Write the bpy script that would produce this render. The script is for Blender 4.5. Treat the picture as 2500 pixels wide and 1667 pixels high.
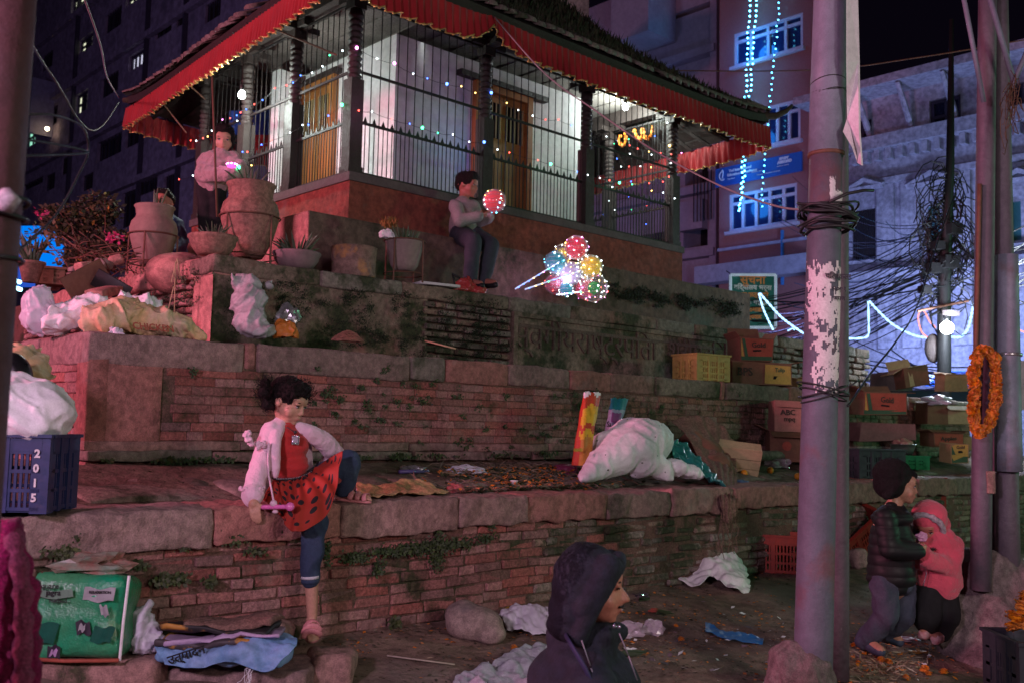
import bpy, bmesh, math, random
from math import sin, cos, pi, radians, sqrt, atan2
from mathutils import Vector, Matrix, noise as mnoise
R = random.Random(7)
for _o in list(bpy.data.objects):
    bpy.data.objects.remove(_o)
SC = bpy.context.scene
COL = SC.collection
# ---------------------------------------------------------------- camera
CAMZ = 1.25
PITCH, ROLL = radians(5.05), radians(1.2)
F = 2431.0                       # focal length in photograph pixels (35 mm lens)
_r0 = Vector((1, 0, 0)); _u0 = Vector((0, -sin(PITCH), cos(PITCH))); FW = Vector((0, cos(PITCH), sin(PITCH)))
CR = cos(ROLL) * _r0 + sin(ROLL) * _u0
CU = -sin(ROLL) * _r0 + cos(ROLL) * _u0
CAM = Vector((0, 0, CAMZ))
cam_d = bpy.data.cameras.new('camera')
cam_d.lens = 35.0; cam_d.sensor_width = 36.0; cam_d.clip_start = 0.05; cam_d.clip_end = 400
cam_d.dof.use_dof = True; cam_d.dof.focus_distance = 5.0; cam_d.dof.aperture_fstop = 4.8
cam_o = bpy.data.objects.new('camera', cam_d); COL.objects.link(cam_o)
m3 = Matrix((CR, CU, -FW)).transposed()
cam_o.matrix_world = Matrix.Translation(CAM) @ m3.to_4x4()
SC.camera = cam_o
# ---------------------------------------------------------------- night sky, exposure
wd = bpy.data.worlds.new('World'); SC.world = wd; wd.use_nodes = True
_bg = wd.node_tree.nodes['Background']
_bg.inputs['Color'].default_value = (0.16, 0.10, 0.28, 1)
_bg.inputs['Strength'].default_value = 0.012
SC.view_settings.view_transform = 'Standard'; SC.view_settings.look = 'None'
SC.view_settings.exposure = 0.02; SC.view_settings.gamma = 1.0
try: SC.view_settings.use_curve_mapping = False
except Exception: pass
SC.cycles.use_denoising = True
SC.cycles.max_bounces = 5; SC.cycles.diffuse_bounces = 2; SC.cycles.glossy_bounces = 2
SC.cycles.transmission_bounces = 4; SC.cycles.transparent_max_bounces = 12
SC.cycles.sample_clamp_indirect = 3.0; SC.cycles.caustics_reflective = False; SC.cycles.caustics_refractive = False
# ---------------------------------------------------------------- lamps of the square
def lamp(kind, name, loc, col, power, size=0.1, target=None, spread=None, spot=None, blend=.6, sizey=None):
    l = bpy.data.lights.new(name, kind); l.color = col; l.energy = power
    if kind == 'AREA':
        l.size = size
        if sizey: l.shape = 'RECTANGLE'; l.size_y = sizey
        if spread: l.spread = radians(spread)
    elif kind in ('POINT', 'SPOT'): l.shadow_soft_size = size
    if spot: l.spot_size = radians(spot); l.spot_blend = blend
    o = bpy.data.objects.new(name, l); COL.objects.link(o); o.location = loc
    if target is not None:
        o.rotation_euler = (Vector(target) - Vector(loc)).to_track_quat('-Z', 'Y').to_euler()
    return o
LAMPS = []
# neon shop fronts and street lamps of the square behind and beside the photographer
lamp('AREA', 'pink_shopfront_light', (-11.0, 1.0, 4.4), (1.0, .30, .46), 1250, 1.6, (-1.5, 8.0, 2.0), sizey=1.2)
lamp('AREA', 'stall_lamp_light', (-2.4, -.6, 2.5), (.98, .64, .92), 135, .55, (-.6, 5.0, .9), sizey=.4)
lamp('AREA', 'street_lamp_light', (4.0, -5.5, 4.2), (1.0, .80, .76), 105, .8, (3.0, 8.0, 1.0))
lamp('AREA', 'fruit_stall_light', (3.4, .4, 2.3), (1.0, .82, .80), 75, .5, (3.0, 7.0, .8))
lamp('AREA', 'green_sign_light', (15.5, 7.5, 3.6), (.30, 1.0, .55), 260, 1.6, (4.0, 8.5, 1.2), sizey=.9)
lamp('AREA', 'violet_sign_light', (-20.0, 14.0, 7.0), (.50, .45, 1.0), 700, 4.0, (-14.0, 38.0, 8.0), sizey=2)
# ---------------------------------------------------------------- frames of the place
UX = Vector((.731, .682, 0)); VX = Vector((-.682, .731, 0)); NX = -VX      # along the terraces, into the terraces
A0 = Vector((-.81, 4.91, 0)); ZZ = Vector((0, 0, 1))
def W(t, w, z=0.0): return A0 + UX * t + VX * w + ZZ * z
def ray(px, py): return (CR * (px - 1250) - CU * (py - 833.5) + FW * F)
def D(px, py, Y):
    d = ray(px, py); return CAM + d * (Y / d.y)
def onpl(px, py, p0, nrm):
    d = ray(px, py); return CAM + d * ((p0 - CAM).dot(nrm) / d.dot(nrm))
def onw(px, py, w): return onpl(px, py, W(0, w), VX)
def ont(px, py, t): return onpl(px, py, W(t, 0), UX)
def onz(px, py, z): return onpl(px, py, Vector((0, 0, z)), ZZ)
def tw(p): q = p - A0; return q.dot(UX), q.dot(VX)
def gz(p):                       # height of the dirt ground
    s = -(p - A0).dot(VX)
    b = .25 - .13 * min(max(s, -0.3), 4.3)
    return b + .018 * mnoise.noise(Vector((p.x * 1.7, p.y * 1.7, 0))) + .008 * mnoise.noise(Vector((p.x * 6, p.y * 6, 3)))
def ong(px, py):
    z = .1
    for _ in range(12):
        p = onz(px, py, z); z = z * .4 + gz(p) * .6
    return Vector((p.x, p.y, gz(p)))
AXU = atan2(UX.y, UX.x)          # heading of the terrace fronts
# ---------------------------------------------------------------- naming and linking
def tag(o, label=None, cat=None, group=None, kind=None):
    if label: o['label'] = label
    if cat: o['category'] = cat
    if group: o['group'] = group
    if kind: o['kind'] = kind
    return o
def thing(name, label, cat, loc=(0, 0, 0), rz=0, group=None, rot=None):
    o = bpy.data.objects.new(name, None); COL.objects.link(o); o.location = loc
    o.rotation_euler = rot if rot else (0, 0, rz); o.empty_display_size = .1
    return tag(o, label, cat, group)
class MB:
    def __init__(s): s.v = []; s.f = []; s.mi = []; s.sm = []; s.cur = 0; s.smooth = False; s.M = None
    def add(s, vs, fs):
        b = len(s.v)
        if s.M is not None: vs = [s.M @ Vector(q) for q in vs]
        s.v.extend([tuple(q) for q in vs])
        for f in fs: s.f.append(tuple(i + b for i in f)); s.mi.append(s.cur); s.sm.append(s.smooth)
    def box(s, c, size, rz=0, M=None):
        x, y, z = [q / 2 for q in size]
        vs = [Vector((a * x, b * y, d * z)) for d in (-1, 1) for b in (-1, 1) for a in (-1, 1)]
        if M is not None: vs = [M @ q for q in vs]
        elif rz: r = Matrix.Rotation(rz, 3, 'Z'); vs = [r @ q for q in vs]
        c = Vector(c); s.add([q + c for q in vs], [(0, 2, 3, 1), (4, 5, 7, 6), (0, 1, 5, 4), (1, 3, 7, 5), (3, 2, 6, 7), (2, 0, 4, 6)])
    def boxtw(s, t0, t1, w0, w1, z0, z1):
        s.add([W(t, w, z) for z in (z0, z1) for w in (w0, w1) for t in (t0, t1)], [(0, 2, 3, 1), (4, 5, 7, 6), (0, 1, 5, 4), (1, 3, 7, 5), (3, 2, 6, 7), (2, 0, 4, 6)])
    def quad(s, a, b, c, d): s.add([a, b, c, d], [(0, 1, 2, 3)])
    def tube(s, pts, r, n=8, cap=True, flat=1.0):
        pts = [Vector(p) for p in pts]; m = len(pts)
        rr = r if isinstance(r, (list, tuple)) else [r] * m
        vs = []; prev = None
        for i, p in enumerate(pts):
            t = (pts[min(i + 1, m - 1)] - pts[max(i - 1, 0)])
            if t.length < 1e-9: t = Vector((0, 0, 1))
            t.normalize()
            if prev is None:
                a = Vector((0, 0, 1)) if abs(t.z) < .9 else Vector((1, 0, 0))
            else: a = prev
            x = (a - t * a.dot(t)); x.normalize(); prev = x; y = t.cross(x)
            for k in range(n):
                an = 2 * pi * k / n; vs.append(p + (x * cos(an) + y * sin(an) * flat) * rr[i])
        fs = [(i * n + k, i * n + (k + 1) % n, (i + 1) * n + (k + 1) % n, (i + 1) * n + k) for i in range(m - 1) for k in range(n)]
        if cap: fs.append(tuple(range(n - 1, -1, -1))); fs.append(tuple((m - 1) * n + k for k in range(n)))
        s.add(vs, fs)
    def lathe(s, prof, c=(0, 0, 0), n=24, cap=True, ax=None):
        c = Vector(c); vs = []
        for (r, z) in prof:
            for k in range(n):
                a = 2 * pi * k / n; vs.append(c + Vector((r * cos(a), r * sin(a), z)))
        m = len(prof)
        fs = [(i * n + k, i * n + (k + 1) % n, (i + 1) * n + (k + 1) % n, (i + 1) * n + k) for i in range(m - 1) for k in range(n)]
        if cap: fs.append(tuple(range(n - 1, -1, -1))); fs.append(tuple((m - 1) * n + k for k in range(n)))
        s.add(vs, fs)
    def ell(s, c, rad, R3=None, nu=14, nv=9):
        c = Vector(c)
        if not isinstance(rad, (tuple, list, Vector)): rad = (rad, rad, rad)
        if (nu, nv) in ((14, 9), (14, 10)) and max(rad) > .045: nu, nv = 30, 18
        vs = [Vector((0, 0, -rad[2]))]
        for j in range(1, nv):
            a = -pi / 2 + pi * j / nv
            for k in range(nu):
                b = 2 * pi * k / nu; vs.append(Vector((rad[0] * cos(a) * cos(b), rad[1] * cos(a) * sin(b), rad[2] * sin(a))))
        vs.append(Vector((0, 0, rad[2])))
        if R3 is not None: vs = [R3 @ q for q in vs]
        fs = [(0, 1 + (k + 1) % nu, 1 + k) for k in range(nu)]
        for j in range(nv - 2):
            for k in range(nu):
                a = 1 + j * nu; fs.append((a + k, a + (k + 1) % nu, a + nu + (k + 1) % nu, a + nu + k))
        l = len(vs) - 1; a = 1 + (nv - 2) * nu
        fs += [(a + k, a + (k + 1) % nu, l) for k in range(nu)]
        s.add([q + c for q in vs], fs)
    def cap(s, p0, r0, p1, r1, n=12):    # rounded cone
        p0 = Vector(p0); p1 = Vector(p1); d = (p1 - p0)
        if max(r0, r1) > .035: n = 30
        if d.length < 1e-6: return s.ell(p0, r0, nu=n)
        t = d.normalized()
        pts = [p0 - t * r0 * sin(a) for a in (1.5, 1.1, .6)] + [p0, p1] + [p1 + t * r1 * sin(a) for a in (.6, 1.1, 1.5)]
        rs = [r0 * cos(a) for a in (1.5, 1.1, .6)] + [r0, r1] + [r1 * cos(a) for a in (.6, 1.1, 1.5)]
        s.tube(pts, rs, n)
    def chain(s, pts, rs, n=12):
        for i in range(len(pts) - 1): s.cap(pts[i], rs[i], pts[i + 1], rs[i + 1], n)
    def mesh(s, name):
        me = bpy.data.meshes.new(name); me.from_pydata(s.v, [], s.f)
        me.polygons.foreach_set('use_smooth', s.sm)
        me.polygons.foreach_set('material_index', s.mi)
        me.validate(); me.update(); return me
def put(name, me, mats, parent=None, world=False, loc=None, kind=None):
    if not isinstance(mats, (list, tuple)): mats = [mats]
    for m in mats: me.materials.append(m)
    o = bpy.data.objects.new(name, me); COL.objects.link(o)
    if parent is not None:
        o.parent = parent
        if world:
            mw = Matrix.LocRotScale(parent.location, parent.rotation_euler, None)
            if parent.parent: mw = Matrix.LocRotScale(parent.parent.location, parent.parent.rotation_euler, None) @ mw
            me.transform(mw.inverted())
    if loc is not None: o.location = loc
    if kind: o['kind'] = kind
    return o
def part(name, mb, mats, parent=None, world=False, kind=None): return put(name, mb.mesh(name), mats, parent, world, kind=kind)
def single(name, mb, mats, label, cat, group=None, kind=None, base=None):
    """a thing that is one mesh built in world coordinates; its origin goes to its base"""
    me = mb.mesh(name) if isinstance(mb, MB) else mb
    if base is None:
        xs = [v.co for v in me.vertices]; b = Vector((sum(c.x for c in xs) / len(xs), sum(c.y for c in xs) / len(xs), min(c.z for c in xs)))
    else: b = Vector(base)
    me.transform(Matrix.Translation(-b))
    o = put(name, me, mats); o.location = b
    return tag(o, label, cat, group, kind)
def remesh(mb, voxel, smooth=4, disp=None, wr=None, dec=None):
    me = mb.mesh('t'); o = bpy.data.objects.new('t', me); COL.objects.link(o)
    m = o.modifiers.new('r', 'REMESH'); m.mode = 'VOXEL'; m.voxel_size = voxel; m.use_smooth_shade = True
    if smooth:
        sm = o.modifiers.new('s', 'SMOOTH'); sm.factor = .5; sm.iterations = smooth
    dg = bpy.context.evaluated_depsgraph_get(); dg.update()
    out = bpy.data.meshes.new_from_object(o.evaluated_get(dg), depsgraph=dg)
    bpy.data.objects.remove(o); bpy.data.meshes.remove(me)
    if disp or wr:
        nr = [v.normal.copy() for v in out.vertices]
        for v, q in zip(out.vertices, nr):
            a = 0; c = v.co
            if disp:
                amp, sc = disp[0], disp[1]; a += amp * mnoise.noise(c * sc)
                if len(disp) > 2: a += disp[2] * mnoise.noise(c * disp[3])
            if wr:        # wrinkles: ridged folds, direction vector scales
                amp, s3 = wr[:2]; k = Vector((c.x * s3[0], c.y * s3[1], c.z * s3[2]))
                k = k * (.62 if len(wr) > 2 else 1); k = k + Vector((1, 1, 1)) * .6 * mnoise.noise(k * .5 + Vector((5, 2, 1)))
                a += amp * (1 - 2.2 * abs(mnoise.noise(k)))
                if len(wr) > 2:
                    a -= amp * (1 - 2.2 * abs(mnoise.noise(k)))
                    for q1, q2 in ((1, 1), (1.9, .75), (3.7, .4)): rr_ = max(0, 1 - 3.2 * abs(mnoise.noise(k * q1 + Vector((q1, 7, 1))))); a += amp * .62 * q2 * (rr_ ** 2 * 1.9 - .5)
                if len(wr) > 9: a += amp * wr[2] * (1 - 2.2 * abs(mnoise.noise(k * 2.3 + Vector((3, 7, 1))))) + amp * wr[2] * .5 * (1 - 2.2 * abs(mnoise.noise(k * 5.1)))
            v.co = c + q * a
    out.polygons.foreach_set('use_smooth', [True] * len(out.polygons)); out.update()
    return out
def rbox(sx, sy, sz, r=.02, seg=(6, 2, 2), amp=0.0, sc=6.0, seed=0.0):
    """rounded, slightly uneven block"""
    mb = MB(); mb.smooth = True
    ctr = Vector((sx, sy, sz)) / 2
    def pt(i, j, k, nx, ny, nz):
        def q(i, n, L):
            if n <= 1: return -L / 2 if i == 0 else L / 2
            return -L / 2 if i == 0 else (L / 2 if i == n else -L / 2 + r * .6 + (L - 1.2 * r) * (i - 1) / max(1, n - 2))
        p = Vector((q(i, nx, sx), q(j, ny, sy), q(k, nz, sz)))
        inner = Vector([max(-(L / 2 - r), min(L / 2 - r, c)) for c, L in zip(p, (sx, sy, sz))])
        d = p - inner
        if d.length > 1e-9: p = inner + d.normalized() * r
        if amp:
            s = p * sc + Vector((seed, seed * 2.1, seed * .7)); p = p + Vector((mnoise.noise(s), mnoise.noise(s + Vector((9, 0, 0))), mnoise.noise(s + Vector((0, 9, 0))))) * amp
        return p
    nx, ny, nz = [n + 2 for n in seg]
    idx = {}; vs = []; fs = []
    def g(i, j, k):
        if (i, j, k) not in idx: idx[(i, j, k)] = len(vs); vs.append(pt(i, j, k, nx, ny, nz))
        return idx[(i, j, k)]
    for i in range(nx):
        for j in range(ny):
            fs.append((g(i, j, 0), g(i, j + 1, 0), g(i + 1, j + 1, 0), g(i + 1, j, 0))); fs.append((g(i, j, nz), g(i + 1, j, nz), g(i + 1, j + 1, nz), g(i, j + 1, nz)))
    for i in range(nx):
        for k in range(nz):
            fs.append((g(i, 0, k), g(i + 1, 0, k), g(i + 1, 0, k + 1), g(i, 0, k + 1))); fs.append((g(i, ny, k), g(i, ny, k + 1), g(i + 1, ny, k + 1), g(i + 1, ny, k)))
    for j in range(ny):
        for k in range(nz):
            fs.append((g(0, j, k), g(0, j, k + 1), g(0, j + 1, k + 1), g(0, j + 1, k))); fs.append((g(nx, j, k), g(nx, j + 1, k), g(nx, j + 1, k + 1), g(nx, j, k + 1)))
    mb.add(vs, fs); return mb
def text_mesh(s, size, depth=.002, bold=0.0, align='CENTER'):
    cu = bpy.data.curves.new('txt', 'FONT'); cu.body = s; cu.size = size; cu.extrude = depth; cu.align_x = align; cu.align_y = 'CENTER'; cu.offset = bold; cu.resolution_u = 2
    o = bpy.data.objects.new('txt', cu); COL.objects.link(o)
    dg = bpy.context.evaluated_depsgraph_get(); dg.update()
    me = bpy.data.meshes.new_from_object(o.evaluated_get(dg), depsgraph=dg)
    bpy.data.objects.remove(o); me.materials.clear(); return me
def lettering(s, size, mat_, parent, origin, right, up, depth=.002, bold=0, name='lettering', world=True, align='CENTER'):
    me = text_mesh(s, size, depth, bold, align)
    right = Vector(right).normalized(); up = Vector(up).normalized(); nn = right.cross(up)
    M = Matrix((right, up, nn)).transposed().to_4x4(); M.translation = Vector(origin)
    me.transform(M); return put(name, me, mat_, parent, world)
# ---------------------------------------------------------------- materials
_mc = {}
def mat(name, col, rough=.75, metal=0, col2=None, ns=6.0, nm=.6, bump=0.0, bs=50.0, moss=0.0, ms=2.2, rand=0.0, stain=None, ss=1.2, st=.55, spec=.4,
        trans=0.0, clear=0.0, emis=None, es=0.0, sheen=0.0, coat=0.0, weave=0.0, ior=1.45, aniso=None, tint=None, contrast=(.35, .65), detail=5.0):
    if name in _mc: return _mc[name]
    m = bpy.data.materials.new(name); m.use_nodes = True; nt = m.node_tree; N = nt.nodes; L = nt.links
    b = N['Principled BSDF']; b.inputs['Roughness'].default_value = rough; b.inputs['Metallic'].default_value = metal
    b.inputs['Specular IOR Level'].default_value = spec
    if sheen: b.inputs['Sheen Weight'].default_value = sheen
    if coat: b.inputs['Coat Weight'].default_value = coat; b.inputs['Coat Roughness'].default_value = .12
    geo = N.new('ShaderNodeNewGeometry')
    def nz(scale, det=detail, off=0.0, rough_=.6, vec=None):
        n = N.new('ShaderNodeTexNoise'); n.inputs['Scale'].default_value = scale; n.inputs['Detail'].default_value = det; n.inputs['Roughness'].default_value = rough_
        mp = N.new('ShaderNodeMapping'); mp.inputs['Location'].default_value = (off, off * 1.7, off * .3)
        if vec: mp.inputs['Scale'].default_value = vec
        L.new(geo.outputs['Position'], mp.inputs['Vector']); L.new(mp.outputs[0], n.inputs['Vector']); return n.outputs['Fac']
    def ramp(fac, a, bb, ca=0, cb=1):
        r = N.new('ShaderNodeMapRange'); r.inputs['From Min'].default_value = a; r.inputs['From Max'].default_value = bb
        r.inputs['To Min'].default_value = ca; r.inputs['To Max'].default_value = cb; L.new(fac, r.inputs['Value']); return r.outputs[0]
    def mix(fac, ca, cb):
        x = N.new('ShaderNodeMix'); x.data_type = 'RGBA'
        if isinstance(fac, (int, float)): x.inputs[0].default_value = fac
        else: L.new(fac, x.inputs[0])
        for i, c in ((6, ca), (7, cb)):
            if isinstance(c, (tuple, list)): x.inputs[i].default_value = (*c[:3], 1)
            else: L.new(c, x.inputs[i])
        return x.outputs[2]
    if col2 is None: col2 = tuple(c * .55 for c in col)
    c = mix(ramp(nz(ns, vec=aniso), contrast[0], contrast[1], 0, nm), col, col2) if nm else None
    if c is None: c = mix(0.0, col, col)
    gn = 0 if clear or sheen or trans else (1 if rough >= .84 and bump > .25 else .3)
    if nm and gn:
        for sc_, lo_, hi_ in ((ns * 7, .72, 1.25), (170, .80, 1.18)):
            gm_ = N.new('ShaderNodeMix'); gm_.data_type = 'RGBA'; gm_.blend_type = 'MULTIPLY'; gm_.inputs[0].default_value = 1; L.new(c, gm_.inputs[6]); L.new(ramp(nz(sc_, 3, 7.7), .36, .64, 1 - (1 - lo_) * gn, 1 + (hi_ - 1) * gn), gm_.inputs[7]); c = gm_.outputs[2]
    if rand:
        oi = N.new('ShaderNodeObjectInfo'); ad = N.new('ShaderNodeMath'); ad.operation = 'ADD'; L.new(oi.outputs['Random'], ad.inputs[0]); L.new(geo.outputs['Random Per Island'], ad.inputs[1])
        fr = N.new('ShaderNodeMath'); fr.operation = 'FRACT'; L.new(ad.outputs[0], fr.inputs[0])
        hs = N.new('ShaderNodeHueSaturation'); L.new(c, hs.inputs['Color'])
        L.new(ramp(fr.outputs[0], 0, 1, 1 - rand, 1 + rand * .8), hs.inputs['Value'])
        f2 = N.new('ShaderNodeMath'); f2.operation = 'MULTIPLY'; f2.inputs[1].default_value = 7.31; L.new(fr.outputs[0], f2.inputs[0])
        f3 = N.new('ShaderNodeMath'); f3.operation = 'FRACT'; L.new(f2.outputs[0], f3.inputs[0])
        L.new(ramp(f3.outputs[0], 0, 1, 1 - rand * .9, 1 + rand * .3), hs.inputs['Saturation']); c = hs.outputs[0]
    if stain: c = mix(ramp(nz(ss, 6, 4.3), st, st + .14, 0, .85), c, stain)
    if moss:
        mf = ramp(nz(ms, 8, 11.0, .7), .62 - moss * .3, .72 - moss * .3, 0, .9)
        c = mix(mf, c, mix(ramp(nz(40, 3), .4, .6), (.018, .026, .010), (.045, .055, .022)))
    L.new(c, b.inputs['Base Color'])
    rr = ramp(nz(ns * 2.3, 4, 2.0), .3, .7, max(0, rough - .10), min(1, rough + .10)); L.new(rr, b.inputs['Roughness'])
    if bump:
        bp = N.new('ShaderNodeBump'); bp.inputs['Strength'].default_value = min(1, bump); bp.inputs['Distance'].default_value = .012 * max(1, bump)
        ah = N.new('ShaderNodeMath'); ah.operation = 'MULTIPLY_ADD'; ah.inputs[1].default_value = 2.2; L.new(nz(bs * .3, 5, 1.0, .65), ah.inputs[0]); L.new(nz(bs, 6, 1.0, .7), ah.inputs[2]); h = ah.outputs[0]
        L.new(h, bp.inputs['Height']); L.new(bp.outputs[0], b.inputs['Normal'])
    if weave:
        wv = N.new('ShaderNodeTexWave'); wv.inputs['Scale'].default_value = weave; wv.inputs['Distortion'].default_value = .4; L.new(geo.outputs['Position'], wv.inputs['Vector'])
        b2 = N.new('ShaderNodeBump'); b2.inputs['Strength'].default_value = .35; b2.inputs['Distance'].default_value = .003; L.new(wv.outputs['Fac'], b2.inputs['Height'])
        if bump: L.new(bp.outputs[0], b2.inputs['Normal'])
        L.new(b2.outputs[0], b.inputs['Normal'])
    if emis: b.inputs['Emission Color'].default_value = (*emis, 1); b.inputs['Emission Strength'].default_value = es
    if emis and es: m.cycles.emission_sampling = 'NONE'
    if trans: b.inputs['Transmission Weight'].default_value = trans; b.inputs['IOR'].default_value = ior
    if clear:                       # thin see-through film
        tr = N.new('ShaderNodeBsdfTransparent'); tr.inputs['Color'].default_value = (*(tint or (1, 1, 1)), 1)
        ms_ = N.new('ShaderNodeMixShader'); lw = N.new('ShaderNodeLayerWeight'); lw.inputs['Blend'].default_value = .35
        f = ramp(lw.outputs['Facing'], 0, 1, 1 - clear, min(1, 1 - clear + .5))
        L.new(f, ms_.inputs[0]); L.new(tr.outputs[0], ms_.inputs[1]); L.new(b.outputs[0], ms_.inputs[2])
        out = N['Material Output']; L.new(ms_.outputs[0], out.inputs['Surface'])
    _mc[name] = m; return m
def glow(name, col, s, sample=False):
    if name in _mc: return _mc[name]
    m = bpy.data.materials.new(name); m.use_nodes = True; N = m.node_tree.nodes; N.remove(N['Principled BSDF'])
    e = N.new('ShaderNodeEmission'); e.inputs[0].default_value = (*col, 1); e.inputs[1].default_value = s
    m.node_tree.links.new(e.outputs[0], N['Material Output'].inputs[0])
    if not sample: m.cycles.emission_sampling = 'NONE'
    _mc[name] = m; return m
MT = {}
MT['brick'] = mat('old_brick', (.34, .125, .105), .88, ns=9, col2=(.21, .08, .07), bump=.7, bs=60, rand=.30, stain=(.30, .22, .18), ss=2.6, st=.58, moss=.18)
MT['brick_mossy'] = mat('mossy_rubble', (.30, .20, .16), .9, ns=9, col2=(.13, .10, .08), bump=.9, bs=45, rand=.45, stain=(.38, .25, .22), ss=3.1, st=.58, moss=.50, ms=3.0)
MT['coping'] = mat('coping_stone', (.33, .19, .165), .85, ns=3.5, col2=(.20, .12, .11), bump=.6, bs=70, rand=.22, stain=(.36, .30, .26), ss=2.1, st=.6, moss=.14)
MT['coping_grey'] = mat('grey_coping_stone', (.25, .20, .165), .88, ns=3.5, col2=(.14, .11, .09), bump=.7, bs=60, rand=.2, moss=.34)
MT['coping_red'] = mat('red_coping_stone', (.36, .145, .12), .86, ns=3.5, col2=(.25, .11, .095), bump=.6, bs=60, rand=.15, stain=(.33, .24, .22), ss=2.3, st=.6)
MT['mortar'] = mat('earth_mortar', (.19, .10, .08), .95, ns=12, bump=.8, bs=60, moss=.35)
MT['plaster_old'] = mat('weathered_plaster', (.27, .185, .145), .9, ns=4.0, col2=(.12, .09, .07), bump=.9, bs=26, moss=.52, ms=2.8, stain=(.25, .11, .085), ss=2.2, st=.54)
MT['plaster_pink'] = mat('pink_lime_plaster', (.52, .26, .22), .88, ns=2.4, col2=(.38, .17, .14), bump=.35, bs=30, stain=(.22, .17, .14), ss=2.7, st=.62)
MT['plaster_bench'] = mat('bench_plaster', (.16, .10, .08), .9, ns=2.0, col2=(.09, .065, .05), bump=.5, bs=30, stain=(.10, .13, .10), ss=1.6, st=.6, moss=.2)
MT['plaster_red'] = mat('red_limewash', (.25, .062, .042), .9, ns=2.4, col2=(.15, .045, .032), bump=.4, bs=34, stain=(.20, .12, .10), ss=2.4, st=.6)
MT['dirt'] = mat('trodden_dirt', (.25, .165, .125), .95, ns=1.6, col2=(.13, .085, .068), bump=1.0, bs=28, stain=(.30, .235, .20), ss=1.1, st=.52)
MT['terrace_dirt'] = mat('terrace_dirt', (.23, .165, .125), .95, ns=3.0, col2=(.095, .055, .045), bump=1.0, bs=40, moss=.3, stain=(.14, .06, .055), ss=1.8, st=.55)
MT['rock'] = mat('rock', (.33, .24, .21), .85, ns=4, col2=(.22, .16, .15), bump=.5, bs=40, stain=(.13, .11, .115), ss=3.2, st=.6)
MT['leaf_dark'] = mat('dark_leaf', (.035, .065, .02), .7, ns=20, col2=(.06, .08, .025), nm=.8, rand=.5)
MT['leaf_dry'] = mat('dry_leaf', (.20, .13, .06), .8, ns=20, rand=.5)
MT['leaf_aloe'] = mat('aloe_leaf', (.10, .13, .075), .55, ns=14, col2=(.06, .08, .045), rand=.3)
MT['wood_dark'] = mat('dark_carved_wood', (.04, .028, .026), .6, ns=12, col2=(.025, .018, .016), bump=.5, bs=50, aniso=(1, 1, .15))
MT['wood_door'] = mat('varnished_door_wood', (.42, .17, .045), .45, ns=10, col2=(.26, .10, .03), aniso=(1, 1, .12), bump=.2)
MT['white_wall'] = mat('white_limewash', (.80, .79, .80), .85, ns=2.0, col2=(.62, .59, .60), nm=.4, bump=.2, bs=20, stain=(.55, .50, .47), ss=1.9, st=.68)
MT['iron'] = mat('painted_iron', (.018, .018, .02), .55, metal=.2, ns=20, col2=(.035, .02, .016))
MT['rust'] = mat('rusty_iron', (.20, .09, .06), .7, metal=.2, ns=20, col2=(.10, .05, .04))
MT['terracotta'] = mat('terracotta', (.33, .165, .125), .85, ns=5, col2=(.20, .11, .09), bump=.3, bs=25, stain=(.25, .2, .15), ss=3.5, st=.57)
MT['red_cloth'] = mat('red_valance_cloth', (.36, .010, .014), .6, ns=5, col2=(.22, .006, .009), sheen=.3)
MT['gold'] = mat('gold_trim', (.75, .48, .16), .35, metal=.75, ns=30, col2=(.5, .3, .1))
MT['roof'] = mat('mossy_roof', (.075, .055, .042), .9, ns=4, col2=(.035, .028, .02), bump=.9, bs=14, moss=.5)
MT['tile'] = mat('grey_roof_tile', (.20, .165, .145), .85, ns=7, col2=(.11, .085, .075), rand=.3, bump=.4, moss=.25)
MT['pole'] = mat('galvanised_pole', (.24, .26, .33), .6, metal=.1, ns=3.0, col2=(.13, .14, .19), nm=.8, bump=.22, bs=35, stain=(.15, .09, .085), ss=3.3, st=.56, aniso=(1, 1, .3))
MT['pole_low'] = mat('grimy_lower_pole', (.125, .125, .165), .65, metal=.1, ns=2.6, col2=(.075, .07, .10), nm=.8, bump=.3, bs=35, stain=(.16, .07, .085), ss=3.0, st=.55, aniso=(1, 1, .25))
MT['pole_dark'] = mat('dark_steel_pole', (.15, .12, .15), .6, metal=.2, ns=4.0, col2=(.08, .06, .09), bump=.3, bs=40, aniso=(1, 1, .3))
MT['paper'] = mat('torn_paper', (.72, .66, .68), .9, ns=14, col2=(.50, .42, .44), nm=.4, stain=(.3, .24, .24), ss=26, st=.64)
MT['cement'] = mat('rough_cement', (.20, .155, .15), .95, ns=3.5, col2=(.10, .08, .08), bump=1.0, bs=22)
MT['cable'] = mat('black_cable', (.02, .02, .022), .5, nm=.2)
MT['cardboard'] = mat('cardboard', (.42, .26, .14), .85, ns=5, col2=(.30, .18, .10), bump=.15)
MT['card_dark'] = mat('brown_cardboard', (.24, .12, .075), .85, ns=5, col2=(.15, .07, .05), bump=.15)
MT['card_tan'] = mat('pale_cardboard', (.52, .42, .24), .85, ns=5, col2=(.40, .31, .18), bump=.15)
MT['sack_white'] = mat('white_woven_sack', (.90, .88, .90), .6, ns=3.5, col2=(.76, .72, .76), nm=.5, bump=.15, bs=90, stain=(.45, .38, .36), ss=7, st=.68)
MT['skin'] = mat('skin', (.52, .28, .20), .5, ns=12, col2=(.46, .23, .16), nm=.3, spec=.4)
MT['skin_dark'] = mat('weathered_skin', (.45, .18, .13), .5, ns=16, col2=(.36, .14, .10), nm=.4, bump=.08, bs=120)
MT['hair'] = mat('black_hair', (.008, .006, .006), .6, ns=60, col2=(.018, .013, .012), spec=.2, bump=.9, bs=140, aniso=(1, 1, .4))
MT['eye_dark'] = mat('eye', (.01, .008, .008), .15, nm=0)
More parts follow.
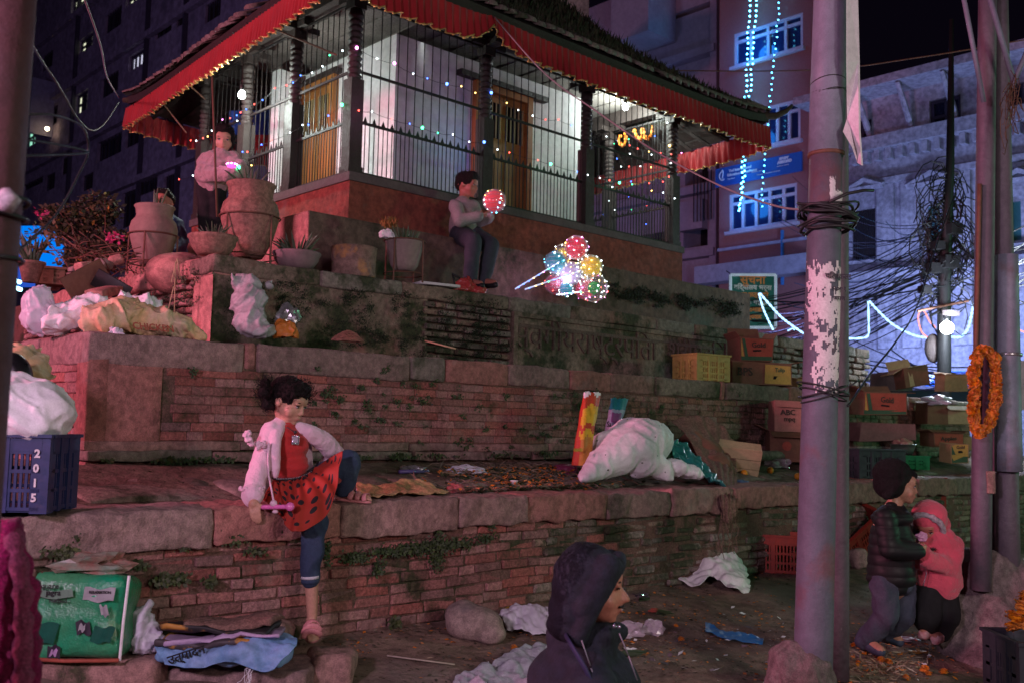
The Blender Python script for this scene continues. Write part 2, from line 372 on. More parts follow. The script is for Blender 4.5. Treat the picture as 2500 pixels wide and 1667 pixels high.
MT['eye_white'] = mat('eye_white', (.36, .31, .30), .3, nm=0)
MT['lip'] = mat('lip', (.42, .17, .14), .45, nm=0)
MT['marigold'] = mat('marigold_petals', (1.0, .34, .015), .7, ns=60, col2=(.80, .14, .005), bump=1, bs=160, rand=.12)
# ================================================================ ground
def grid(fn, a0, a1, na, b0, b1, nb):
    mb = MB(); mb.smooth = True
    vs = [fn(a0 + (a1 - a0) * i / na, b0 + (b1 - b0) * j / nb) for j in range(nb + 1) for i in range(na + 1)]
    mb.add(vs, [(j * (na + 1) + i, j * (na + 1) + i + 1, (j + 1) * (na + 1) + i + 1, (j + 1) * (na + 1) + i) for j in range(nb) for i in range(na)]); return mb
g = grid(lambda t, w: (lambda p: Vector((p.x, p.y, gz(p) + .02 * mnoise.noise(p * 3.1))))(W(t, w)), -3, 14, 300, -5.2, .1, 110)
single('ground', g, MT['dirt'], 'trodden brown earth at the foot of the brick terrace', 'ground', kind='structure', base=(0, 0, 0))
def _far(x, y):
    p = Vector((x, y, 0)); t, w = tw(p); inside = -2.9 < t < 13.9 and -5.1 < w < .0
    return Vector((x, y, gz(p) - (.03 if inside or w > 0 else 0.0) - .01))
single('street', grid(_far, -70, 90, 80, -30, 120, 75), mat('street_paving', (.10, .085, .08), .9, ns=1, bump=.6, bs=10), 'dark paved street around the temple', 'street', kind='structure', base=(0, 0, 0))
# ================================================================ brick meshes
def chamfer(sx, sy, sz, b, jit, rnd):
    bm = bmesh.new(); bmesh.ops.create_cube(bm, size=1)
    for v in bm.verts:
        v.co = Vector((v.co.x * sx, v.co.y * sy, v.co.z * sz)) + Vector((rnd.uniform(-1, 1) * jit * 1.5, rnd.uniform(-1, 1) * jit, rnd.uniform(-1, 1) * jit))
    bmesh.ops.bevel(bm, geom=bm.edges[:], offset=b, segments=1, affect='EDGES')
    bmesh.ops.recalc_face_normals(bm, faces=bm.faces[:])
    me = bpy.data.meshes.new('brick'); bm.to_mesh(me); bm.free(); return me
_rb = random.Random(3)
BV = {'neat': [chamfer(.22, .10, .055, .005, .0022, _rb) for _ in range(10)],
      'rough': [chamfer(.22, .10, .055, .007, .005, _rb) for _ in range(14)],
      'stone': [chamfer(.22, .10, .055, .012, .010, _rb) for _ in range(14)]}
BM = {}
MT['brick_pink'] = mat('washed_pink_brick', (.42, .20, .165), .9, ns=8, col2=(.28, .13, .11), bump=.8, bs=50, rand=.3, moss=.30, ms=6)
MT['inscription'] = mat('carved_lettering', (.155, .10, .08), .9, ns=9, col2=(.085, .06, .05), bump=.8, bs=50)
MT['brick_b'] = mat('greyed_brick', (.30, .15, .115), .9, ns=8, col2=(.17, .10, .08), bump=.7, bs=60, rand=.3, stain=(.30, .23, .19), ss=2.6, st=.58, moss=.38, ms=5)
def bricks(root, O, a, o, L, z0, z1, ch, bl, style, matn, maxp, joint=.006, jit=.005, miss=0.0, seed=1, name='brick', region=None, zbase=None, vis=(0, 99), stylef=None, depth=.10, sag=.006):
    rnd = random.Random(seed); ang = atan2(a.y, a.x); items = []
    rows = max(1, int(round((z1 - z0) / ch))); ch = (z1 - z0) / rows
    for r in range(rows):
        s = -rnd.uniform(0, bl); z = z0 + ch * (r + .5)
        while s < L:
            l = bl * rnd.choice((.55, .9, 1, 1, 1.15)) * rnd.uniform(.88, 1.12); m = s + l / 2; st, mn = (stylef(m, z) if stylef else (style, matn))
            lo = max(s, 0); hi = min(s + l, L); s += l
            if hi - lo < .03 or rnd.random() < miss: continue
            if region and not region((lo + hi) / 2, z): continue
            k = 1.0 if st == 'neat' else 1.6
            pos = O + a * ((lo + hi) / 2) + ZZ * (z + sag * mnoise.noise(Vector((m * 1.3, r * .2, seed))) * 2) - o * (depth / 2 - rnd.uniform(-jit, jit) * k - (.0 if st != 'stone' else rnd.uniform(-.012, .008)))
            hh = ch - joint * (1 if st == 'neat' else 1.5); sc = Vector(((hi - lo - joint * k) / .22, depth / .10, hh / .055))
            items.append((pos, sc, rnd.choice(BV[st]), ang + rnd.uniform(-.012, .012) * k, rnd.uniform(-.012, .012) * k, mn, (vis[0] <= m <= vis[1])))
    items.sort(key=lambda q: (not q[6], (q[0] - CAM).length))
    rest = {}
    for i, (pos, sc, me, rz, ry, mn, vv) in enumerate(items):
        if i < maxp and vv:
            key = (me.name, mn)
            if key not in BM:
                m2 = me.copy(); m2.materials.append(MT[mn]); BM[key] = m2
            b = bpy.data.objects.new(name, BM[key]); COL.objects.link(b); b.parent = root
            b.location = pos - root.location; b.rotation_euler = (0, ry, rz); b.scale = sc
        else:
            mb = rest.setdefault(mn, MB()); M = Matrix.LocRotScale(pos - root.location, Matrix.Rotation(rz, 3, 'Z').to_quaternion(), sc)
            mb.add([M @ v.co for v in me.vertices], [tuple(p.vertices) for p in me.polygons])
    for mn, mb in rest.items(): part('brickwork', mb, MT[mn], root, kind='stuff')
def stones(root, O, a, o, L, ztop, h, d, lens, matn, seed, name='coping_stone', r=.03, amp=.018, tilt=.01, over=.03, gap=.012, zf=None, seg=(9, 3, 3), sc=5.5):
    rnd = random.Random(seed); s = 0; i = 0; ang = atan2(a.y, a.x)
    while s < L - .05:
        l = min(lens[i % len(lens)] * rnd.uniform(.92, 1.08), L - s); i += 1
        hh = h * rnd.uniform(.93, 1.05); mb = rbox(l - gap, d, hh, min(r, hh * .4) * rnd.uniform(.75, 1.2), seg, amp, sc, rnd.uniform(0, 99))
        m = s + l / 2; z = (zf(m) if zf else ztop) + rnd.uniform(-1, .3) * .008
        ob = part(name, mb, MT[matn[i % len(matn)] if isinstance(matn, tuple) else matn], root)
        ob.location = O + a * m + o * (over - d / 2 + rnd.uniform(-1, 1) * .008) + ZZ * (z - hh / 2) - root.location
        ob.rotation_euler = (rnd.uniform(-1, 1) * tilt, rnd.uniform(-1, 1) * tilt, ang + rnd.uniform(-1, 1) * tilt); s += l
NF = -VX      # outward of the fronts
# ================================================================ lowest terrace
Z1, Z2, Z3, Z4, Z5 = .88, 1.73, 2.37, 2.93, 3.42
W2, W3, W4, W5 = 1.2, 2.0, 2.6, 2.95
T2, T3, T4, T5 = -.81, .25, 1.32, 1.92
E1, E2, E3, E4, E5 = 13.5, 10.3, 9.2, 7.44, 6.56
t1 = thing('lower_terrace', 'lowest and longest brick terrace, its rounded coping stones littered with rubbish', 'terrace', W(2, 0, .2))
m = MB(); m.boxtw(-3, E1, .085, W2 + 3, -.3, Z1 - .03); part('core', m, MT['mortar'], t1, True)
m = MB(); m.boxtw(-3, E1, .010, .09, -.3, Z1 - .05); part('mortar_bed', m, MT['mortar'], t1, True)
def z1top(t, w): return Z1 - .016 + .155 * min(1, max(0, (w - .34) / .72)) + .010 * mnoise.noise(Vector((t * 2.2, w * 2.5, 1))) + .006 * mnoise.noise(Vector((t * 9, w * 9, 1)))
m = grid(lambda t, w: W(t, w, z1top(t, w)), -3, E1, 340, .30, W2 + 3, 70); part('terrace_top', m, MT['terrace_dirt'], t1, True)
def sty1(s, z):
    t = s - 3; k = t + 1.5 * mnoise.noise(Vector((t * 2, z * 4, 0))) + .8 * mnoise.noise(Vector((t * 9, z * 20, 0)))
    if k > 1.75: return ('stone', 'brick_mossy')
    return ('rough', 'brick')
bricks(t1, W(-3, 0), UX, NF, E1 + 3, .14, Z1 - .15, .0535, .20, 'rough', 'brick', 300, jit=.006, joint=.0045, miss=.012, seed=11, vis=(1.2, 10.5), stylef=sty1, sag=.012)
stones(t1, W(-3, 0), UX, NF, E1 + 3, Z1, .165, .42, (.85, .52, .95, .62, .78, .55, .7, .6, .66), ('coping', 'coping_red', 'coping'), 5, amp=.020, r=.016, over=.045, tilt=.013, seg=(16, 6, 6), gap=.006, sc=12)
# second row of paving slabs lying behind the coping
def slab_row(root, w0, seed, n0, n1, size=.5):
    rnd = random.Random(seed); t = n0
    while t < n1:
        l = size * rnd.uniform(.8, 1.5); mb = rbox(l - .03, .42 * rnd.uniform(.8, 1.1), .06, .025, (6, 4, 1), .03, 3.5, rnd.uniform(0, 99))
        ob = part('paving_slab', mb, MT['coping_grey'], root); p = W(t + l / 2, w0 + rnd.uniform(-.03, .03)); ob.location = Vector((p.x, p.y, z1top(t + l / 2, w0) - .026)) - root.location
        ob.rotation_euler = (.17, 0, AXU + rnd.uniform(-.1, .1)); t += l
slab_row(t1, .63, 3, -2, 7.5)
# ================================================================ second terrace
t2 = thing('middle_terrace', 'flat red brick terrace wall with a plain stone slab at its left corner', 'terrace', W(2, W2, .9))
m = MB(); m.boxtw(T2 + .05, E2, W2 + .006, W2 + 4, .7, Z2 - .02); part('core', m, MT['mortar'], t2, True)
L2 = E2 - T2
bricks(t2, W(T2, W2), UX, NF, L2, 1.15, Z2 - .17, .0520, .19, 'neat', 'brick', 270, jit=.0012, miss=.0, seed=21, vis=(.5, 9.5), joint=.0022, sag=.003,
       region=lambda s, z: s > .40, stylef=lambda s, z: ('neat', 'brick') if s + .4 * mnoise.noise(Vector((s, z * 3, 2))) < 3.2 else ('rough', 'brick_b'))
m = rbox(.395, .12, .42, .008, (5, 1, 4), .006, 3, 3); ob = part('corner_slab', m, MT['coping_red'], t2); ob.location = W(T2 + .20, W2 + .052, 1.35) - t2.location; ob.rotation_euler = (0, 0, AXU)
stones(t2, W(T2 - .02, W2), UX, NF, L2 + .02, Z2, .165, .36, (.95, .08, 1.15, .30, .55, .62, .5, .6), ('coping_red', 'coping', 'coping_red', 'coping', 'coping_grey'), 8, amp=.012, r=.022, over=.012, tilt=.006, gap=.006)
stones(t2, W(T2 - .02, W2), UX, NF, L2, 1.155, .055, .18, (.9, .4, .3, .5, .45), 'coping', 9, name='plinth_stone', amp=.008, r=.012, over=.03, tilt=.004, gap=.006, seg=(5, 1, 1))
stones(t2, W(T2 - .02, W2), UX, NF, L2, 1.098, .06, .22, (.7, .35, .4, .25, .45), ('coping', 'coping_grey'), 10, name='plinth_stone', amp=.01, r=.014, over=.055, tilt=.006, gap=.01, seg=(5, 1, 1))
# left face of the second terrace
stones(t2, W(T2, W2 + .0), VX, -UX, 1.9, Z2, .165, .3, (.8, .5, .6), 'coping', 12, amp=.015, r=.025, over=.015)
bricks(t2, W(T2, W2), VX, -UX, 2.4, .98, Z2 - .16, .058, .19, 'neat', 'brick', 60, jit=.004, seed=22, vis=(.1, 1.4), joint=.005)
m = rbox(.12, .16, .5, .015, (1, 1, 5), .006, 3, 3); ob = part('corner_slab', m, MT['coping_red'], t2); ob.location = W(T2 + .045, W2 + .07, 1.34) - t2.location; ob.rotation_euler = (0, 0, AXU)
m = grid(lambda t, w: W(t, w, Z2 - .025 + .02 * max(0, w - W2) + .015 * mnoise.noise(Vector((t * 2.2, w * 2.5, 4)))), T2 + .05, E2 - .05, 200, W2 + .2, W2 + 3.6, 40); part('terrace_top', m, MT['terrace_dirt'], t2, True)
# ================================================================ third terrace
t3 = thing('upper_terrace', 'mossy plastered terrace with a carved inscription panel under the boy and the balloons', 'terrace', W(3, W3, 1.7))
m = MB(); m.boxtw(T3 + .06, E3, W3 + .06, W3 + 4.4, 1.5, Z3 - .02); part('core', m, MT['mortar'], t3, True)
L3 = E3 - T3
def sheet(t0, t1, z0, z1, w, amp, sc, n, seed=0.0, edge=.05, left=False):
    """uneven plaster face between t0 and t1; fades back at its rim"""
    mb = MB(); mb.smooth = True; nz_ = max(6, int(n * (z1 - z0) / (t1 - t0)))
    vs = []
    for j in range(nz_ + 1):
        for i in range(n + 1):
            t = t0 + (t1 - t0) * i / n; z = z0 + (z1 - z0) * j / nz_
            a = amp * (mnoise.noise(Vector((t * sc, z * sc, seed))) + .5 * mnoise.noise(Vector((t * sc * 3, z * sc * 3, seed))))
            if left: vs.append(W(left[0] - a, t, z))
            else: vs.append(W(t, w - a, z))
    mb.add(vs, [(j * (n + 1) + i, j * (n + 1) + i + 1, (j + 1) * (n + 1) + i + 1, (j + 1) * (n + 1) + i) for j in range(nz_) for i in range(n)]); return mb
TP0, TP1 = tw(onw(1250, 790, W3))[0], tw(onw(1775, 860, W3))[0]      # the inscription panel
part('plaster_face', sheet(T3, TP0 - .9, 1.6, Z3 - .11, W3 + .012, .016, 5, 150), MT['plaster_old'], t3, True)
bricks(t3, W(TP0 - .95, W3), UX, NF, .95, 1.66, Z3 - .12, .062, .19, 'rough', 'brick_mossy', 80, jit=.007, seed=31, joint=.012)
bricks(t3, W(TP1 + .02, W3), UX, NF, E3 - TP1, 1.66, Z3 - .12, .07, .22, 'stone', 'brick_mossy', 60, jit=.008, seed=32, joint=.01)
stones(t3, W(T3 - .02, W3), UX, NF, L3 + .02, Z3, .12, .34, (.9, .7, 1.1, .8, 1.2, .6), ('coping_grey', 'plaster_old'), 14, amp=.014, r=.022, over=.015, tilt=.006, gap=.004)
# left face: rough bricks between coping and a smooth corner pillar
stones(t3, W(T3, W3), VX, -UX, 3.6, Z3, .15, .3, (.42, .5, .7, .45), 'plaster_pink', 15, amp=.02, r=.03, over=.02, tilt=.02)
bricks(t3, W(T3, W3 + .25), VX, -UX, 3.6, 1.66, Z3 - .15, .056, .13, 'stone', 'brick_pink', 150, jit=.008, seed=33, joint=.01, vis=(0, 3))
MT_ = sheet(W3 - .012, W3 + .27, 1.6, Z3 - .14, 0, .006, 6, 12, left=(T3 - .006,)); part('corner_pillar', MT_, MT['plaster_pink'], t3, True)
m = grid(lambda t, w: W(t, w, Z3 - .02 + .012 * mnoise.noise(Vector((t * 2.2, w * 2.5, 7)))), T3 + .05, E3 - .05, 160, W3 + .2, W3 + 4.2, 30); part('terrace_top', m, MT['terrace_dirt'], t3, True)
# inscription panel: frame, recessed field, raised Devanagari lettering
pn = thing('inscription_panel', 'long weathered stone panel carved with large Devanagari letters', 'inscription', W((TP0 + TP1) / 2, W3, 1.72))
m = MB(); m.boxtw(TP0, TP1, W3 - .004, W3 + .10, 1.66, Z3 - .125); part('slab', m, MT['plaster_old'], pn, True)
for (a, b, c, d) in ((TP0, TP1, Z3 - .165, Z3 - .125), (TP0, TP0 + .05, 1.68, Z3 - .166), (TP1 - .05, TP1, 1.68, Z3 - .166)):
    m = MB(); m.boxtw(a, b, W3 - .028, W3 - .0045, c, d); part('frame', m, MT['plaster_old'], pn, True)
m = MB(); m.boxtw(TP0 + .09, TP1 - .09, W3 - .014, W3 - .0045, Z3 - .235, Z3 - .218); part('head_line', m, MT['inscription'], pn, True)
lettering('\u0938\u094d\u0935\u0917\u0940\u092f\u0930\u093e\u0937\u094d\u091f\u094d\u0930\u092a\u093f\u0924\u093e  \u0936\u094d\u0930\u0940\u092e\u0939\u093f', .30, MT['inscription'], pn, W((TP0 + TP1) / 2 - .1, W3 - .006, Z3 - .325), UX, ZZ, .012)
# ================================================================ bench terrace below the temple
t4 = thing('bench_ledge', 'long low plastered ledge the boy with the balloon sits on', 'ledge', W(4, W4, Z3))
m = MB(); m.boxtw(T4 + .03, E4 - .02, W4 + .03, W4 + 3.6, Z3 - .1, Z4 - .03); part('core', m, MT['mortar'], t4, True)
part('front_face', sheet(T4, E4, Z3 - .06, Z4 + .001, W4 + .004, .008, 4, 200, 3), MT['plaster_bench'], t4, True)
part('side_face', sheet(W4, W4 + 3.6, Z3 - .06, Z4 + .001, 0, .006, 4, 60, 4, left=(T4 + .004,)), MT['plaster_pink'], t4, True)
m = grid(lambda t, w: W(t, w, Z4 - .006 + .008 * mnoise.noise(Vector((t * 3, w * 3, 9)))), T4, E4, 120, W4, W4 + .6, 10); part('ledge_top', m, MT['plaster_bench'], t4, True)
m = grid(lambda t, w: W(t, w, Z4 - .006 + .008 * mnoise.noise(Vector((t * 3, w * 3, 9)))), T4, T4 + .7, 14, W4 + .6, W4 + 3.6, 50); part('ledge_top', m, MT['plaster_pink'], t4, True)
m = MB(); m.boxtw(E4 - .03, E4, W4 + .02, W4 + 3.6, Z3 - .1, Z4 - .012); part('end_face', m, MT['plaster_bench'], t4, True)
# ================================================================ temple
tp = thing('temple', 'small open temple with carved dark posts, iron grilles, white inner shrine and red fringed eaves', 'temple', W(4.2, 4.4, Z4))
WB = 5.97; TR = 6.47
m = MB(); m.boxtw(T5 + .01, E5 - .01, W5 + .01, WB, Z4 - .1, Z5 - .08); part('plinth_core', m, MT['mortar'], tp, True)
part('plinth_front', sheet(T5, E5, Z4 - .05, Z5 - .07, W5, .004, 4, 120, 5), MT['plaster_red'], tp, True)
part('plinth_side', sheet(W5, WB, Z4 - .05, Z5 - .07, 0, .004, 4, 60, 6, left=(T5,)), MT['plaster_red'], tp, True)
m = MB(); m.boxtw(E5 - .012, E5 + .004, W5, WB, Z4 - .1, Z5 - .07); part('plinth_end', m, MT['plaster_red'], tp, True)
MT['sill'] = mat('dark_plinth_sill', (.13, .10, .10), .8, ns=5, bump=.4)
def ring(mb, t0, t1_, w0, w1, th, z0, z1):
    mb.boxtw(t0, t1_, w0, w0 + th, z0, z1); mb.boxtw(t0, t1_, w1 - th, w1, z0, z1)
    mb.boxtw(t0, t0 + th, w0 + th, w1 - th, z0, z1); mb.boxtw(t1_ - th, t1_, w0 + th, w1 - th, z0, z1)
m = MB(); m.boxtw(T5 - .02, E5 + .02, W5 - .02, WB + .02, Z5 - .075, Z5); part('plinth_sill', m, MT['sill'], tp, True)
# posts
POST = thing('_p', None, None); bpy.data.objects.remove(POST)
def post_mb():
    m = MB(); m.box((0, 0, .42), (.128, .128, .84)); m.box((0, 0, .03), (.15, .15, .06)); m.smooth = True
    prof = [(.064, .84)]; z = .84
    while z < 1.34:
        prof += [(.050, z + .006), (.060, z + .02), (.066, z + .034), (.056, z + .046), (.048, z + .052)]; z += .054
    prof += [(.052, 1.36), (.07, 1.42), (.05, 1.5)]
    m.lathe(prof, n=14); m.smooth = False; m.box((0, 0, 1.52), (.13, .13, .09)); m.box((0, 0, 1.59), (.42, .11, .06)); m.box((0, 0, 1.592), (.11, .42, .062)); return m
pm = post_mb().mesh('post'); pm.materials.append(MT['wood_dark'])
PT = [T5 + .06, 3.51, 4.97, TR]; PW = [W5 + .08, 4.02, 4.95, WB - .08]
for (t, w) in [(t, PW[0]) for t in PT] + [(PT[0], w) for w in PW[1:]] + [(PT[3], w) for w in PW[1:]] + [(t, PW[3]) for t in PT[1:3]]:
    o = bpy.data.objects.new('post', pm); COL.objects.link(o); o.parent = tp; o.location = W(t, w, Z5) - tp.location; o.rotation_euler = (0, 0, AXU)
# beams over the posts
for (a, b, c, d) in ((PT[0] - .1, PT[3] + .1, PW[0] - .06, PW[0] + .06), (PT[0] - .1, PT[3] + .1, PW[3] - .06, PW[3] + .06)):
    m = MB(); m.boxtw(a, b, c, d, Z5 + 1.63, Z5 + 1.80); part('beam', m, MT['wood_dark'], tp, True)
for (a, b, c, d) in ((PT[0] - .06, PT[0] + .06, PW[0] + .06, PW[3] - .06), (PT[3] - .06, PT[3] + .06, PW[0] + .06, PW[3] - .06)):
    m = MB(); m.boxtw(a, b, c, d, Z5 + 1.632, Z5 + 1.798); part('beam', m, MT['wood_dark'], tp, True)
MT['ceiling'] = mat('grey_ceiling_boards', (.22, .19, .175), .85, ns=9, col2=(.10, .085, .08), aniso=(.3, .3, 1), bump=.3)
for i in range(26):
    t = PT[0] + (PT[3] - PT[0]) * i / 26; m = MB(); m.boxtw(t, t + (PT[3] - PT[0]) / 26 - .012, PW[0], PW[3], Z5 + 1.802 + .006 * (i % 2), Z5 + 1.83); part('ceiling_plank', m, MT['ceiling'], tp, True)
# white inner shrine
SW, ST0, ST1, SWB = 3.65, 2.87, 5.67, 5.5; SZ = Z5 + 1.70
m = MB(); m.boxtw(ST0, ST1, SW, SWB, Z5, SZ); part('shrine_wall', m, MT['white_wall'], tp, True)
m = MB(); m.box(W(2.5, 5.2, Z5 + .8), (.15, .15, 1.6), AXU); part('white_pillar', m, MT['white_wall'], tp, True)
m = MB(); m.boxtw(T5, E5, W5, WB, Z5 + .001, Z5 + .004); part('floor', m, MT['sill'], tp, True)
def door(O, a, o, w, h, wings):
    d = put('door', MB().mesh('door'), MT['wood_door'], tp); d.location = O - tp.location
    ang = atan2(a.y, a.x)
    def B(nm, c0, c1, mt, y0=.0, y1=.05, par=None):
        m = MB(); m.box(((c0[0] + c1[0]) / 2, -(y0 + y1) / 2, (c0[1] + c1[1]) / 2), (c1[0] - c0[0], y1 - y0, c1[1] - c0[1])); m2 = MB()
        for v in m.v: pass
        me = m.mesh(nm); M = Matrix((a, -o, ZZ)).transposed().to_4x4(); me.transform(M); return put(nm, me, mt, par or d)
    f = .075
    B('frame', (0, 0), (f, h), MT['wood_door'], .003, .07); B('frame', (w - f, 0), (w, h), MT['wood_door'], .003, .07); B('frame', (f, h - f), (w - f, h), MT['wood_door'], .003, .069)
    B('lintel', (-wings, h + .002), (w + wings, h + .06), MT['wood_dark'], .003, .085)
    iw = w - 2 * f - .02
    for i in range(2):
        x0 = f + .01 + i * iw / 2; x1 = x0 + iw / 2 - .006
        B('leaf', (x0, .01), (x1, h - f - .01), MT['wood_door'], .003, .035)
        B('opening', (x0 + .035, h * .62), (x1 - .035, h - f - .10), MT['eye_dark'], .0355, .037)
        for k in range(5): xx = x0 + .045 + k * (x1 - x0 - .09) / 4; B('window_bar', (xx - .006, h * .62), (xx + .006, h - f - .10), MT['brass'], .038, .05)
        B('lower_panel', (x0 + .03, .08), (x1 - .03, h * .48), MT['wood_door'], .0355, .045)
MT['brass'] = mat('pale_window_bar', (.45, .33, .16), .5, nm=.3)
a0 = tw(onw(1150, 350, SW))[0]; a1 = tw(onw(1290, 350, SW))[0]; zt = onw(1225, 222, SW).z
door(W(a0, SW, Z5), UX, NF, a1 - a0, zt - Z5, .22)
b0 = tw(ont(735, 350, ST0))[1]; b1 = tw(ont(822, 350, ST0))[1]; zt = ont(780, 205, ST0).z
door(W(ST0, b0, Z5), -VX, -UX, b0 - b1, zt - Z5, .06)
# iron grilles, one per bay
def grille(pA, pB, skip=False):
    gr = put('grille', MB().mesh('g'), MT['iron'], tp); gr.location = pA - tp.location
    d = (pB - pA); L = d.length; d.normalize(); ang = atan2(d.y, d.x); I = Matrix.Rotation(ang, 4, 'Z')
    def pt(nm, m):
        me = m.mesh(nm); me.transform(I); return put(nm, me, MT['iron'], gr)
    for z in (.03, .48, .93, 1.56): m = MB(); m.box((L / 2, 0, z), (L, .018, .022)); pt('rail', m)
    m = MB(); n = int(L / .095)
    for i in range(n + 1): m.box((.02 + (L - .04) * i / n, 0, .80), (.0068, .0068, 1.52))
    pt('tall_bars', m); m = MB()
    for i in range(n):
        x = .02 + (L - .04) * (i + .5) / n; m.box((x, 0, .25), (.0066, .0066, .46)); m.add([(x - .022, 0, .49), (x + .022, 0, .49), (x, 0, .545), (x - .022, .006, .49), (x + .022, .006, .49), (x, .006, .545)], [(0, 1, 2), (5, 4, 3), (0, 3, 4, 1), (1, 4, 5, 2), (2, 5, 3, 0)])
    pt('short_bars', m)
for i in range(3):
    grille(W(PT[i] + .065, PW[0], Z5), W(PT[i + 1] - .065, PW[0], Z5)); grille(W(PT[0], PW[i + 1] - .065, Z5), W(PT[0], PW[i] + .065, Z5))
    grille(W(PT[3], PW[i + 1] - .065, Z5), W(PT[3], PW[i] + .065, Z5)); grille(W(PT[i] + .065, PW[3], Z5), W(PT[i + 1] - .065, PW[3], Z5))
# ---- roof
EZ = 4.74
C1 = Vector((-1.35, 7.21, EZ)); C2 = Vector((2.90, 11.18, EZ)); C3 = Vector((-4.56, 11.37, EZ + .12)); C4 = Vector((-.34, 15.3, EZ)); AP = Vector((-.85, 11.25, 7.3))
def roofp(a, b, f, up=.0):
    p = a.lerp(b, f[0]); q = p.lerp(AP, f[1]); q.z -= .38 * sin(pi * f[1]) * .8
    lift = (abs(f[0] - .5) * 2) ** 6 * .09 * (1 - f[1]) ** 3; q.z += lift + up; return q
def roofside(a, b, nm):
    vs = []; nu, nv = 70, 26; mb = MB(); mb.smooth = True
    for j in range(nv + 1):
        for i in range(nu + 1):
            q = roofp(a, b, (i / nu, j / nv * .999), .085); q.z += .02 * mnoise.noise(q * 5) + (.012 if i % 2 else 0); vs.append(q)
    mb.add(vs, [(j * (nu + 1) + i, j * (nu + 1) + i + 1, (j + 1) * (nu + 1) + i + 1, (j + 1) * (nu + 1) + i) for j in range(nv) for i in range(nu)])
    part(nm, mb, MT['roof'], tp, True)
for a, b in ((C1, C2), (C3, C1), (C2, C4), (C4, C3)): roofside(a, b, 'roof_slope')
# tile ends at the eaves
tl = MB(); tl.smooth = True; vs = []
for i, y in enumerate((0, .09, .19, .30)):
    for k in range(7): an = pi * k / 6; vs.append(((.058 - .004 * i) * cos(an), y, (.040 - .002 * i) * sin(an)))
tl.add(vs, [(i * 7 + k, i * 7 + k + 1, (i + 1) * 7 + k + 1, (i + 1) * 7 + k) for i in range(3) for k in range(6)] + [(6, 5, 4, 3, 2, 1, 0)])
tlm = tl.mesh('roof_tile'); tlm.materials.append(MT['tile']); rt = random.Random(5)
for a, b in ((C1, C2), (C3, C1)):
    L = (b - a).length; n = int(L / .118); d = (b - a).normalized(); inn = Vector((AP.x - (a.x + b.x) / 2, AP.y - (a.y + b.y) / 2, 0)).normalized()
    inn = (inn - d * inn.dot(d)); inn.z = .0; inn.normalize()
    for row in range(2):
        for i in range(n):
            f = (i + .5) / n; p = roofp(a, b, (f, 0 if row == 0 else .075), .085 + .012)
            if row == 0: p = p - inn * .05
            if rt.random() < .06: continue
            sl = (roofp(a, b, (f, .12)) - roofp(a, b, (f, .0))).normalized(); x = sl.cross(ZZ).normalized(); zz = x.cross(sl)
            M = Matrix((x, sl, zz)).transposed().to_4x4()
            o = bpy.data.objects.new('roof_tile', tlm); COL.objects.link(o); o.parent = tp; o.location = p - tp.location + Vector((rt.uniform(-1, 1), rt.uniform(-1, 1), rt.uniform(-.5, 1))) * .008
            e = M.to_euler(); o.rotation_euler = (e.x + rt.uniform(-.05, .05), e.y + rt.uniform(-.08, .08), e.z + rt.uniform(-.06, .06))
# eave board and soffit
def eaveboard(a, b):
    vs = []; n = 30; mb = MB()
    for i in range(n + 1):
        p = roofp(a, b, (i / n, 0)); vs += [p + ZZ * .0, p + ZZ * .085, p + ZZ * .085 + (AP - p) * .03, p + (AP - p) * .03]
    mb.add(vs, [(i * 4 + k, i * 4 + (k + 1) % 4, i * 4 + 4 + (k + 1) % 4, i * 4 + 4 + k) for i in range(n) for k in range(4)]); part('eave_board', mb, MT['wood_dark'], tp, True)
IC = [W(T5, W5, Z5 + 1.84), W(E5, W5, Z5 + 1.84), W(E5, WB, Z5 + 1.84), W(T5, WB, Z5 + 1.84)]
for (a, b, c, d) in ((C1, C2, IC[1], IC[0]), (C3, C1, IC[0], IC[3]), (C2, C4, IC[2], IC[1]), (C4, C3, IC[3], IC[2])):
    eaveboard(a, b); m = MB(); m.quad(a + ZZ * .03, b + ZZ * .03, c, d); part('soffit', m, MT['wood_dark'], tp, True)
    for i in range(1, 18):
        f = i / 18; m = MB(); m.tube([a.lerp(b, f) + ZZ * .0, d.lerp(c, f) - ZZ * .045], .028, 4); part('rafter', m, MT['wood_dark'], tp, True)
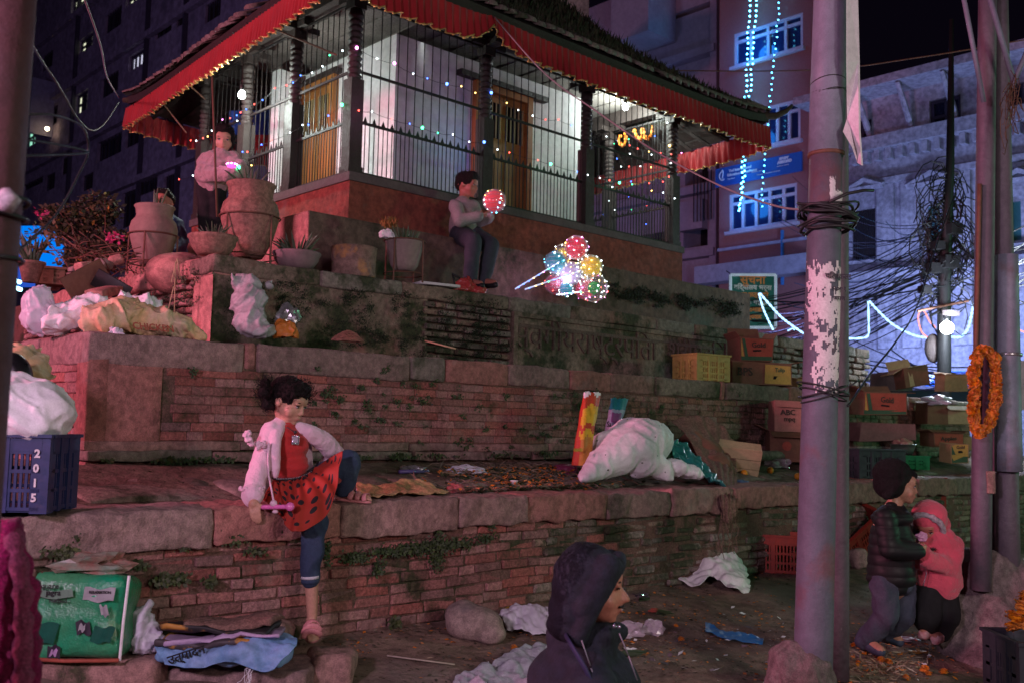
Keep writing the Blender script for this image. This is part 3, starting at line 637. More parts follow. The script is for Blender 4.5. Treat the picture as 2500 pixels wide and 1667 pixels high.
# red fringed valances
def valance(a, b, h=.25, pleat=.075, sc0=0, sc1=0, seed=1, drop=.0):
    L = (b - a).length; d = (b - a).normalized(); o = Vector((d.y, -d.x, 0)); n = int(L / .012); nv = 7; mb = MB(); mb.smooth = True; vs = []; bot = []
    for i in range(n + 1):
        s = L * i / n; f = s / L; top = a.lerp(b, f); lift = (abs(f - .5) * 2) ** 6 * .03; sw = mnoise.noise(Vector((s * .8, seed, 0)))
        hh = h * (1 + .10 * sw)
        if sc0 and s < sc0: hh *= .30 + .70 * sqrt(max(0, 1 - (1 - s / sc0) ** 2))
        if sc1 and L - s < sc1: hh *= .30 + .70 * sqrt(max(0, 1 - (1 - (L - s) / sc1) ** 2))
        ph = s / pleat * 2 * pi + 1.6 * mnoise.noise(Vector((s * 3, seed, 5)))
        for j in range(nv + 1):
            g = j / nv; am = (.006 + .020 * g) * (1 + .5 * mnoise.noise(Vector((s * 2.3, seed, 9))))
            p = top + o * (.012 + am * sin(ph) + .012 * g) + d * .006 * g * cos(ph * 1.0) - ZZ * (hh * g) - ZZ * (.012 * g * sin(ph * .5 + seed)) + ZZ * lift - ZZ * drop; vs.append(p)
        bot.append(vs[-1].copy())
    mb.add(vs, [(i * (nv + 1) + j, i * (nv + 1) + j + 1, (i + 1) * (nv + 1) + j + 1, (i + 1) * (nv + 1) + j) for i in range(n) for j in range(nv)])
    v = part('valance', mb, MT['red_cloth'], tp, True)
    mb = MB(); mb.smooth = True; rr = random.Random(seed)
    mb.tube([p - ZZ * .004 for p in bot[::2]], .0065, 5)
    for i in range(0, len(bot), 5): mb.ell(bot[i] - ZZ * .012 + o * .004, (.012 * rr.uniform(.6, 1.3), .008, .008 * rr.uniform(.6, 1.3)), nu=6, nv=4)
    t = part('gold_fringe', mb, MT['gold'], v)
    t.data.transform(Matrix.Translation(-tp.location)); return v
dd = (C2 - C1); k = (tw(onpl(1200, 40, C1, Vector((.682, -.731, 0))))[0] - tw(C1)[0]) / dd.length
valance(C1, C1 + dd * (k - .002), sc1=.45, seed=1); valance(C1 + dd * (k + .002), C2, sc0=.45, seed=2)
valance(C3, C1, h=.23, pleat=.065, seed=3); valance(C4, C3, h=.25, seed=4, pleat=.09); valance(C2, C4, h=.24, seed=5, pleat=.1)
# grass and moss growing on the roof
def tufts(mb, fn, n, size, rnd, per=4, spread=.5, up=1.0):
    for _ in range(n):
        p = fn(rnd)
        if p is None: continue
        for k in range(per):
            a = rnd.uniform(0, 2 * pi); s = size * rnd.uniform(.4, 1.3); d = Vector((cos(a) * spread, sin(a) * spread, up)).normalized(); sd = Vector((-sin(a), cos(a), 0)) * s * .12
            q = p + Vector((rnd.uniform(-1, 1), rnd.uniform(-1, 1), 0)) * size * .5
            mb.add([q - sd, q + sd, q + d * s * .6 + sd * .6 + ZZ * 0, q + d * s - ZZ * s * .15 * rnd.random()], [(0, 1, 2, 3)])
rg = random.Random(9); m = MB()
tufts(m, lambda r: roofp(C1, C2, (r.random(), .03 + .75 * r.random() ** 1.2), .08), 5200, .11, rg, 4)
tufts(m, lambda r: roofp(C3, C1, (r.random(), .08 + .6 * r.random()), .08), 1200, .10, rg, 4)
o = single('roof_grass', m, mat('roof_weeds', (.028, .025, .014), .9, ns=9, col2=(.05, .036, .02), rand=.5), 'dark dry weeds covering the temple roof', 'weeds', kind='stuff')
# upturned corner finial
m = MB(); m.smooth = True; q = C2 + ZZ * .16; out = (C2 - AP); out.z = 0; out.normalize()
m.tube([q - out * .35 + ZZ * .02, q - out * .1, q + out * .08 + ZZ * .0, q + out * .20 + ZZ * .06, q + out * .27 + ZZ * .13], [.05, .05, .04, .03, .018], 7); part('corner_finial', m, MT['roof'], tp, True)
m = MB(); m.smooth = True; q = C3 + ZZ * .13; out = (C3 - AP); out.z = 0; out.normalize()
m.tube([q - out * .35, q - out * .1, q + out * .05], [.05, .05, .03], 7); part('corner_finial', m, MT['roof'], tp, True)
# ---- bulbs under the ceiling
def bulb(px, py, w, lab, power, col=(.86, 1.0, .93), plane='w'):
    p = onw(px, py, w); print('bulb', p, tw(p)); zc = Z5 + 1.8
    t = thing('light_bulb', lab, 'light bulb', p)
    m = MB(); m.smooth = True; m.ell((0, 0, 0), (.034, .034, .04)); part('globe', m, glow('bulb_white', col, 90), t)
    m = MB(); m.lathe([(.02, .045), (.022, .09), (.01, .1)], n=10); part('socket', m, MT['cable'], t)
    m = MB(); m.tube([(0, 0, .1), (0, 0, max(.12, zc - p.z))], .004, 5); part('flex', m, MT['cable'], t)
    lamp('POINT', 'bulb_light', p - ZZ * .07, col, power, .05)
bulb(1527, 262, 3.42, 'bare white bulb glowing in the open right bay of the temple', 75)
bulb(590, 232, 4.45, 'bare white bulb glowing in the left rear bay of the temple', 60)
# ---- fairy lights
CC = {'w': (.8, .95, 1), 'b': (.06, .16, 1), 'g': (.05, 1, .35), 'r': (1, .08, .06), 'p': (1, .25, .85), 'y': (1, .65, .15), 'c': (.1, .6, 1)}
bm_ = {}
def blob_bulb(parent, p, c, r=.011, s=30):
    if (c, s) not in bm_:
        m = MB(); m.smooth = True; m.ell((0, 0, 0), 1, nu=8, nv=6); me = m.mesh('bulb'); me.materials.append(glow('led_%s_%g' % (c, s), CC[c], s)); bm_[(c, s)] = me
    o = bpy.data.objects.new('bulb', bm_[(c, s)]); COL.objects.link(o); o.parent = parent; o.location = p - parent.location; o.scale = (r, r, r)
def string(lab, lst, fn, grp='strings of coloured fairy lights', wire=True, s=9, r=.0105, cat='fairy lights', sag=.01):
    r *= .68
    P = [fn(x, y) for (x, y, c) in lst]; t = thing('fairy_light_string', lab, cat, P[0], group=grp)
    if wire and len(P) > 1:
        pts = []
        for i in range(len(P) - 1):
            for k in range(4): f = k / 4; pts.append(P[i].lerp(P[i + 1], f) - ZZ * sag * sin(pi * f) - P[0])
        pts.append(P[-1] - P[0]); m = MB(); m.tube(pts, .0022, 4); part('wire', m, MT['cable'], t)
    for p, (x, y, c) in zip(P, lst): blob_bulb(t, p, c.lower()[0], r * (1.9 if c.isupper() else 1) , s * (1.5 if c.isupper() else 1))
z2 = lambda l: [(600 + x / 3.136, y / 3.136, c) for x, y, c in l]; z3 = lambda l: [(1200 + x / 3.136, y / 3.136, c) for x, y, c in l]; z1_ = lambda l: [(x / 3.136, y / 3.136, c) for x, y, c in l]
fr = lambda x, y: onw(x, y, PW[0] - .07); lf = lambda x, y: ont(x, y, PT[0] - .07)
string('fairy light string along the upper front rail between corner post and door', z2([(850, 368, 'P'), (1003, 450, 'w'), (1138, 487, 'P'), (1282, 567, 'w'), (1390, 602, 'b'), (1540, 645, 'B'), (1650, 663, 'y'), (1758, 713, 'y'), (1880, 712, 'B'), (1998, 790, 'y'), (2086, 845, 'w')]) + z3([(315, 888, 'w'), (413, 918, 'r'), (513, 918, 'r'), (613, 962, 'b')]), fr)
string('fairy light string along the lower spiked front rail', z2([(865, 848, 'r'), (965, 857, 'w'), (1117, 915, 'r'), (1255, 950, 'b'), (1352, 980, 'G'), (1470, 1020, 'g'), (1585, 1032, 'w'), (1710, 1088, 'w'), (1825, 1090, 'B'), (1927, 1147, 'w'), (2018, 1170, 'r')]) + z3([(355, 1228, 'r'), (453, 1258, 'G'), (655, 1318, 'b'), (737, 1342, 'w')]), fr)
string('fairy light string along the upper left rail beside the corner post', z2([(740, 390, 'w'), (642, 425, 'g'), (587, 510, 'w'), (508, 560, 'w'), (420, 580, 'b'), (362, 635, 'b'), (313, 657, 'r'), (223, 677, 'r'), (128, 768, 'b'), (65, 800, 'r'), (3, 838, 'b')]), lf)
string('fairy light string along the lower left rail in front of the side door', z2([(737, 805, 'G'), (632, 888, 'b'), (480, 957, 'b'), (435, 960, 'w'), (340, 1017, 'w'), (197, 1077, 'r'), (120, 1110, 'b'), (12, 1165, 'r')]), lf)
string('fairy light string behind the girl in the pink fluffy sweater', z1_([(1842, 863, 'r'), (1812, 885, 'b'), (1815, 928, 'w'), (1762, 907, 'r'), (1703, 918, 'p'), (1622, 1003, 'w'), (1590, 1047, 'y'), (1555, 1060, 'r'), (1503, 1080, 'w'), (1460, 1078, 'r')]), lf)
string('short fairy light string low beside the tall pot', z1_([(2080, 1078, 'r'), (2003, 1110, 'b'), (1895, 1165, 'r'), (1857, 1165, 'b'), (1818, 1230, 'p'), (1925, 1268, 'y')]), lf)
string('fairy lights hanging low at the far left end of the temple', z1_([(1477, 1347, 'w'), (1370, 1375, 'r')]), lf)
st = lambda x, y: onw(x, y, PW[0] - .07); bk = lambda x, y: ont(x, y, TR - .08)
string('upper fairy light string inside the open right bay under the marigold garlands', z3([(880, 1048, 'w'), (965, 1080, 'b'), (942, 1103, 'g'), (1050, 1068, 'g'), (1058, 1115, 'r'), (1120, 1140, 'r'), (1205, 1163, 'y'), (1225, 1187, 'w'), (1295, 1173, 'r'), (1375, 1183, 'r'), (1363, 1118, 'Y'), (1250, 1045, 'b'), (1345, 943, 'w')]), bk)
string('middle fairy light string inside the open right bay across the red valance', z3([(960, 1217, 'b'), (1060, 1180, 'w'), (992, 1278, 'w'), (1053, 1278, 'r'), (1140, 1275, 'w'), (1222, 1283, 'y'), (1348, 1288, 'r'), (1373, 1250, 'w'), (1455, 1173, 'p')]), bk)
string('fairy light string with a large green bulb in the open right bay', z3([(830, 1365, 'w'), (903, 1382, 'r'), (980, 1402, 'G'), (1068, 1392, 'b'), (1207, 1405, 'r'), (1313, 1393, 'r'), (1358, 1355, 'r')]), st)
string('lowest fairy light string on the grille of the open right bay', z3([(925, 1435, 'w'), (1077, 1414, 'g'), (1225, 1462, 'y'), (1313, 1477, 'w'), (1402, 1522, 'w')]), st)
string('scattered fairy lights near the sill of the open right bay', z3([(897, 1540, 'w'), (1048, 1510, 'b')]) + [(1200 + x / 3.136, 400 + y / 3.136, c) for x, y, c in ((850, 390, 'b'), (942, 357, 'w'), (1068, 355, 'g'), (1190, 325, 'r'), (1185, 463, 'b'))], bk)
bulb(1075, 12, 3.35, 'bare white bulb high under the front eave beside the corner post', 13)  # added bulb, unseen behind the valance, to brighten the white shrine walls
lamp('POINT', 'fairy_glow', W(2.05, W5 - .25, 4.0), (1, .3, .8), 1.2, .1)
lamp('POINT', 'fairy_glow_blue', W(3.7, W5 + .25, 4.1), (.15, .25, 1), 1.6, .1)
# marigold garlands in the right bay
def marigold_mesh(r=.03, seed=1):
    rr = random.Random(seed); mb = MB()
    for k in range(34):
        a = rr.uniform(0, 2 * pi); e = rr.uniform(-.9, 1.4); d = Vector((cos(a) * cos(e), sin(a) * cos(e), sin(e) * .75)); s = d.cross(ZZ)
        if s.length < .1: s = Vector((1, 0, 0))
        s.normalize(); t = d.cross(s); c = d * r * rr.uniform(.5, .75)
        mb.add([c - s * r * .32, c + s * r * .32, c + s * r * .36 + d * r * .42 + t * r * .15, c - s * r * .36 + d * r * .42 - t * r * .12], [(0, 1, 2, 3)])
    mb.ell((0, 0, 0), (r * .72, r * .72, r * .5), nu=8, nv=6); return mb.mesh('marigold')
MG = [marigold_mesh(.03, i) for i in range(4)]
for g_ in MG: g_.materials.append(MT['marigold'])
def garland(lab, pts, r, n, name='marigold_garland', closed=False, grp=None):
    L = [Vector(p) for p in pts]; t = thing(name, lab, 'garland', L[0], group=grp); rr = random.Random(len(pts) * 7 + n); cum = [0]
    for i in range(len(L) - 1): cum.append(cum[-1] + (L[i + 1] - L[i]).length)
    m = MB(); m.tube([p - L[0] for p in L], r * .18, 5); part('thread', m, MT['cable'], t)
    for i in range(n):
        s = cum[-1] * (i + .5) / n; k = max(j for j in range(len(cum)) if cum[j] <= s); k = min(k, len(L) - 2); p = L[k].lerp(L[k + 1], (s - cum[k]) / max(1e-6, cum[k + 1] - cum[k]))
        o = bpy.data.objects.new('flower', MG[i % 4]); COL.objects.link(o); o.parent = t; o.location = p - L[0] + Vector((rr.uniform(-1, 1), rr.uniform(-1, 1), rr.uniform(-1, 1))) * r * .2; sc = r / .03 * rr.uniform(.85, 1.15); o.scale = (sc, sc, sc); o.rotation_euler = (rr.uniform(0, 6), rr.uniform(0, 6), rr.uniform(0, 6))
    return t
gb = lambda l: [ont(1200 + x / 3.136, y / 3.136, TR - .10) for x, y in l]
garland('small marigold loop hanging left in the open right bay', gb([(985, 1040), (975, 1080), (990, 1115), (1020, 1110), (1030, 1060), (1020, 1025)]), .022, 16)
garland('marigold garland draped in the middle of the open right bay', gb([(1095, 1000), (1110, 1050), (1135, 1078), (1155, 1040), (1150, 985)]), .022, 16)
garland('marigold garland draped rightmost in the open right bay', gb([(1160, 985), (1165, 1040), (1190, 1070), (1225, 1040), (1238, 965)]), .022, 18)
# wooden prop sticks holding the left eave
for (x0, y0, x1, y1, wa, lab) in ((375, 225, 455, 325, 5.2, 'thin wooden prop near the left end of the eave'), (430, 180, 500, 243, 4.6, 'thin prop behind the girl under the left eave'), (600, 43, 822, 135, 3.3, 'long thin pole from the left eave to the corner post')):
    p1 = ont(x1, y1, T5 - .02); tt, ww = tw(p1); m = MB(); m.tube([onpl(x0, y0, C1, Vector((.792, .611, 0))) + Vector((0, 0, 0)), p1], .009, 6); single('prop_stick', m, MT['rust'], lab, 'stick')
# cloth banners hung on the rear grille seen through the left bay
def cloth_quad(nm, lab, cat, P, matn, amp=.02, sc=6, th=.004, n=20, grp=None):
    a, b, c, d = P; vs = []; mb = MB(); mb.smooth = True; nn = (b - a).cross(d - a).normalized()
    for j in range(n + 1):
        for i in range(n + 1):
            p = a.lerp(b, i / n).lerp(d.lerp(c, i / n), j / n); vs.append(p + nn * amp * mnoise.noise(p * sc) + nn * amp * .5 * mnoise.noise(p * sc * 3))
    mb.add(vs, [(j * (n + 1) + i, j * (n + 1) + i + 1, (j + 1) * (n + 1) + i + 1, (j + 1) * (n + 1) + i) for j in range(n) for i in range(n)])
    mb.add([v + nn * th for v in vs], [(j * (n + 1) + i, (j + 1) * (n + 1) + i, (j + 1) * (n + 1) + i + 1, j * (n + 1) + i + 1) for j in range(n) for i in range(n)])
    return single(nm, mb, matn, lab, cat, grp)
q = lambda x, y: onw(x, y, 5.80)
cloth_quad('banner', 'red cloth banner behind the left rear grille of the temple', 'banner', [q(610, 375), q(690, 375), q(690, 330), q(610, 330)][::-1], MT['red_cloth'])
cloth_quad('banner', 'deep blue cloth banner above the red one behind the left grille', 'banner', [q(560, 330), q(660, 330), q(660, 270), q(560, 270)][::-1], mat('blue_banner', (.02, .05, .30), .8))
# ================================================================ buildings behind
def sz(p, O): return (p - O).dot(VX), p.z
class Facade:
    def __init__(s, O, label, matn, name='building', cat='building'):
        s.O = O; s.root = thing(name, label, cat, (O.x, O.y, .15)); s.m = matn; s.op = []
    def q(s, px, py): p = onpl(px, py, s.O, UX); return sz(p, s.O)
    def P(s, a, z, out=0.0): return s.O * 1 + VX * a - UX * out + ZZ * (z - s.O.z)
    def rect(s, x0, y0, x1, y1):      # two opposite corners in the photograph, traced onto the facade plane
        a, za = s.q(x0, y0); b, zb = s.q(x1, y1); return min(a, b), max(a, b), min(za, zb), max(za, zb)
    def bx(s, nm, a0, a1, z0, z1, o0, o1, mt, par=None):
        m = MB(); m.add([s.P(a, z, o) for z in (z0, z1) for o in (o0, o1) for a in (a0, a1)], [(0, 2, 3, 1), (4, 5, 7, 6), (0, 1, 5, 4), (1, 3, 7, 5), (3, 2, 6, 7), (2, 0, 4, 6)])
        par = par or s.root; o = part(nm, m, mt, par); loc = Vector(par.location) + (Vector(par.parent.location) if par.parent else Vector((0, 0, 0)))
        o.data.transform(Matrix.Translation(-loc)); return o
    def wall(s, a0, a1, z0, z1, depth=.3, back=6):
        A = sorted({a0, a1, *[v for r in s.op for v in r[:2] if a0 < v < a1]}); Z = sorted({z0, z1, *[v for r in s.op for v in r[2:4] if z0 < v < z1]}); m = MB()
        for i in range(len(A) - 1):
            for j in range(len(Z) - 1):
                c = ((A[i] + A[i + 1]) / 2, (Z[j] + Z[j + 1]) / 2)
                if any(r[0] < c[0] < r[1] and r[2] < c[1] < r[3] for r in s.op): continue
                m.quad(s.P(A[i], Z[j]), s.P(A[i + 1], Z[j]), s.P(A[i + 1], Z[j + 1]), s.P(A[i], Z[j + 1]))
        for r in s.op:
            a, b, c, d = r[:4]
            for (p, q) in (((a, c), (b, c)), ((b, c), (b, d)), ((b, d), (a, d)), ((a, d), (a, c))): m.quad(s.P(*p), s.P(*q), s.P(*q, -depth), s.P(*p, -depth))
        for (p, q) in (((a0, z0), (a0, z1)), ((a1, z0), (a1, z1)), ((a0, z1), (a1, z1))): m.quad(s.P(*p), s.P(*q), s.P(*q, -back), s.P(*p, -back))
        o = part('wall', m, s.m, s.root); o.data.transform(Matrix.Translation(-s.root.location))
        s.bx('inner_wall', a0 + .05, a1 - .05, z0, z1 - .05, -back, -back + .1, s.m)
    def window(s, r, nx=2, ny=1, frame=None, glass=None, transom=0, depth=.12, fw=.06, lit=False, sill=True, grillw=0):
        a0, a1, z0, z1 = r; s.op.append(r); f = s.bx('window', a0, a1, z1 - fw, z1, -depth, -depth + .07, frame)
        s.bx('frame', a0, a1, z0, z0 + fw, -depth, -depth + .07, frame, f)
        xs = [a0 + (a1 - a0) * i / nx for i in range(nx + 1)]
        for i, x in enumerate(xs):
            q = fw / 2; x = min(max(x, a0 + q), a1 - q); s.bx('frame', x - q, x + q, z0 + fw, z1 - fw, -depth, -depth + .07, frame, f)
        ys = [z0 + fw] + [z0 + (z1 - z0) * j / ny for j in range(1, ny)] + ([z0 + (z1 - z0) * transom] if transom else []) + [z1 - fw]
        for y in ys[1:-1]: s.bx('frame', a0 + fw, a1 - fw, y - fw / 2, y + fw / 2, -depth + .001, -depth + .065, frame, f)
        for i in range(nx): s.bx('pane', xs[i] + fw / 2, xs[i + 1] - fw / 2, z0 + fw, z1 - fw, -depth - .01, -depth + .01, glass[i % len(glass)] if isinstance(glass, list) else glass, f)
        if sill: s.bx('sill', a0 - .08, a1 + .08, z0 - .09, z0 - .002, .002, .12, frame, f)
        if grillw:
            for i in range(1, grillw): x = a0 + (a1 - a0) * i / grillw; s.bx('window_bar', x - .015, x + .015, z0 + .02, z1 - .02, -.05, -.02, MT['iron'], f)
        return f
MT['dark_glass'] = mat('dark_window_glass', (.012, .014, .03), .15, nm=.3, spec=.6)
MT['white_frame'] = mat('white_window_frame', (.55, .55, .60), .6, ns=4, nm=.3)
MT['shutter'] = mat('dark_shutter', (.035, .03, .05), .7, ns=5)
LB = Facade(Vector((-11.2, 34, 0)), 'tall dim concrete apartment block left behind the temple, a few windows lit', mat('blue_grey_render', (.20, .175, .23), .9, ns=.6, col2=(.12, .10, .15), bump=.3, bs=4, stain=(.09, .08, .11), ss=.8, st=.56))
litg = glow('lit_window_warm', (.85, .88, .62), 1.0); litc = glow('lit_window_green', (.35, .85, .62), .9); litw = glow('lit_window_pale', (.75, .74, .95), .9)
def lwin(x0, y0, x1, y1, nx=3, ny=2, glass=None, **k):
    r = LB.rect(x0, y0, x1, y1); LB.window(r, nx, ny, MT['shutter'], glass or MT['dark_glass'], fw=.10, sill=False, depth=.2, **k)
lwin(172, 42, 218, -35, 3, 2, [litg, litg, litg]); lwin(306, 20, 345, -30, 3, 1, [MT['dark_glass'], litg, litg])
lwin(190, 135, 228, 75, 3, 2, [litg, MT['shutter'], litg]); lwin(312, 178, 352, 115, 4, 1, [litw, litw]); lwin(181, 285, 215, 215, 3, 2, [litg, MT['dark_glass'], litg])
lwin(60, 365, 88, 300, 2, 2, [litc, litc]); lwin(120, 312, 142, 250, 2, 2, [MT['shutter'], MT['dark_glass']])
for (x0, y0, x1, y1) in ((255, 88, 298, 10), (378, 100, 420, 40), (245, 245, 290, 170), (235, 400, 298, 320), (305, 365, 345, 305), (375, 330, 432, 270), (360, 88, 365, 84), (150, 430, 170, 380), (110, 470, 135, 420), (55, 470, 105, 430), (340, 480, 385, 430), (398, 500, 436, 420), (295, 560, 335, 460), (430, 70, 460, 10), (250, 560, 285, 490), (200, 470, 228, 420), (100, 180, 130, 120), (55, 240, 80, 180), (240, -30, 285, -110), (380, -20, 430, -90), (500, 60, 540, -10), (510, 240, 545, 170), (490, 420, 530, 340), (455, 190, 480, 130)):
    if abs(x1 - x0) > 10: lwin(x0, y0, x1, y1, 3, 1, MT['dark_glass'], grillw=7)
a_r = LB.q(700, 300)[0]; a_l = LB.q(-60, 300)[0]
LB.wall(a_r, a_l, .1, 27)
for (x, y) in ((330, 445), (330, 282), (330, 112), (330, -70)):
    _, z = LB.q(x, y); LB.bx('string_course', a_r, a_l, z - .12, z + .12, .002, .22, LB.m)
for x in (352, 445, 180):
    a, _ = LB.q(x, 300); LB.bx('downpipe', a - .07, a + .07, .2, 27, .01, .16, MT['shutter'])
m = MB(); a, z = LB.q(137, 320); m.ell(LB.P(a, z, .4), .09); single('street_bulb', m, glow('warm_bulb', (1, .7, .4), 20), 'tiny warm bulb glowing on the dark apartment block', 'light bulb')
a, z = LB.q(130, 270); m = MB(); m.box(LB.P(a, z, .5), (.15, 1.0, 2.6), atan2(VX.y, VX.x)); single('hanging_sign', m, mat('dim_sign', (.2, .2, .28), .6), 'narrow dim vertical sign sticking out of the apartment block', 'sign')
# glowing blue shop front low at the left edge
def signboard(lab, x0, y0, x1, y1, Y, mt, frame=None, name='shop_sign', th=.12):
    a, b, c, d = D(x0, y1, Y), D(x1, y1, Y), D(x1, y0, Y), D(x0, y0, Y); t = thing(name, lab, 'sign', (a + b) / 2)
    m = MB(); o = Vector((0, th, 0)); m.add([a, b, c, d, a + o, b + o, c + o, d + o], [(0, 1, 2, 3), (7, 6, 5, 4), (0, 4, 5, 1), (1, 5, 6, 2), (2, 6, 7, 3), (3, 7, 4, 0)])
    part('panel', m, mt, t, True)
    if frame:
        m = MB(); e = Vector((0, -.02, 0))
        for p, q_ in ((a, b), (b, c), (c, d), (d, a)): m.tube([p + e, q_ + e], .025, 4)
        part('frame', m, frame, t, True)
    return t
signboard('glowing cyan backlit shop board low at the far left', 36, 552, 152, 658, 24, glow('cyan_board', (.0, .22, .95), .95))
signboard('second glowing blue board under the cyan one at the far left', 30, 600, 80, 700, 23.6, glow('blue_board', (.03, .12, .75), .7))
for i, (x0, y0, x1, y1) in enumerate(((26, 682, 50, 690), (28, 700, 52, 708))):
    m = MB(); m.tube([D(x0, y0, 23), D(x1, y1, 23)], .045, 6); single('neon_tube', m, glow('neon_cyan', (.35, .85, 1), 8), ('upper', 'lower')[i] + ' bright neon tube at the far left edge', 'neon tube')
lamp('AREA', 'cyan_board_light', D(60, 600, 22.5), (.05, .3, 1), 60, 2, D(250, 600, 12))
# ---- right hand side of the street
O_R = Vector((9.9, 24, 0))
BB = Facade(O_R.copy(), 'brick building with white framed windows, blue fairy lights and a blue signboard', mat('dim_brick_facade', (.33, .15, .13), .9, ns=20, col2=(.24, .11, .10), bump=.2, bs=40, stain=(.22, .16, .17), ss=.9, st=.6, rand=0))
MT['blue_glass'] = mat('blue_window_glass', (.015, .03, .09), .12, nm=.3, spec=.7)
def bwin(x0, y0, x1, y1, nx, **k): r = BB.rect(x0, y0, x1, y1); BB.window(r, nx, 1, MT['white_frame'], MT['blue_glass'], transom=.74, fw=.085, depth=.1, **k); return r
bwin(1792, 166, 1960, 30, 4); bwin(1868, 360, 1954, 240, 3); bwin(1780, 568, 1946, 446, 5)
BB.rect(0, 0, 1, 1)
aL = BB.q(1756, 300)[0]; aR = BB.q(1990, 300)[0]
BB.wall(aR, aL, .1, 17, back=.6)
MT['band'] = mat('pale_fascia', (.42, .43, .52), .7)
for (x, y, h) in ((1860, 640, .5),):
    _, z = BB.q(x, y); BB.bx('shop_fascia', aR, aL + .5, z - h, z, .003, .5, MT['band'])
_, z = BB.q(1870, 600); BB.bx('string_course', aR, aL, z, z + .08, .003, .08, MT['band'])
a, z = BB.q(1912, 590); BB.bx('downpipe', a - .03, a + .03, z - 1.2, z + .3, .01, .08, mat('blue_pipe', (.05, .25, .55), .5))
# signboard
r = BB.rect(1752, 460, 1962, 372); sg = thing('office_sign', 'blue signboard of an education consultancy on the brick building', 'sign', BB.P(r[0], r[2], .1))
sb = BB.bx('board', r[0], r[1], r[2], r[3], .06, .12, mat('sign_blue', (.015, .09, .36), .5, nm=.2, emis=(.01, .12, .5), es=.04)); sb.parent = sg; sb.data.transform(Matrix.Translation(BB.root.location - sg.location))
swt = mat('sign_white', (.55, .58, .66), .6, nm=.2, emis=(.3, .4, .7), es=.10)
def st_(s, fx, fz, size, bold=0): lettering(s, size, swt, sg, BB.P(r[1] + (r[0] - r[1]) * fx, r[2] + (r[3] - r[2]) * fz, .125), -VX, ZZ, .004, bold, align='LEFT')
H = r[3] - r[2]; st_('Ved International', .17, .74, H * .20, .004); st_('Education Consultancy', .15, .52, H * .20, .004); st_('Thak Road', .15, .30, H * .11)
st_('STUDY', .76, .82, H * .17, .008); st_('ABROAD', .74, .64, H * .20, .008); st_('Study your dream', .44, .42, H * .09); st_('AUSTRALIA  CANADA', .73, .45, H * .07); st_('CIT Integrated Education Consultancy', .50, .22, H * .09)
m = MB(); c = BB.P(r[1] + (r[0] - r[1]) * .09, r[2] + H * .55, .128)
for k in range(10):
    a = 1.2 + k * .42; a2 = a + .42; rr_ = H * .24
    m.tube([c - VX * rr_ * cos(a) * .8 + ZZ * rr_ * sin(a), c - VX * rr_ * cos(a2) * .8 + ZZ * rr_ * sin(a2)], H * .035, 5)
m.tube([c + ZZ * H * .2 - VX * H * .05, c - ZZ * H * .15], H * .03, 5); m.ell(c + ZZ * H * .28, H * .05); part('emblem', m, swt, sg, True)
# blue curtain of fairy lights hanging down the facade
def blue_string(lab, pts, n, r=.035, s=16):
    P = [BB.P(*BB.q(x, y), .35) for x, y in pts]; t = thing('blue_light_string', lab, 'fairy lights', P[0], group='strings of blue lights down the brick building')
    m = MB(); m.tube([p - P[0] for p in P], .006, 4); part('wire', m, MT['cable'], t); rr = random.Random(n)
    tot = [0]
    for i in range(len(P) - 1): tot.append(tot[-1] + (P[i + 1] - P[i]).length)
    for i in range(n):
        d = tot[-1] * i / (n - 1); k = min(max(j for j in range(len(tot)) if tot[j] <= d), len(P) - 2); p = P[k].lerp(P[k + 1], (d - tot[k]) / (tot[k + 1] - tot[k]))
        blob_bulb(t, p + VX * rr.uniform(-.03, .03), 'c' if r < .03 else 'C', r, s)
CC['C'] = (.28, .75, 1)
blue_string('bright blue light string down the brick building, left of the closely hung pair', [(1849, -40), (1845, 60), (1838, 238), (1831, 372), (1828, 460), (1822, 520)], 44, .026)
blue_string('bright blue light string down the brick building, right of the closely hung pair', [(1865, -40), (1860, 60), (1848, 238), (1840, 360), (1832, 460), (1824, 515)], 44, .026)
blue_string('fainter blue light string down the brick building, nearest the pale pole', [(1925, -40), (1918, 40), (1905, 170), (1892, 300), (1882, 400), (1878, 510)], 40, .02, 10)
lamp('POINT', 'blue_string_glow', BB.P(*BB.q(1846, 120), .45), (.02, .25, 1), 45, .3)
lamp('POINT', 'blue_string_glow', BB.P(*BB.q(1838, 330), .45), (.02, .25, 1), 28, .3)
lamp('POINT', 'blue_string_glow', BB.P(*BB.q(1826, 500), .45), (.02, .25, 1), 32, .3)
# ---- white balconied block further left
WBk = Facade(O_R.copy() + UX * 1.2, 'white concrete block with dark balconies between temple roof and brick building', mat('white_concrete', (.42, .40, .44), .85, ns=1.2, col2=(.30, .28, .33), bump=.2, bs=8))
MT['void'] = mat('dark_interior', (.012, .011, .014), .95, nm=.2)
for (x0, y0, x1, y1) in ((1545, 85, 1743, 0), (1640, 168, 1742, 112), (1672, 455, 1728, 383), (1500, 60, 1545, -20), (1668, 608, 1728, 495), (1560, 640, 1660, 560), (1460, 470, 1560, 400), (1472, 440, 1640, 380)):
    rr_ = WBk.rect(x0, y0, x1, y1); WBk.op.append(rr_); WBk.bx('recess_back', rr_[0], rr_[1], rr_[2], rr_[3], -1.0, -.9, MT['void'])
aL2 = WBk.q(1180, 300)[0]; aR2 = WBk.q(1758, 300)[0]; WBk.wall(aR2, aL2, .1, 16, depth=1.0)
for (x0, y0, x1, y1, o) in ((1650, 105, 1560, 30, 1.4), (1728, 560, 1668, 500, .3)):
    rr_ = WBk.rect(x0, y0, x1, y1); WBk.bx('balcony', rr_[0], rr_[1], rr_[2], rr_[3], .01, o, WBk.m)
for y in (140, 470, 625):
    _, z = WBk.q(1700, y); WBk.bx('floor_slab', aR2, aL2, z - .12, z + .12, .003, .35, WBk.m)
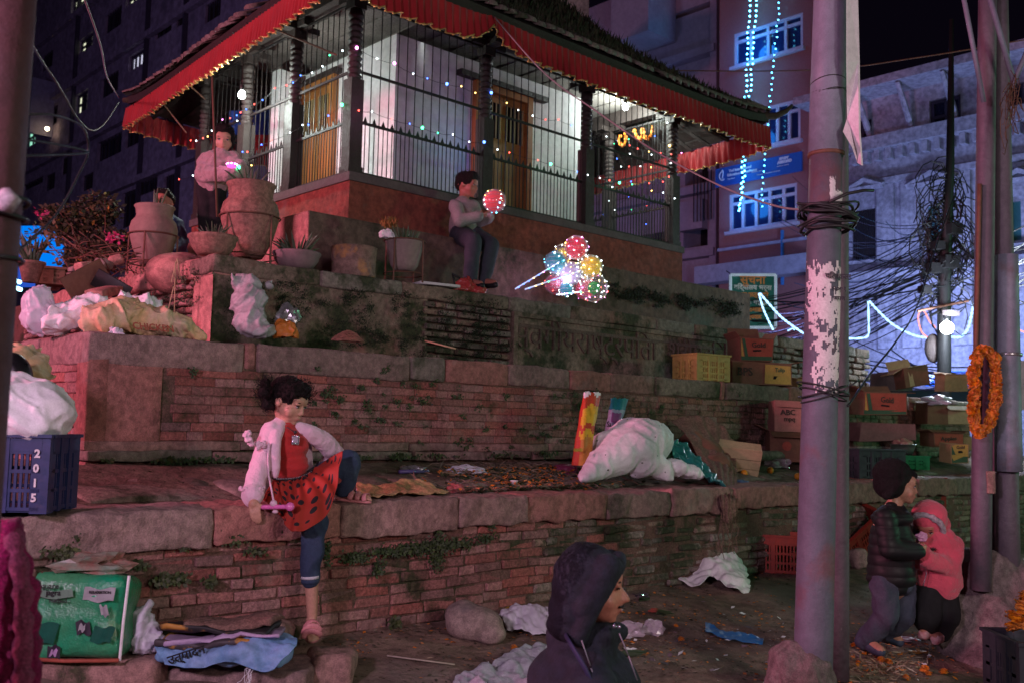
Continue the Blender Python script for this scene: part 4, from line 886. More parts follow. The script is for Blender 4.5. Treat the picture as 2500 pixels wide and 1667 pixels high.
a, _ = WBk.q(1752, 300); WBk.bx('corner_pilaster', a - .12, a + .12, .1, 16, .004, .25, WBk.m)
gr_ = MB(); a, z = WBk.q(1735, 510)
for k in range(6): gr_.box(WBk.P(a + .3 - .13 * k, z + .3, .45), (.03, .03, 1.5))
o_ = single('iron_grate', gr_, MT['iron'], 'tall iron bars beside the brick building corner', 'railing')
signbl = signboard('mouldy pale wall panel above the temple roof', 1295, -60, 1438, 60, 22, mat('mouldy_wall', (.30, .27, .20), .9, ns=2, col2=(.12, .11, .08), nm=.9, bump=.4, bs=12), name='wall_panel', th=2)
signbl['category'] = 'building'
# ---- ornate old palace front
PB = Facade(O_R.copy() - UX * .4, 'old pale stucco palace front with pedimented windows and a dentil cornice', mat('old_stucco', (.38, .36, .39), .9, ns=1.4, col2=(.26, .24, .28), bump=.5, bs=12, stain=(.15, .135, .15), ss=1.4, st=.56))
teal = mat('teal_shutter', (.04, .17, .16), .6, ns=3)
for (x0, y0, x1, y1) in ((2080, 640, 2137, 508), (2252, 605, 2340, 482), (2450, 600, 2540, 470)): PB.window(PB.rect(x0, y0, x1, y1), 2, 1, PB.m, mat('blue_shutter', (.05, .075, .12), .6) if x0 < 2200 else teal, fw=.10, depth=.18, grillw=12 if x0 < 2200 else 0)
for (x0, y0, x1, y1) in ((2098, 350, 2128, 290), (2270, 330, 2345, 230), (2420, 310, 2500, 200)): PB.window(PB.rect(x0, y0, x1, y1), 2, 2, MT['shutter'], MT['dark_glass'], fw=.08, depth=.15, sill=False)
for (x0, y0, x1, y1) in ((2085, 800, 2170, 705), (2275, 800, 2360, 700), (2180, 800, 2265, 700)): PB.window(PB.rect(x0, y0, x1, y1), 2, 1, PB.m, PB.m, fw=.12, depth=.1, sill=False)
aL3 = PB.q(2000, 300)[0]; aR3 = PB.q(2760, 300)[0]; zt = PB.q(2250, 195)[1]
PB.wall(aR3, aL3, .1, zt)
_, zc = PB.q(2250, 362); _, zc2 = PB.q(2250, 345)
PB.bx('cornice', aR3, aL3, zc2 - .05, zc2 + .28, .004, .34, PB.m); PB.bx('frieze', aR3, aL3, zc - .75, zc - .6, .004, .14, PB.m)
n = int((aL3 - aR3) / .30)
for i in range(n): a = aR3 + .3 * i; PB.bx('dentil', a, a + .14, zc2 - .32, zc2 - .055, .005, .22, PB.m)
_, zr = PB.q(2250, 205); PB.bx('roof_edge', aR3 - .2, aL3 + .2, zr - .1, zr + .1, .0, .95, PB.m)
for x in (2130, 2232, 2340, 2450):
    a, _ = PB.q(x, 300); m = MB(); m.tube([PB.P(a, zr - .12, .85), PB.P(a, zr - .9, .25), PB.P(a, zr - 1.15, .1)], [.06, .08, .05], 6); part('bracket', m, PB.m, PB.root, True)
for (x0, x1, yb, yt) in ((2075, 2165, 470, 452), (2222, 2345, 460, 436), (2440, 2550, 450, 425)):       # pediments
    a, z = PB.q(x0, yb); b, _ = PB.q(x1, yb); lo, hi = min(a, b), max(a, b); hh = (hi - lo) * .22; m = MB(); mm = (lo + hi) / 2
    for o0, o1 in ((.01, .32),):
        m.tube([PB.P(lo, z, .18), PB.P(mm, z + hh, .18), PB.P(hi, z, .18)], .09, 5); m.tube([PB.P(lo, z, .18), PB.P(hi, z, .18)], .08, 5)
    part('pediment', m, PB.m, PB.root, True)
for x in (2165, 2225, 2350, 2440):
    a, _ = PB.q(x, 500); PB.bx('pilaster', a - .22, a + .22, 3.4, zc - .76, .004, .10, PB.m)
_, zf = PB.q(2250, 665); PB.bx('ledge', aR3, aL3, zf - .1, zf + .1, .004, .4, PB.m)
# blue shop sign with Devanagari
r = PB.rect(2292, 945, 2405, 908); sg2 = thing('shop_sign', 'small blue shop sign with white Devanagari letters low on the palace front', 'sign', PB.P(r[0], r[2], .6))
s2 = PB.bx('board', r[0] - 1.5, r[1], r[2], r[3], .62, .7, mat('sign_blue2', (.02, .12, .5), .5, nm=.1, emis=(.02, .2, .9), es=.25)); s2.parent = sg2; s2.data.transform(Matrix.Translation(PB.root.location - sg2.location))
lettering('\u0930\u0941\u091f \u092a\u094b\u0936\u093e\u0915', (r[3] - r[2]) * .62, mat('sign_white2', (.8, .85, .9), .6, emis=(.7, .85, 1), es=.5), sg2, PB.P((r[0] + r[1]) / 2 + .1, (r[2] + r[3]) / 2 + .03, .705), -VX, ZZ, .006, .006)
signboard('pale lit shop awning right behind the steel poles', 2478, 880, 2530, 1000, 12, mat('pale_shutter', (.5, .48, .55), .7), name='shop_shutter')
signboard('dark blue shopfront below the Devanagari sign', 2160, 950, 2480, 1010, 18, mat('dark_shopfront', (.03, .035, .08), .6), name='shopfront')
# green poster board
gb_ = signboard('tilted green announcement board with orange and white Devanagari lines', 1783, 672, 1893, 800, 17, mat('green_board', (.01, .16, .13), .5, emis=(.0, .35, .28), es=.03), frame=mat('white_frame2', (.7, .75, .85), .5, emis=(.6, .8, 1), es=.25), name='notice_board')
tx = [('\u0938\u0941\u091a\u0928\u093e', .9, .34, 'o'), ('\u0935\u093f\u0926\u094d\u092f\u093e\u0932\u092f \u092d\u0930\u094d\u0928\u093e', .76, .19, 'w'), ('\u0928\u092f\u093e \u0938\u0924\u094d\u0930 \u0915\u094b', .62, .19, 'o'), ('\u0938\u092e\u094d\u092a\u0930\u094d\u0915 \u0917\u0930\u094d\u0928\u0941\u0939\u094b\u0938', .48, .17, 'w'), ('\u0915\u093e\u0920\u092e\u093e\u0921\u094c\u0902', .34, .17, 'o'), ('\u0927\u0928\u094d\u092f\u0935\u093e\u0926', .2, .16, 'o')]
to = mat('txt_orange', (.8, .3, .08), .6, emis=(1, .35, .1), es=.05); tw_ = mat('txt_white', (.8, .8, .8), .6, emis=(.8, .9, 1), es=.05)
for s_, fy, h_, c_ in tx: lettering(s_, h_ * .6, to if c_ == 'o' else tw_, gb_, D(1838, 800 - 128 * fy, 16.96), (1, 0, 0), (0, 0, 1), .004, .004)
# ---- neon rope lights draped between the poles
def rope(lab, pts, Y, r, mt, n=10):
    P = [D(x, y, Y) for x, y in pts]; Q = []
    for i in range(len(P) - 1):
        a = P[max(i - 1, 0)]; b = P[i]; c = P[i + 1]; d = P[min(i + 2, len(P) - 1)]
        for k in range(n):
            t = k / n; Q.append(.5 * ((2 * b) + (c - a) * t + (2 * a - 5 * b + 4 * c - d) * t * t + (3 * b - a - 3 * c + d) * t ** 3))
    Q.append(P[-1]); r *= .8; m = MB(); m.smooth = True; m.tube(Q, [r * (1 if k % 3 else .55) for k in range(len(Q))], 6); single('rope_light', m, mt, lab, 'rope light')
nb = glow('rope_blue_white', (.34, .62, 1), 2.6); nr = glow('rope_red', (1, .30, .22), 2.2)
rope('blue white rope light drooping left of the pale pole, long arm', [(1855, 716), (1880, 745), (1905, 772), (1930, 792), (1962, 814)], 15, .022, nb)
rope('blue white rope light drooping left of the pale pole, short arm', [(1853, 716), (1862, 750), (1875, 780), (1888, 806)], 15, .020, nb)
rope('small forked end of rope light above the mossy wall', [(1923, 808), (1935, 802), (1940, 806)], 15, .014, nb)
rope('rope light just right of the pale pole, rising to a sharp peak', [(2064, 826), (2095, 826), (2119, 820), (2121, 790), (2120, 736)], 14, .020, nb, 4)
rope('long blue white rope light sagging to the bright street lamp', [(2122, 735), (2145, 760), (2180, 792), (2225, 816), (2260, 824), (2292, 820)], 14, .022, nb)
rope('blue white rope light rising from the street lamp to the steel poles', [(2320, 822), (2345, 822), (2362, 805), (2372, 770), (2376, 742)], 14, .024, nb)
rope('pinkish red rope light loop left of the street lamp', [(2285, 800), (2270, 785), (2258, 762), (2248, 758), (2242, 775), (2248, 805), (2262, 822), (2285, 828)], 13.8, .014, nr)
rope('short red rope light at the far right edge', [(2480, 798), (2490, 806), (2505, 812)], 13.8, .014, nr)
# ---- utility pole, lamp and cable tangle
PY = 13.5; ub = D(2300, 930, PY); utp = D(2325, 150, PY)
up = thing('utility_pole', 'dark utility pole wrapped in a huge tangle of black cables', 'utility pole', (ub.x, ub.y, .1))
m = MB(); m.smooth = True; m.tube([(ub.x, ub.y, .1), D(2305, 700, PY), D(2320, 400, PY), utp + ZZ * .6], [.10, .095, .06, .03], 8); part('pole', m, MT['cable'], up, True)
rc = random.Random(4); m = MB()
for i in range(120):
    c = D(2308 + rc.gauss(0, 22), 600 + rc.gauss(0, 75), PY); a = rc.uniform(0, 6.28); rr_ = rc.uniform(.06, .3); P = []
    for k in range(9): an = a + k * .6; P.append(c + Vector((cos(an) * rr_, rc.uniform(-.05, .05), sin(an) * rr_ * 1.3)))
    m.tube(P, .008, 4)
part('cable_tangle', m, MT['cable'], up, True, kind='stuff')
for (x, y, s_) in ((2330, 560, .28), (2280, 655, .26), (2258, 707, .2), (2318, 640, .34), (2290, 600, .22)):
    m = MB(); m.box(D(x, y, PY - .1), (s_ * .62, .14, s_ * .5), .2); part('junction_box', m, MT['void'], up, True)
m = MB(); m.smooth = True; m.ell(D(2278, 850, PY + .15), (.11, .1, .2)); part('meter_box', m, MT['sill'], up, True)
lp = D(2312, 800, PY - .4); sl = thing('street_lamp', 'glaring white street lamp on the utility pole', 'street lamp', lp)
m = MB(); m.smooth = True; m.ell((0, 0, 0), (.085, .085, .085)); part('globe', m, glow('lamp_white', (.85, .95, 1), 60), sl)
m = MB(); m.box((.08, .05, .20), (.22, .10, .06), .5); part('fitting', m, MT['sill'], sl); m = MB(); m.tube([(0, 0, .1), (0, .2, .25), (-.05, .4, .2)], .02, 6); part('arm', m, MT['cable'], sl)
lamp('POINT', 'street_lamp_glow', lp - Vector((0, .3, 0)), (.72, .84, 1), 170, .15)
lamp('POINT', 'street_lamp_wall_glow', D(2335, 800, 20.4), (.36, .48, 1), 430, .4); lamp('POINT', 'street_lamp_wall_glow', D(2190, 815, 21.6), (.30, .42, 1), 420, .4)
lamp('POINT', 'shopfront_glow', D(1830, 700, 19) + ZZ * .3, (.30, .34, 1), 330, .5)
m = MB(); m.ell(D(2313, 868, PY), .04); single('small_bulb', m, glow('bulb_small', (1, .9, .9), 30), 'small bright bulb hanging below the street lamp', 'light bulb')
m = MB(); m.tube([D(2240, 760, 13.4), D(2365, 735, 13.4)], .02, 5); single('bracket_bar', m, MT['rust'], 'thin reddish bar crossing behind the street lamp', 'bar')
def cables(lab, n, src, dst, Ys, Yd, sag, r=.008, grp='black cables running to the utility pole', seed=1):
    rr = random.Random(seed)
    for i in range(n):
        a = D(src[0] + rr.gauss(0, src[2]), src[1] + rr.gauss(0, src[3]), Ys + rr.uniform(-.3, .3)); b = D(dst[0] + rr.gauss(0, dst[2]), dst[1] + rr.gauss(0, dst[3]), Yd + rr.uniform(-.5, .5)); sg_ = sag * rr.uniform(.3, 1.4)
        m = MB(); m.tube([a.lerp(b, k / 10) - ZZ * sg_ * sin(pi * k / 10) for k in range(11)], r * rr.uniform(.6, 1.3), 4); single('cable', m, MT['cable'], lab, 'cable', grp)
cables('black overhead cable running from the utility pole leftward past the pale pole', 34, (2290, 640, 20, 45), (1700, 800, 60, 70), PY, 19, .5, .009, seed=1)
cables('black overhead cable rising from the brick building to the utility pole', 14, (2300, 570, 15, 50), (1960, 560, 80, 60), PY, 20, .35, .008, 'upper black cables to the utility pole', seed=2)
cables('black overhead cable running from the utility pole to the right edge', 16, (2320, 620, 12, 60), (2560, 650, 30, 90), PY, 11, .25, .008, 'black cables right of the utility pole', seed=3)
cables('black cable sagging low across the pale palace wall', 14, (2140, 900, 60, 25), (2420, 905, 30, 22), 16, 13, .25, .010, 'low cables along the palace wall', seed=5)
def wire(lab, pts, Ys, r, mt=None, name='wire', n=8):
    P = [D(x, y, Y) for (x, y), Y in zip(pts, Ys)]; Q = []
    for i in range(len(P) - 1):
        a = P[max(i - 1, 0)]; b = P[i]; c = P[i + 1]; d = P[min(i + 2, len(P) - 1)]
        for k in range(n): t = k / n; Q.append(.5 * ((2 * b) + (c - a) * t + (2 * a - 5 * b + 4 * c - d) * t * t + (3 * b - a - 3 * c + d) * t ** 3))
    Q.append(P[-1]); m = MB(); m.smooth = True; m.tube(Q, r, 6); return single(name, m, mt or MT['cable'], lab, 'wire')
wire('long thin rope crossing the night sky behind the pale pole', [(1530, 172), (1980, 172), (2250, 140), (2520, 95)], [12, 12, 12, 12], .008, MT['rust'])
wire('pale wire from the eave down to the coil on the pale pole', [(1205, 40), (1330, 180), (1460, 275), (1600, 370), (1760, 455), (1900, 505), (1990, 510), (2020, 505)], [8.2, 7.6, 7.2, 6.8, 6, 5.2, 4.6, 4.5], .006, mat('pale_wire', (.32, .27, .28), .6))
wire('diagonal black wire from the pale pole up past the utility pole', [(2070, 990), (2130, 905), (2190, 830), (2240, 745), (2300, 560), (2352, 420)], [4.6, 5.4, 6.4, 7.6, 9.4, 11], .006)
wire('thin wire hanging left in front of the apartment block', [(60, 80), (130, 190), (230, 320), (290, 250)], [2.2, 3, 4, 7], .003)
wire('slack wire from the top edge to the left eave corner', [(200, -20), (245, 110), (262, 190), (290, 240)], [5, 6, 8, 11], .006, mat('pale_wire', (.32, .27, .28), .6))
wire('loose loop of wire in front of the apartment block', [(20, 285), (120, 280), (200, 310), (215, 370), (190, 430), (140, 520), (60, 600), (20, 620)], [2.1, 2.2, 2.4, 2.5, 2.4, 2.3, 2.1, 2.0], .003)
wire('second loop of wire around the near red pole', [(10, 345), (90, 345), (215, 372), (90, 380), (0, 378)], [2.0, 2.1, 2.3, 2.1, 2.0], .003)
# ================================================================ placing helpers
def onT(px, w, z):        # point on a terrace top at column px, offset w
    t, _ = tw(onw(px, 800, w)); p = W(t, w, z)
    for _i in range(3):
        d = p - CAM; x = d.dot(CR) / d.dot(FW) * F + 1250; t += (px - x) / F * d.dot(FW) / .85; p = W(t, w, z)
    return p
def l1(px, w, dz=0.0): p = onT(px, w, 1.0); t, w_ = tw(p); return W(t, w_, (z1top(t, w_) if w_ > .25 else Z1) + dz)
def l2(px, w, dz=0.0): return onT(px, w, Z2 + dz)
def l3(px, w, dz=0.0): return onT(px, w, Z3 + dz)
def Rz(a): return Matrix.Rotation(a, 4, 'Z')
# ================================================================ poles
def section_tube(root, nm, base, top, r0, r1, mt, n=28, z0=0, z1=1):
    m = MB(); m.smooth = True; m.tube([base.lerp(top, z0 + (z1 - z0) * k / 8) for k in range(9)], [r0 + (r1 - r0) * k / 8 for k in range(9)], n); return part(nm, m, mt, root, True)
PB0 = D(1982, 1667, 4.6); pb = Vector((PB0.x, PB0.y, gz(PB0))); ptop = D(2030, -60, 4.6)
pole = thing('street_pole', 'big pale stepped steel pole with torn posters and a coil of cable', 'pole', pb)
jn = D(2017, 377, 4.6)
section_tube(pole, 'lower_section', pb, jn, .087, .0755, MT['pole_low'])
section_tube(pole, 'upper_section', jn + ZZ * .0, ptop + (ptop - jn).normalized() * 3, .083, .064, MT['pole'])
m = MB(); m.smooth = True; c0 = jn
m.tube([jn - ZZ * .012, jn + ZZ * .004], [.0845, .0845], 28); part('joint_ring', m, MT['rust'], pole, True)
for (py, rr_) in ((200, .079), (228, .079), (230.5, .079)):
    c = D(2022, py, 4.6); m = MB(); m.smooth = True; m.tube([c + Vector((cos(a) * rr_ * 1.01, sin(a) * rr_ * 1.01, .006 * sin(a * 2 + py) + .008 * cos(a))) for a in [k * 2 * pi / 24 for k in range(25)]], .0035, 5, cap=False); part('wire_tie', m, MT['cable'], pole, True)
cb = Vector((pb.x - .015, pb.y, pb.z)); m = MB(); m.smooth = True
m.cap(cb - ZZ * .1 - UX * .02, .16, cb + ZZ * .15 - UX * .02, .125); m.cap(cb - ZZ * .1 + Vector((-.06, .02, 0)), .17, cb + ZZ * .17 + Vector((-.05, .02, 0)), .13); me = remesh(m, .012, 3, (.02, 12, .008, 40)); base_c = put('concrete_footing', me, MT['cement'], pole, True)
# torn paper patches hugging the pole
def patch(px0, px1, py0, py1, seed, Yp=4.6, th=.50, rad=.1, mt='paper'):
    m = MB(); m.smooth = True; nx, ny = 26, 40; idx = {}; vs = []
    def cen(py): 
        f = (py - 377) / (1667 - 377); a = D(2017 + (1982 - 2017) * f, py, Yp); return a, (.0755 + (.087 - .0755) * f if f > 0 else .083 + .02 * f) + .0025
    fs = []
    for j in range(ny + 1):
        py = py0 + (py1 - py0) * j / ny; c, rr_ = cen(py); cx = 1250 + (c - CAM).dot(CR) / (c - CAM).dot(FW) * F
        for i in range(nx + 1):
            px = px0 + (px1 - px0) * i / nx; s = max(-.995, min(.995, (px - cx) / (rr_ * F / Yp))); an = math.asin(s); vs.append(c + Vector((rr_ * sin(an), -rr_ * cos(an), 0)))
    def keep(i, j):
        u = i / nx; v_ = j / ny; e = min(u, 1 - u, v_, 1 - v_) * 4; return mnoise.noise(Vector((u * 6 + seed, v_ * 6, seed))) * .6 + .45 * mnoise.noise(Vector((u * 14, v_ * 14 + seed, 3))) + min(e, .9) * th > .26
    for j in range(ny):
        for i in range(nx):
            if keep(i, j): fs.append((j * (nx + 1) + i, (j + 1) * (nx + 1) + i, (j + 1) * (nx + 1) + i + 1, j * (nx + 1) + i + 1))
    m.add(vs, fs); return part('torn_poster', m, MT[mt], pole, True)
patch(1968, 2058, 642, 815, 1.3, th=.56); patch(1962, 2000, 640, 800, 3.1, th=.5); patch(1966, 2050, 800, 960, 5.7, th=.33); patch(2030, 2060, 700, 830, 8.2, th=.7); patch(2012, 2028, 440, 510, 2.2, th=1.0); patch(2022, 2056, 470, 512, 4.4, th=.7); patch(1985, 2050, 850, 950, 9.4, th=.42)
for s_, px, py, h_ in (('\u091a\u093f\u0924\u094d\u0930\u0915\u0932\u093e', 2038, 682, .035), ('\u0968\u0966\u096d\u0967', 2042, 712, .03), ('\u092e\u0917\u0923', 2042, 735, .028)):
    lettering(s_, h_, mat('ink', (.05, .04, .06), .8), pole, D(px - 6, py, 4.6) + Vector((0, -.083, 0)), (1, .15, 0), (0, 0, 1), .0006, .0008)
# coil of cable around the pole
cc_ = D(2014, 540, 4.6); m = MB(); m.smooth = True; rk = random.Random(2)
for i in range(9):
    r_ = .096 + rk.random() * .03; tz = rk.uniform(-.045, .055); tl_ = rk.uniform(-.05, .05); ph = rk.uniform(0, 6); P = []
    for k in range(25): a = k * 2 * pi / 24; P.append(cc_ + Vector((cos(a) * r_ * 1.1 + .015, sin(a) * r_, tz + tl_ * cos(a) + .02 * sin(a + ph) + .008 * sin(3 * a + ph))))
    m.tube(P, rk.uniform(.0045, .0075), 6, cap=False)
m.tube([cc_ + Vector((-.02, -.13, .06)), cc_ + Vector((.06, -.13, .10)), cc_ + Vector((.15, -.10, .125)), cc_ + Vector((.2, -.08, .13))], .0075, 6)
single('cable_coil', m, MT['cable'], 'thick coil of black cable wound round the pale pole at mid height', 'cable coil')
cc_ = D(2004, 957, 4.6); m = MB(); m.smooth = True
for i in range(4):
    r_ = .092 + .006 * i; P = [cc_ + Vector((cos(k * 2 * pi / 24) * r_ * 1.06 + .01, sin(k * 2 * pi / 24) * r_, .012 * i - .02 + .03 * cos(k * 2 * pi / 24) * (-1) ** i)) for k in range(25)]; m.tube(P, .004, 6, cap=False)
m.tube([cc_ + Vector((.12, -.05, .03)), cc_ + Vector((.17, -.02, .06)), D(2100, 945, 4.9)], .004, 6); single('wire_loop', m, MT['cable'], 'thin black wire loops tied low round the pale pole', 'wire')
# second darker pole right behind
b2 = D(2045, 1600, 5.05); b2 = Vector((b2.x, b2.y, gz(b2))); p2 = thing('back_pole', 'darker purple grey pole standing close behind the pale one', 'pole', b2); tp2 = D(2047, -60, 5.05)
section_tube(p2, 'shaft', b2, tp2, .055, .050, MT['pole_dark'], 20)
# white folded sheet hanging beside the pole at the top
m = MB(); m.smooth = True; P = [(2066, -40), (2090, -40), (2095, 150), (2097, 320), (2103, 404), (2093, 398), (2080, 360), (2058, 322), (2068, 290), (2066, 150)]
vs = [D(x, y, 4.45 + .03 * (i % 3)) for i, (x, y) in enumerate(P)]; vb = [v + Vector((0.01, .006, 0)) for v in vs]; n = len(P)
m.smooth = False; m.add(vs + vb, [(0, 1, 2, 9), (9, 2, 3, 8), (8, 3, 4, 5), (8, 5, 6, 7)] + [(n + 0, n + 9, n + 2, n + 1), (n + 9, n + 8, n + 3, n + 2), (n + 8, n + 5, n + 4, n + 3), (n + 8, n + 7, n + 6, n + 5)] + [(i, n + i, n + (i + 1) % n, (i + 1) % n) for i in range(n)])
single('hanging_board', m, mat('white_plastic_board', (.68, .62, .66), .5, ns=5, nm=.3, col2=(.55, .48, .52)), 'long white bent plastic board hanging down beside the pale pole', 'board')
# cluster of poles at the right with rough concrete foot
cf = D(2415, 1540, 5.7); cf = Vector((cf.x, cf.y, gz(cf) - .05)); cp = thing('pole_cluster', 'three dark steel poles bound together in a rough lump of concrete', 'poles', cf)
for nm, x0, x1, Y, ra, rb_, mt in (('pole', 2394, 2412, 5.65, .056, .05, 'pole_dark'), ('pole', 2462, 2440, 5.75, .068, .045, 'pole_dark'), ('pole', 2430, 2436, 5.85, .05, .045, 'pole_dark')):
    section_tube(cp, nm, D(x0, 1440, Y), D(x1, -80, Y), ra, rb_, MT[mt], 18)
section_tube(cp, 'sleeve', D(2463, 1150, 5.7), D(2456, 624, 5.7), .074, .066, MT['pole'], 20)
m = MB(); m.smooth = True; m.tube([D(2462, 862, 5.7), D(2462, 869, 5.7)], .0755, 20); part('steel_band', m, mat('shiny_band', (.6, .6, .62), .3, metal=.8), cp, True)
section_tube(cp, 'thin_pipe', D(2378, 1050, 5.6), D(2392, 450, 5.6), .013, .013, MT['rust'], 8)
m = MB(); m.smooth = True
for (x, y, r_) in ((2385, 1405, .15), (2362, 1430, .13), (2400, 1400, .20), (2350, 1480, .17), (2420, 1500, .27), (2470, 1440, .24), (2360, 1540, .15), (2500, 1520, .26), (2440, 1420, .2)): m.ell(D(x, y, 5.85), (r_, r_, r_ * .8))
m.cap(D(2420, 1580, 5.85), .33, D(2425, 1440, 5.85), .22)
put('concrete_foot', remesh(m, .02, 4, (.04, 5, .014, 28)), MT['cement'], cp, True)
single('stone_chip', (lambda b: b)(rbox(.05, .03, .13, .008, (2, 1, 3), .006, 12, 3)), MT['coping'], 'small flat pink stone wedged between the steel poles', 'stone').location = D(2418, 1178, 5.6) - ZZ * .06
garland('thick orange marigold garland looped round the steel poles', [D(x, y, 5.52) for x, y in ((2392, 862), (2378, 900), (2378, 950), (2376, 1000), (2380, 1040), (2392, 1056), (2410, 1050), (2425, 1010), (2432, 960), (2432, 900), (2428, 875), (2415, 858), (2400, 856), (2392, 862))], .033, 66)
for (x0, y0, x1, y1, r_, lab) in ((2352, -10, 2402, 250, .014, 'thin bamboo strut leaning left of the steel poles'), (2415, -10, 2475, 200, .016, 'bamboo strut crossing the top of the steel poles'), (2510, 120, 2470, 215, .014, 'short green lit strut right of the steel poles')):
    m = MB(); m.smooth = True; m.tube([D(x0, y0, 5.4), D(x1, y1, 5.5)], r_, 8); single('bamboo_strut', m, MT['pole'], lab, 'strut')
rk = random.Random(8); m = MB(); m.smooth = True
for i in range(26):
    c = D(2472 + rk.gauss(0, 7), 215 + rk.gauss(0, 18), 5.4); P = [c]
    for k in range(6): P.append(P[-1] + Vector((rk.uniform(-.03, .03), rk.uniform(-.02, .02), rk.uniform(-.09, .02))))
    m.tube(P, .0022, 4)
single('wire_knot', m, MT['rust'], 'frayed knot of wire tying the struts to the steel poles', 'wire', kind='stuff')
# near red pole at the left edge, out of focus
p0 = D(-30, 1667, 1.75); p0.z = gz(p0); top = D(22, -100, 1.75); rp = thing('near_pole', 'blurred dark red pole close to the camera at the left edge', 'pole', p0)
bb = Vector((D(-112, 1667, 1.75).x, 1.75, p0.z)); section_tube(rp, 'shaft', bb, top, .052, .050, mat('red_painted_pole', (.10, .032, .038), .7, ns=6, col2=(.05, .02, .026), bump=.3, bs=60), 24)
m = MB(); m.smooth = True; m.tube([D(12, 470, 1.70), D(22, 490, 1.695), D(14, 515, 1.70)], [.012, .02, .012], 8); part('cloth_knot', m, mat('dull_rag', (.40, .32, .36), .9, bump=.4), rp, True)
for (y, tl) in ((500, .01), (520, -.01), (640, .006)):
    c = D(-14 - (y - 500) * .11, y, 1.75); m = MB(); m.smooth = True; m.tube([c + Vector((cos(a) * .056, sin(a) * .056, tl * cos(a))) for a in [k * 2 * pi / 20 for k in range(21)]], .004, 5, cap=False); part('cable_tie', m, MT['cable'], rp, True)
# ================================================================ containers
def crate(name, lab, loc, rz, L, Wd, H, mt, rot=None, bars=12, group=None, txt=None, tmat=None, open_top=True, cols=3):
    t = thing(name, lab, 'crate', loc, rz, group, rot=rot)
    th = .012
    def pn(nm, cx, cy, sx, sy, face):
        q = put('side_panel', MB().mesh('p'), mt, t)
        def b(n2, c, s): m = MB(); m.box(c, s); o = part(n2, m, mt, q); return o
        # vertical bars and horizontal rails of one side
        m = MB(); length = sx if face else sy; nb_ = int(length / .024)
        for i in range(nb_):
            s = -length / 2 + length * (i + .5) / nb_
            m.box((cx + (s if face else 0), cy + (0 if face else s), H * .43), (.012 if face else th * .7, th * .7 if face else .012, H * .76))
        part('bars', m, mt, q); m = MB()
        for z in (.02, H * .30, H * .55, H * .80): m.box((cx, cy, z), ((length if face else th), (th if face else length), .016))
        part('rails', m, mt, q)
        m = MB(); m.box((cx, cy, H * .90), ((length if face else th * 1.2), (th * 1.2 if face else length), H * .18)); part('top_band', m, mt, q)
        for k in range(1, cols):
            s = -length / 2 + length * k / cols; m = MB(); m.box((cx + (s if face else 0), cy + (0 if face else s), H * .5), (.03 if face else th * 1.8, th * 1.8 if face else .03, H * .98)); part('rib', m, mt, q)
        return q
    pn('f', 0, -Wd / 2, L - .06, 0, True); pn('b', 0, Wd / 2, L - .06, 0, True); pn('l', -L / 2, 0, 0, Wd - .06, False); pn('r', L / 2, 0, 0, Wd - .06, False)
    for sx in (-1, 1):
        for sy in (-1, 1):
            m = MB(); m.add([(sx * (L / 2 + .006), sy * (Wd / 2 + .006), 0), (sx * (L / 2 - .07), sy * (Wd / 2 + .006), 0), (sx * (L / 2 - .07), sy * (Wd / 2 - .01), 0), (sx * (L / 2 - .012), sy * (Wd / 2 - .01), 0), (sx * (L / 2 - .012), sy * (Wd / 2 - .07), 0), (sx * (L / 2 + .006), sy * (Wd / 2 - .07), 0)], [])
            b = [Vector(v) for v in m.v]; m = MB(); m.add(b + [v + ZZ * H for v in b], [(5, 4, 3, 2, 1, 0) if sx * sy > 0 else (0, 1, 2, 3, 4, 5), (6, 7, 8, 9, 10, 11)] + [(i, (i + 1) % 6, 6 + (i + 1) % 6, 6 + i) for i in range(6)]); part('corner_post', m, mt, t)
    m = MB(); m.box((0, 0, .012), (L - .01, Wd - .01, .015)); part('bottom', m, mt, t)
    m = MB()
    for (cx, cy, sx, sy) in ((0, -Wd / 2 - .004, L + .03, .03), (0, Wd / 2 + .004, L + .03, .03), (-L / 2 - .004, 0, .03, Wd - .022), (L / 2 + .004, 0, .03, Wd - .022)): m.box((cx, cy, H + .004), (sx, sy, .016))
    part('rim', m, mt, t)
    if txt:
        for (s_, x, z, h_) in txt:
            me = text_mesh(s_, h_, .001, .002); me.transform(Matrix.Rotation(pi / 2, 4, 'X')); me.transform(Matrix.Translation((x, -Wd / 2 - .0145, z))); put('lettering', me, tmat, t)
    return t
mblue = mat('blue_crate_plastic', (.022, .038, .13), .45, ns=8, col2=(.014, .022, .08), stain=(.10, .08, .10), ss=7, st=.62)
mred = mat('red_crate_plastic', (.42, .045, .025), .5, ns=8, col2=(.28, .03, .02), stain=(.16, .06, .05), ss=6, st=.62)
mdkred = mat('dark_red_crate_plastic', (.26, .03, .02), .5, ns=8); myel = mat('yellow_crate_plastic', (.46, .31, .09), .6, ns=8, col2=(.30, .2, .07)); mblk = mat('black_crate_plastic', (.035, .045, .055), .45, ns=8)
mgrn = mat('green_crate_plastic', (.02, .22, .09), .45, ns=8, col2=(.015, .12, .05)); wtxt = mat('white_print', (.65, .65, .68), .7, nm=.3, ns=30)
cb_ = l1(85, .28); crA = crate('plastic_crate', 'dark blue plastic crate numbered 2015 with a white sack on top', Vector((cb_.x - .02, cb_.y - .0, z1top(*tw(cb_)) + .0)), radians(4), .52, .36, .34, mblue, bars=14, cols=3,
      txt=[('2', .215, .265, .05), ('0', .213, .20, .05), ('1', .212, .135, .05), ('5', .210, .07, .05)], tmat=wtxt)
crA.scale = (.86, .86, .86); crA.location = Vector((onz(70, 1258, Z1 + .01).x - .20, onz(70, 1258, Z1 + .01).y + .20, Z1 + .012))
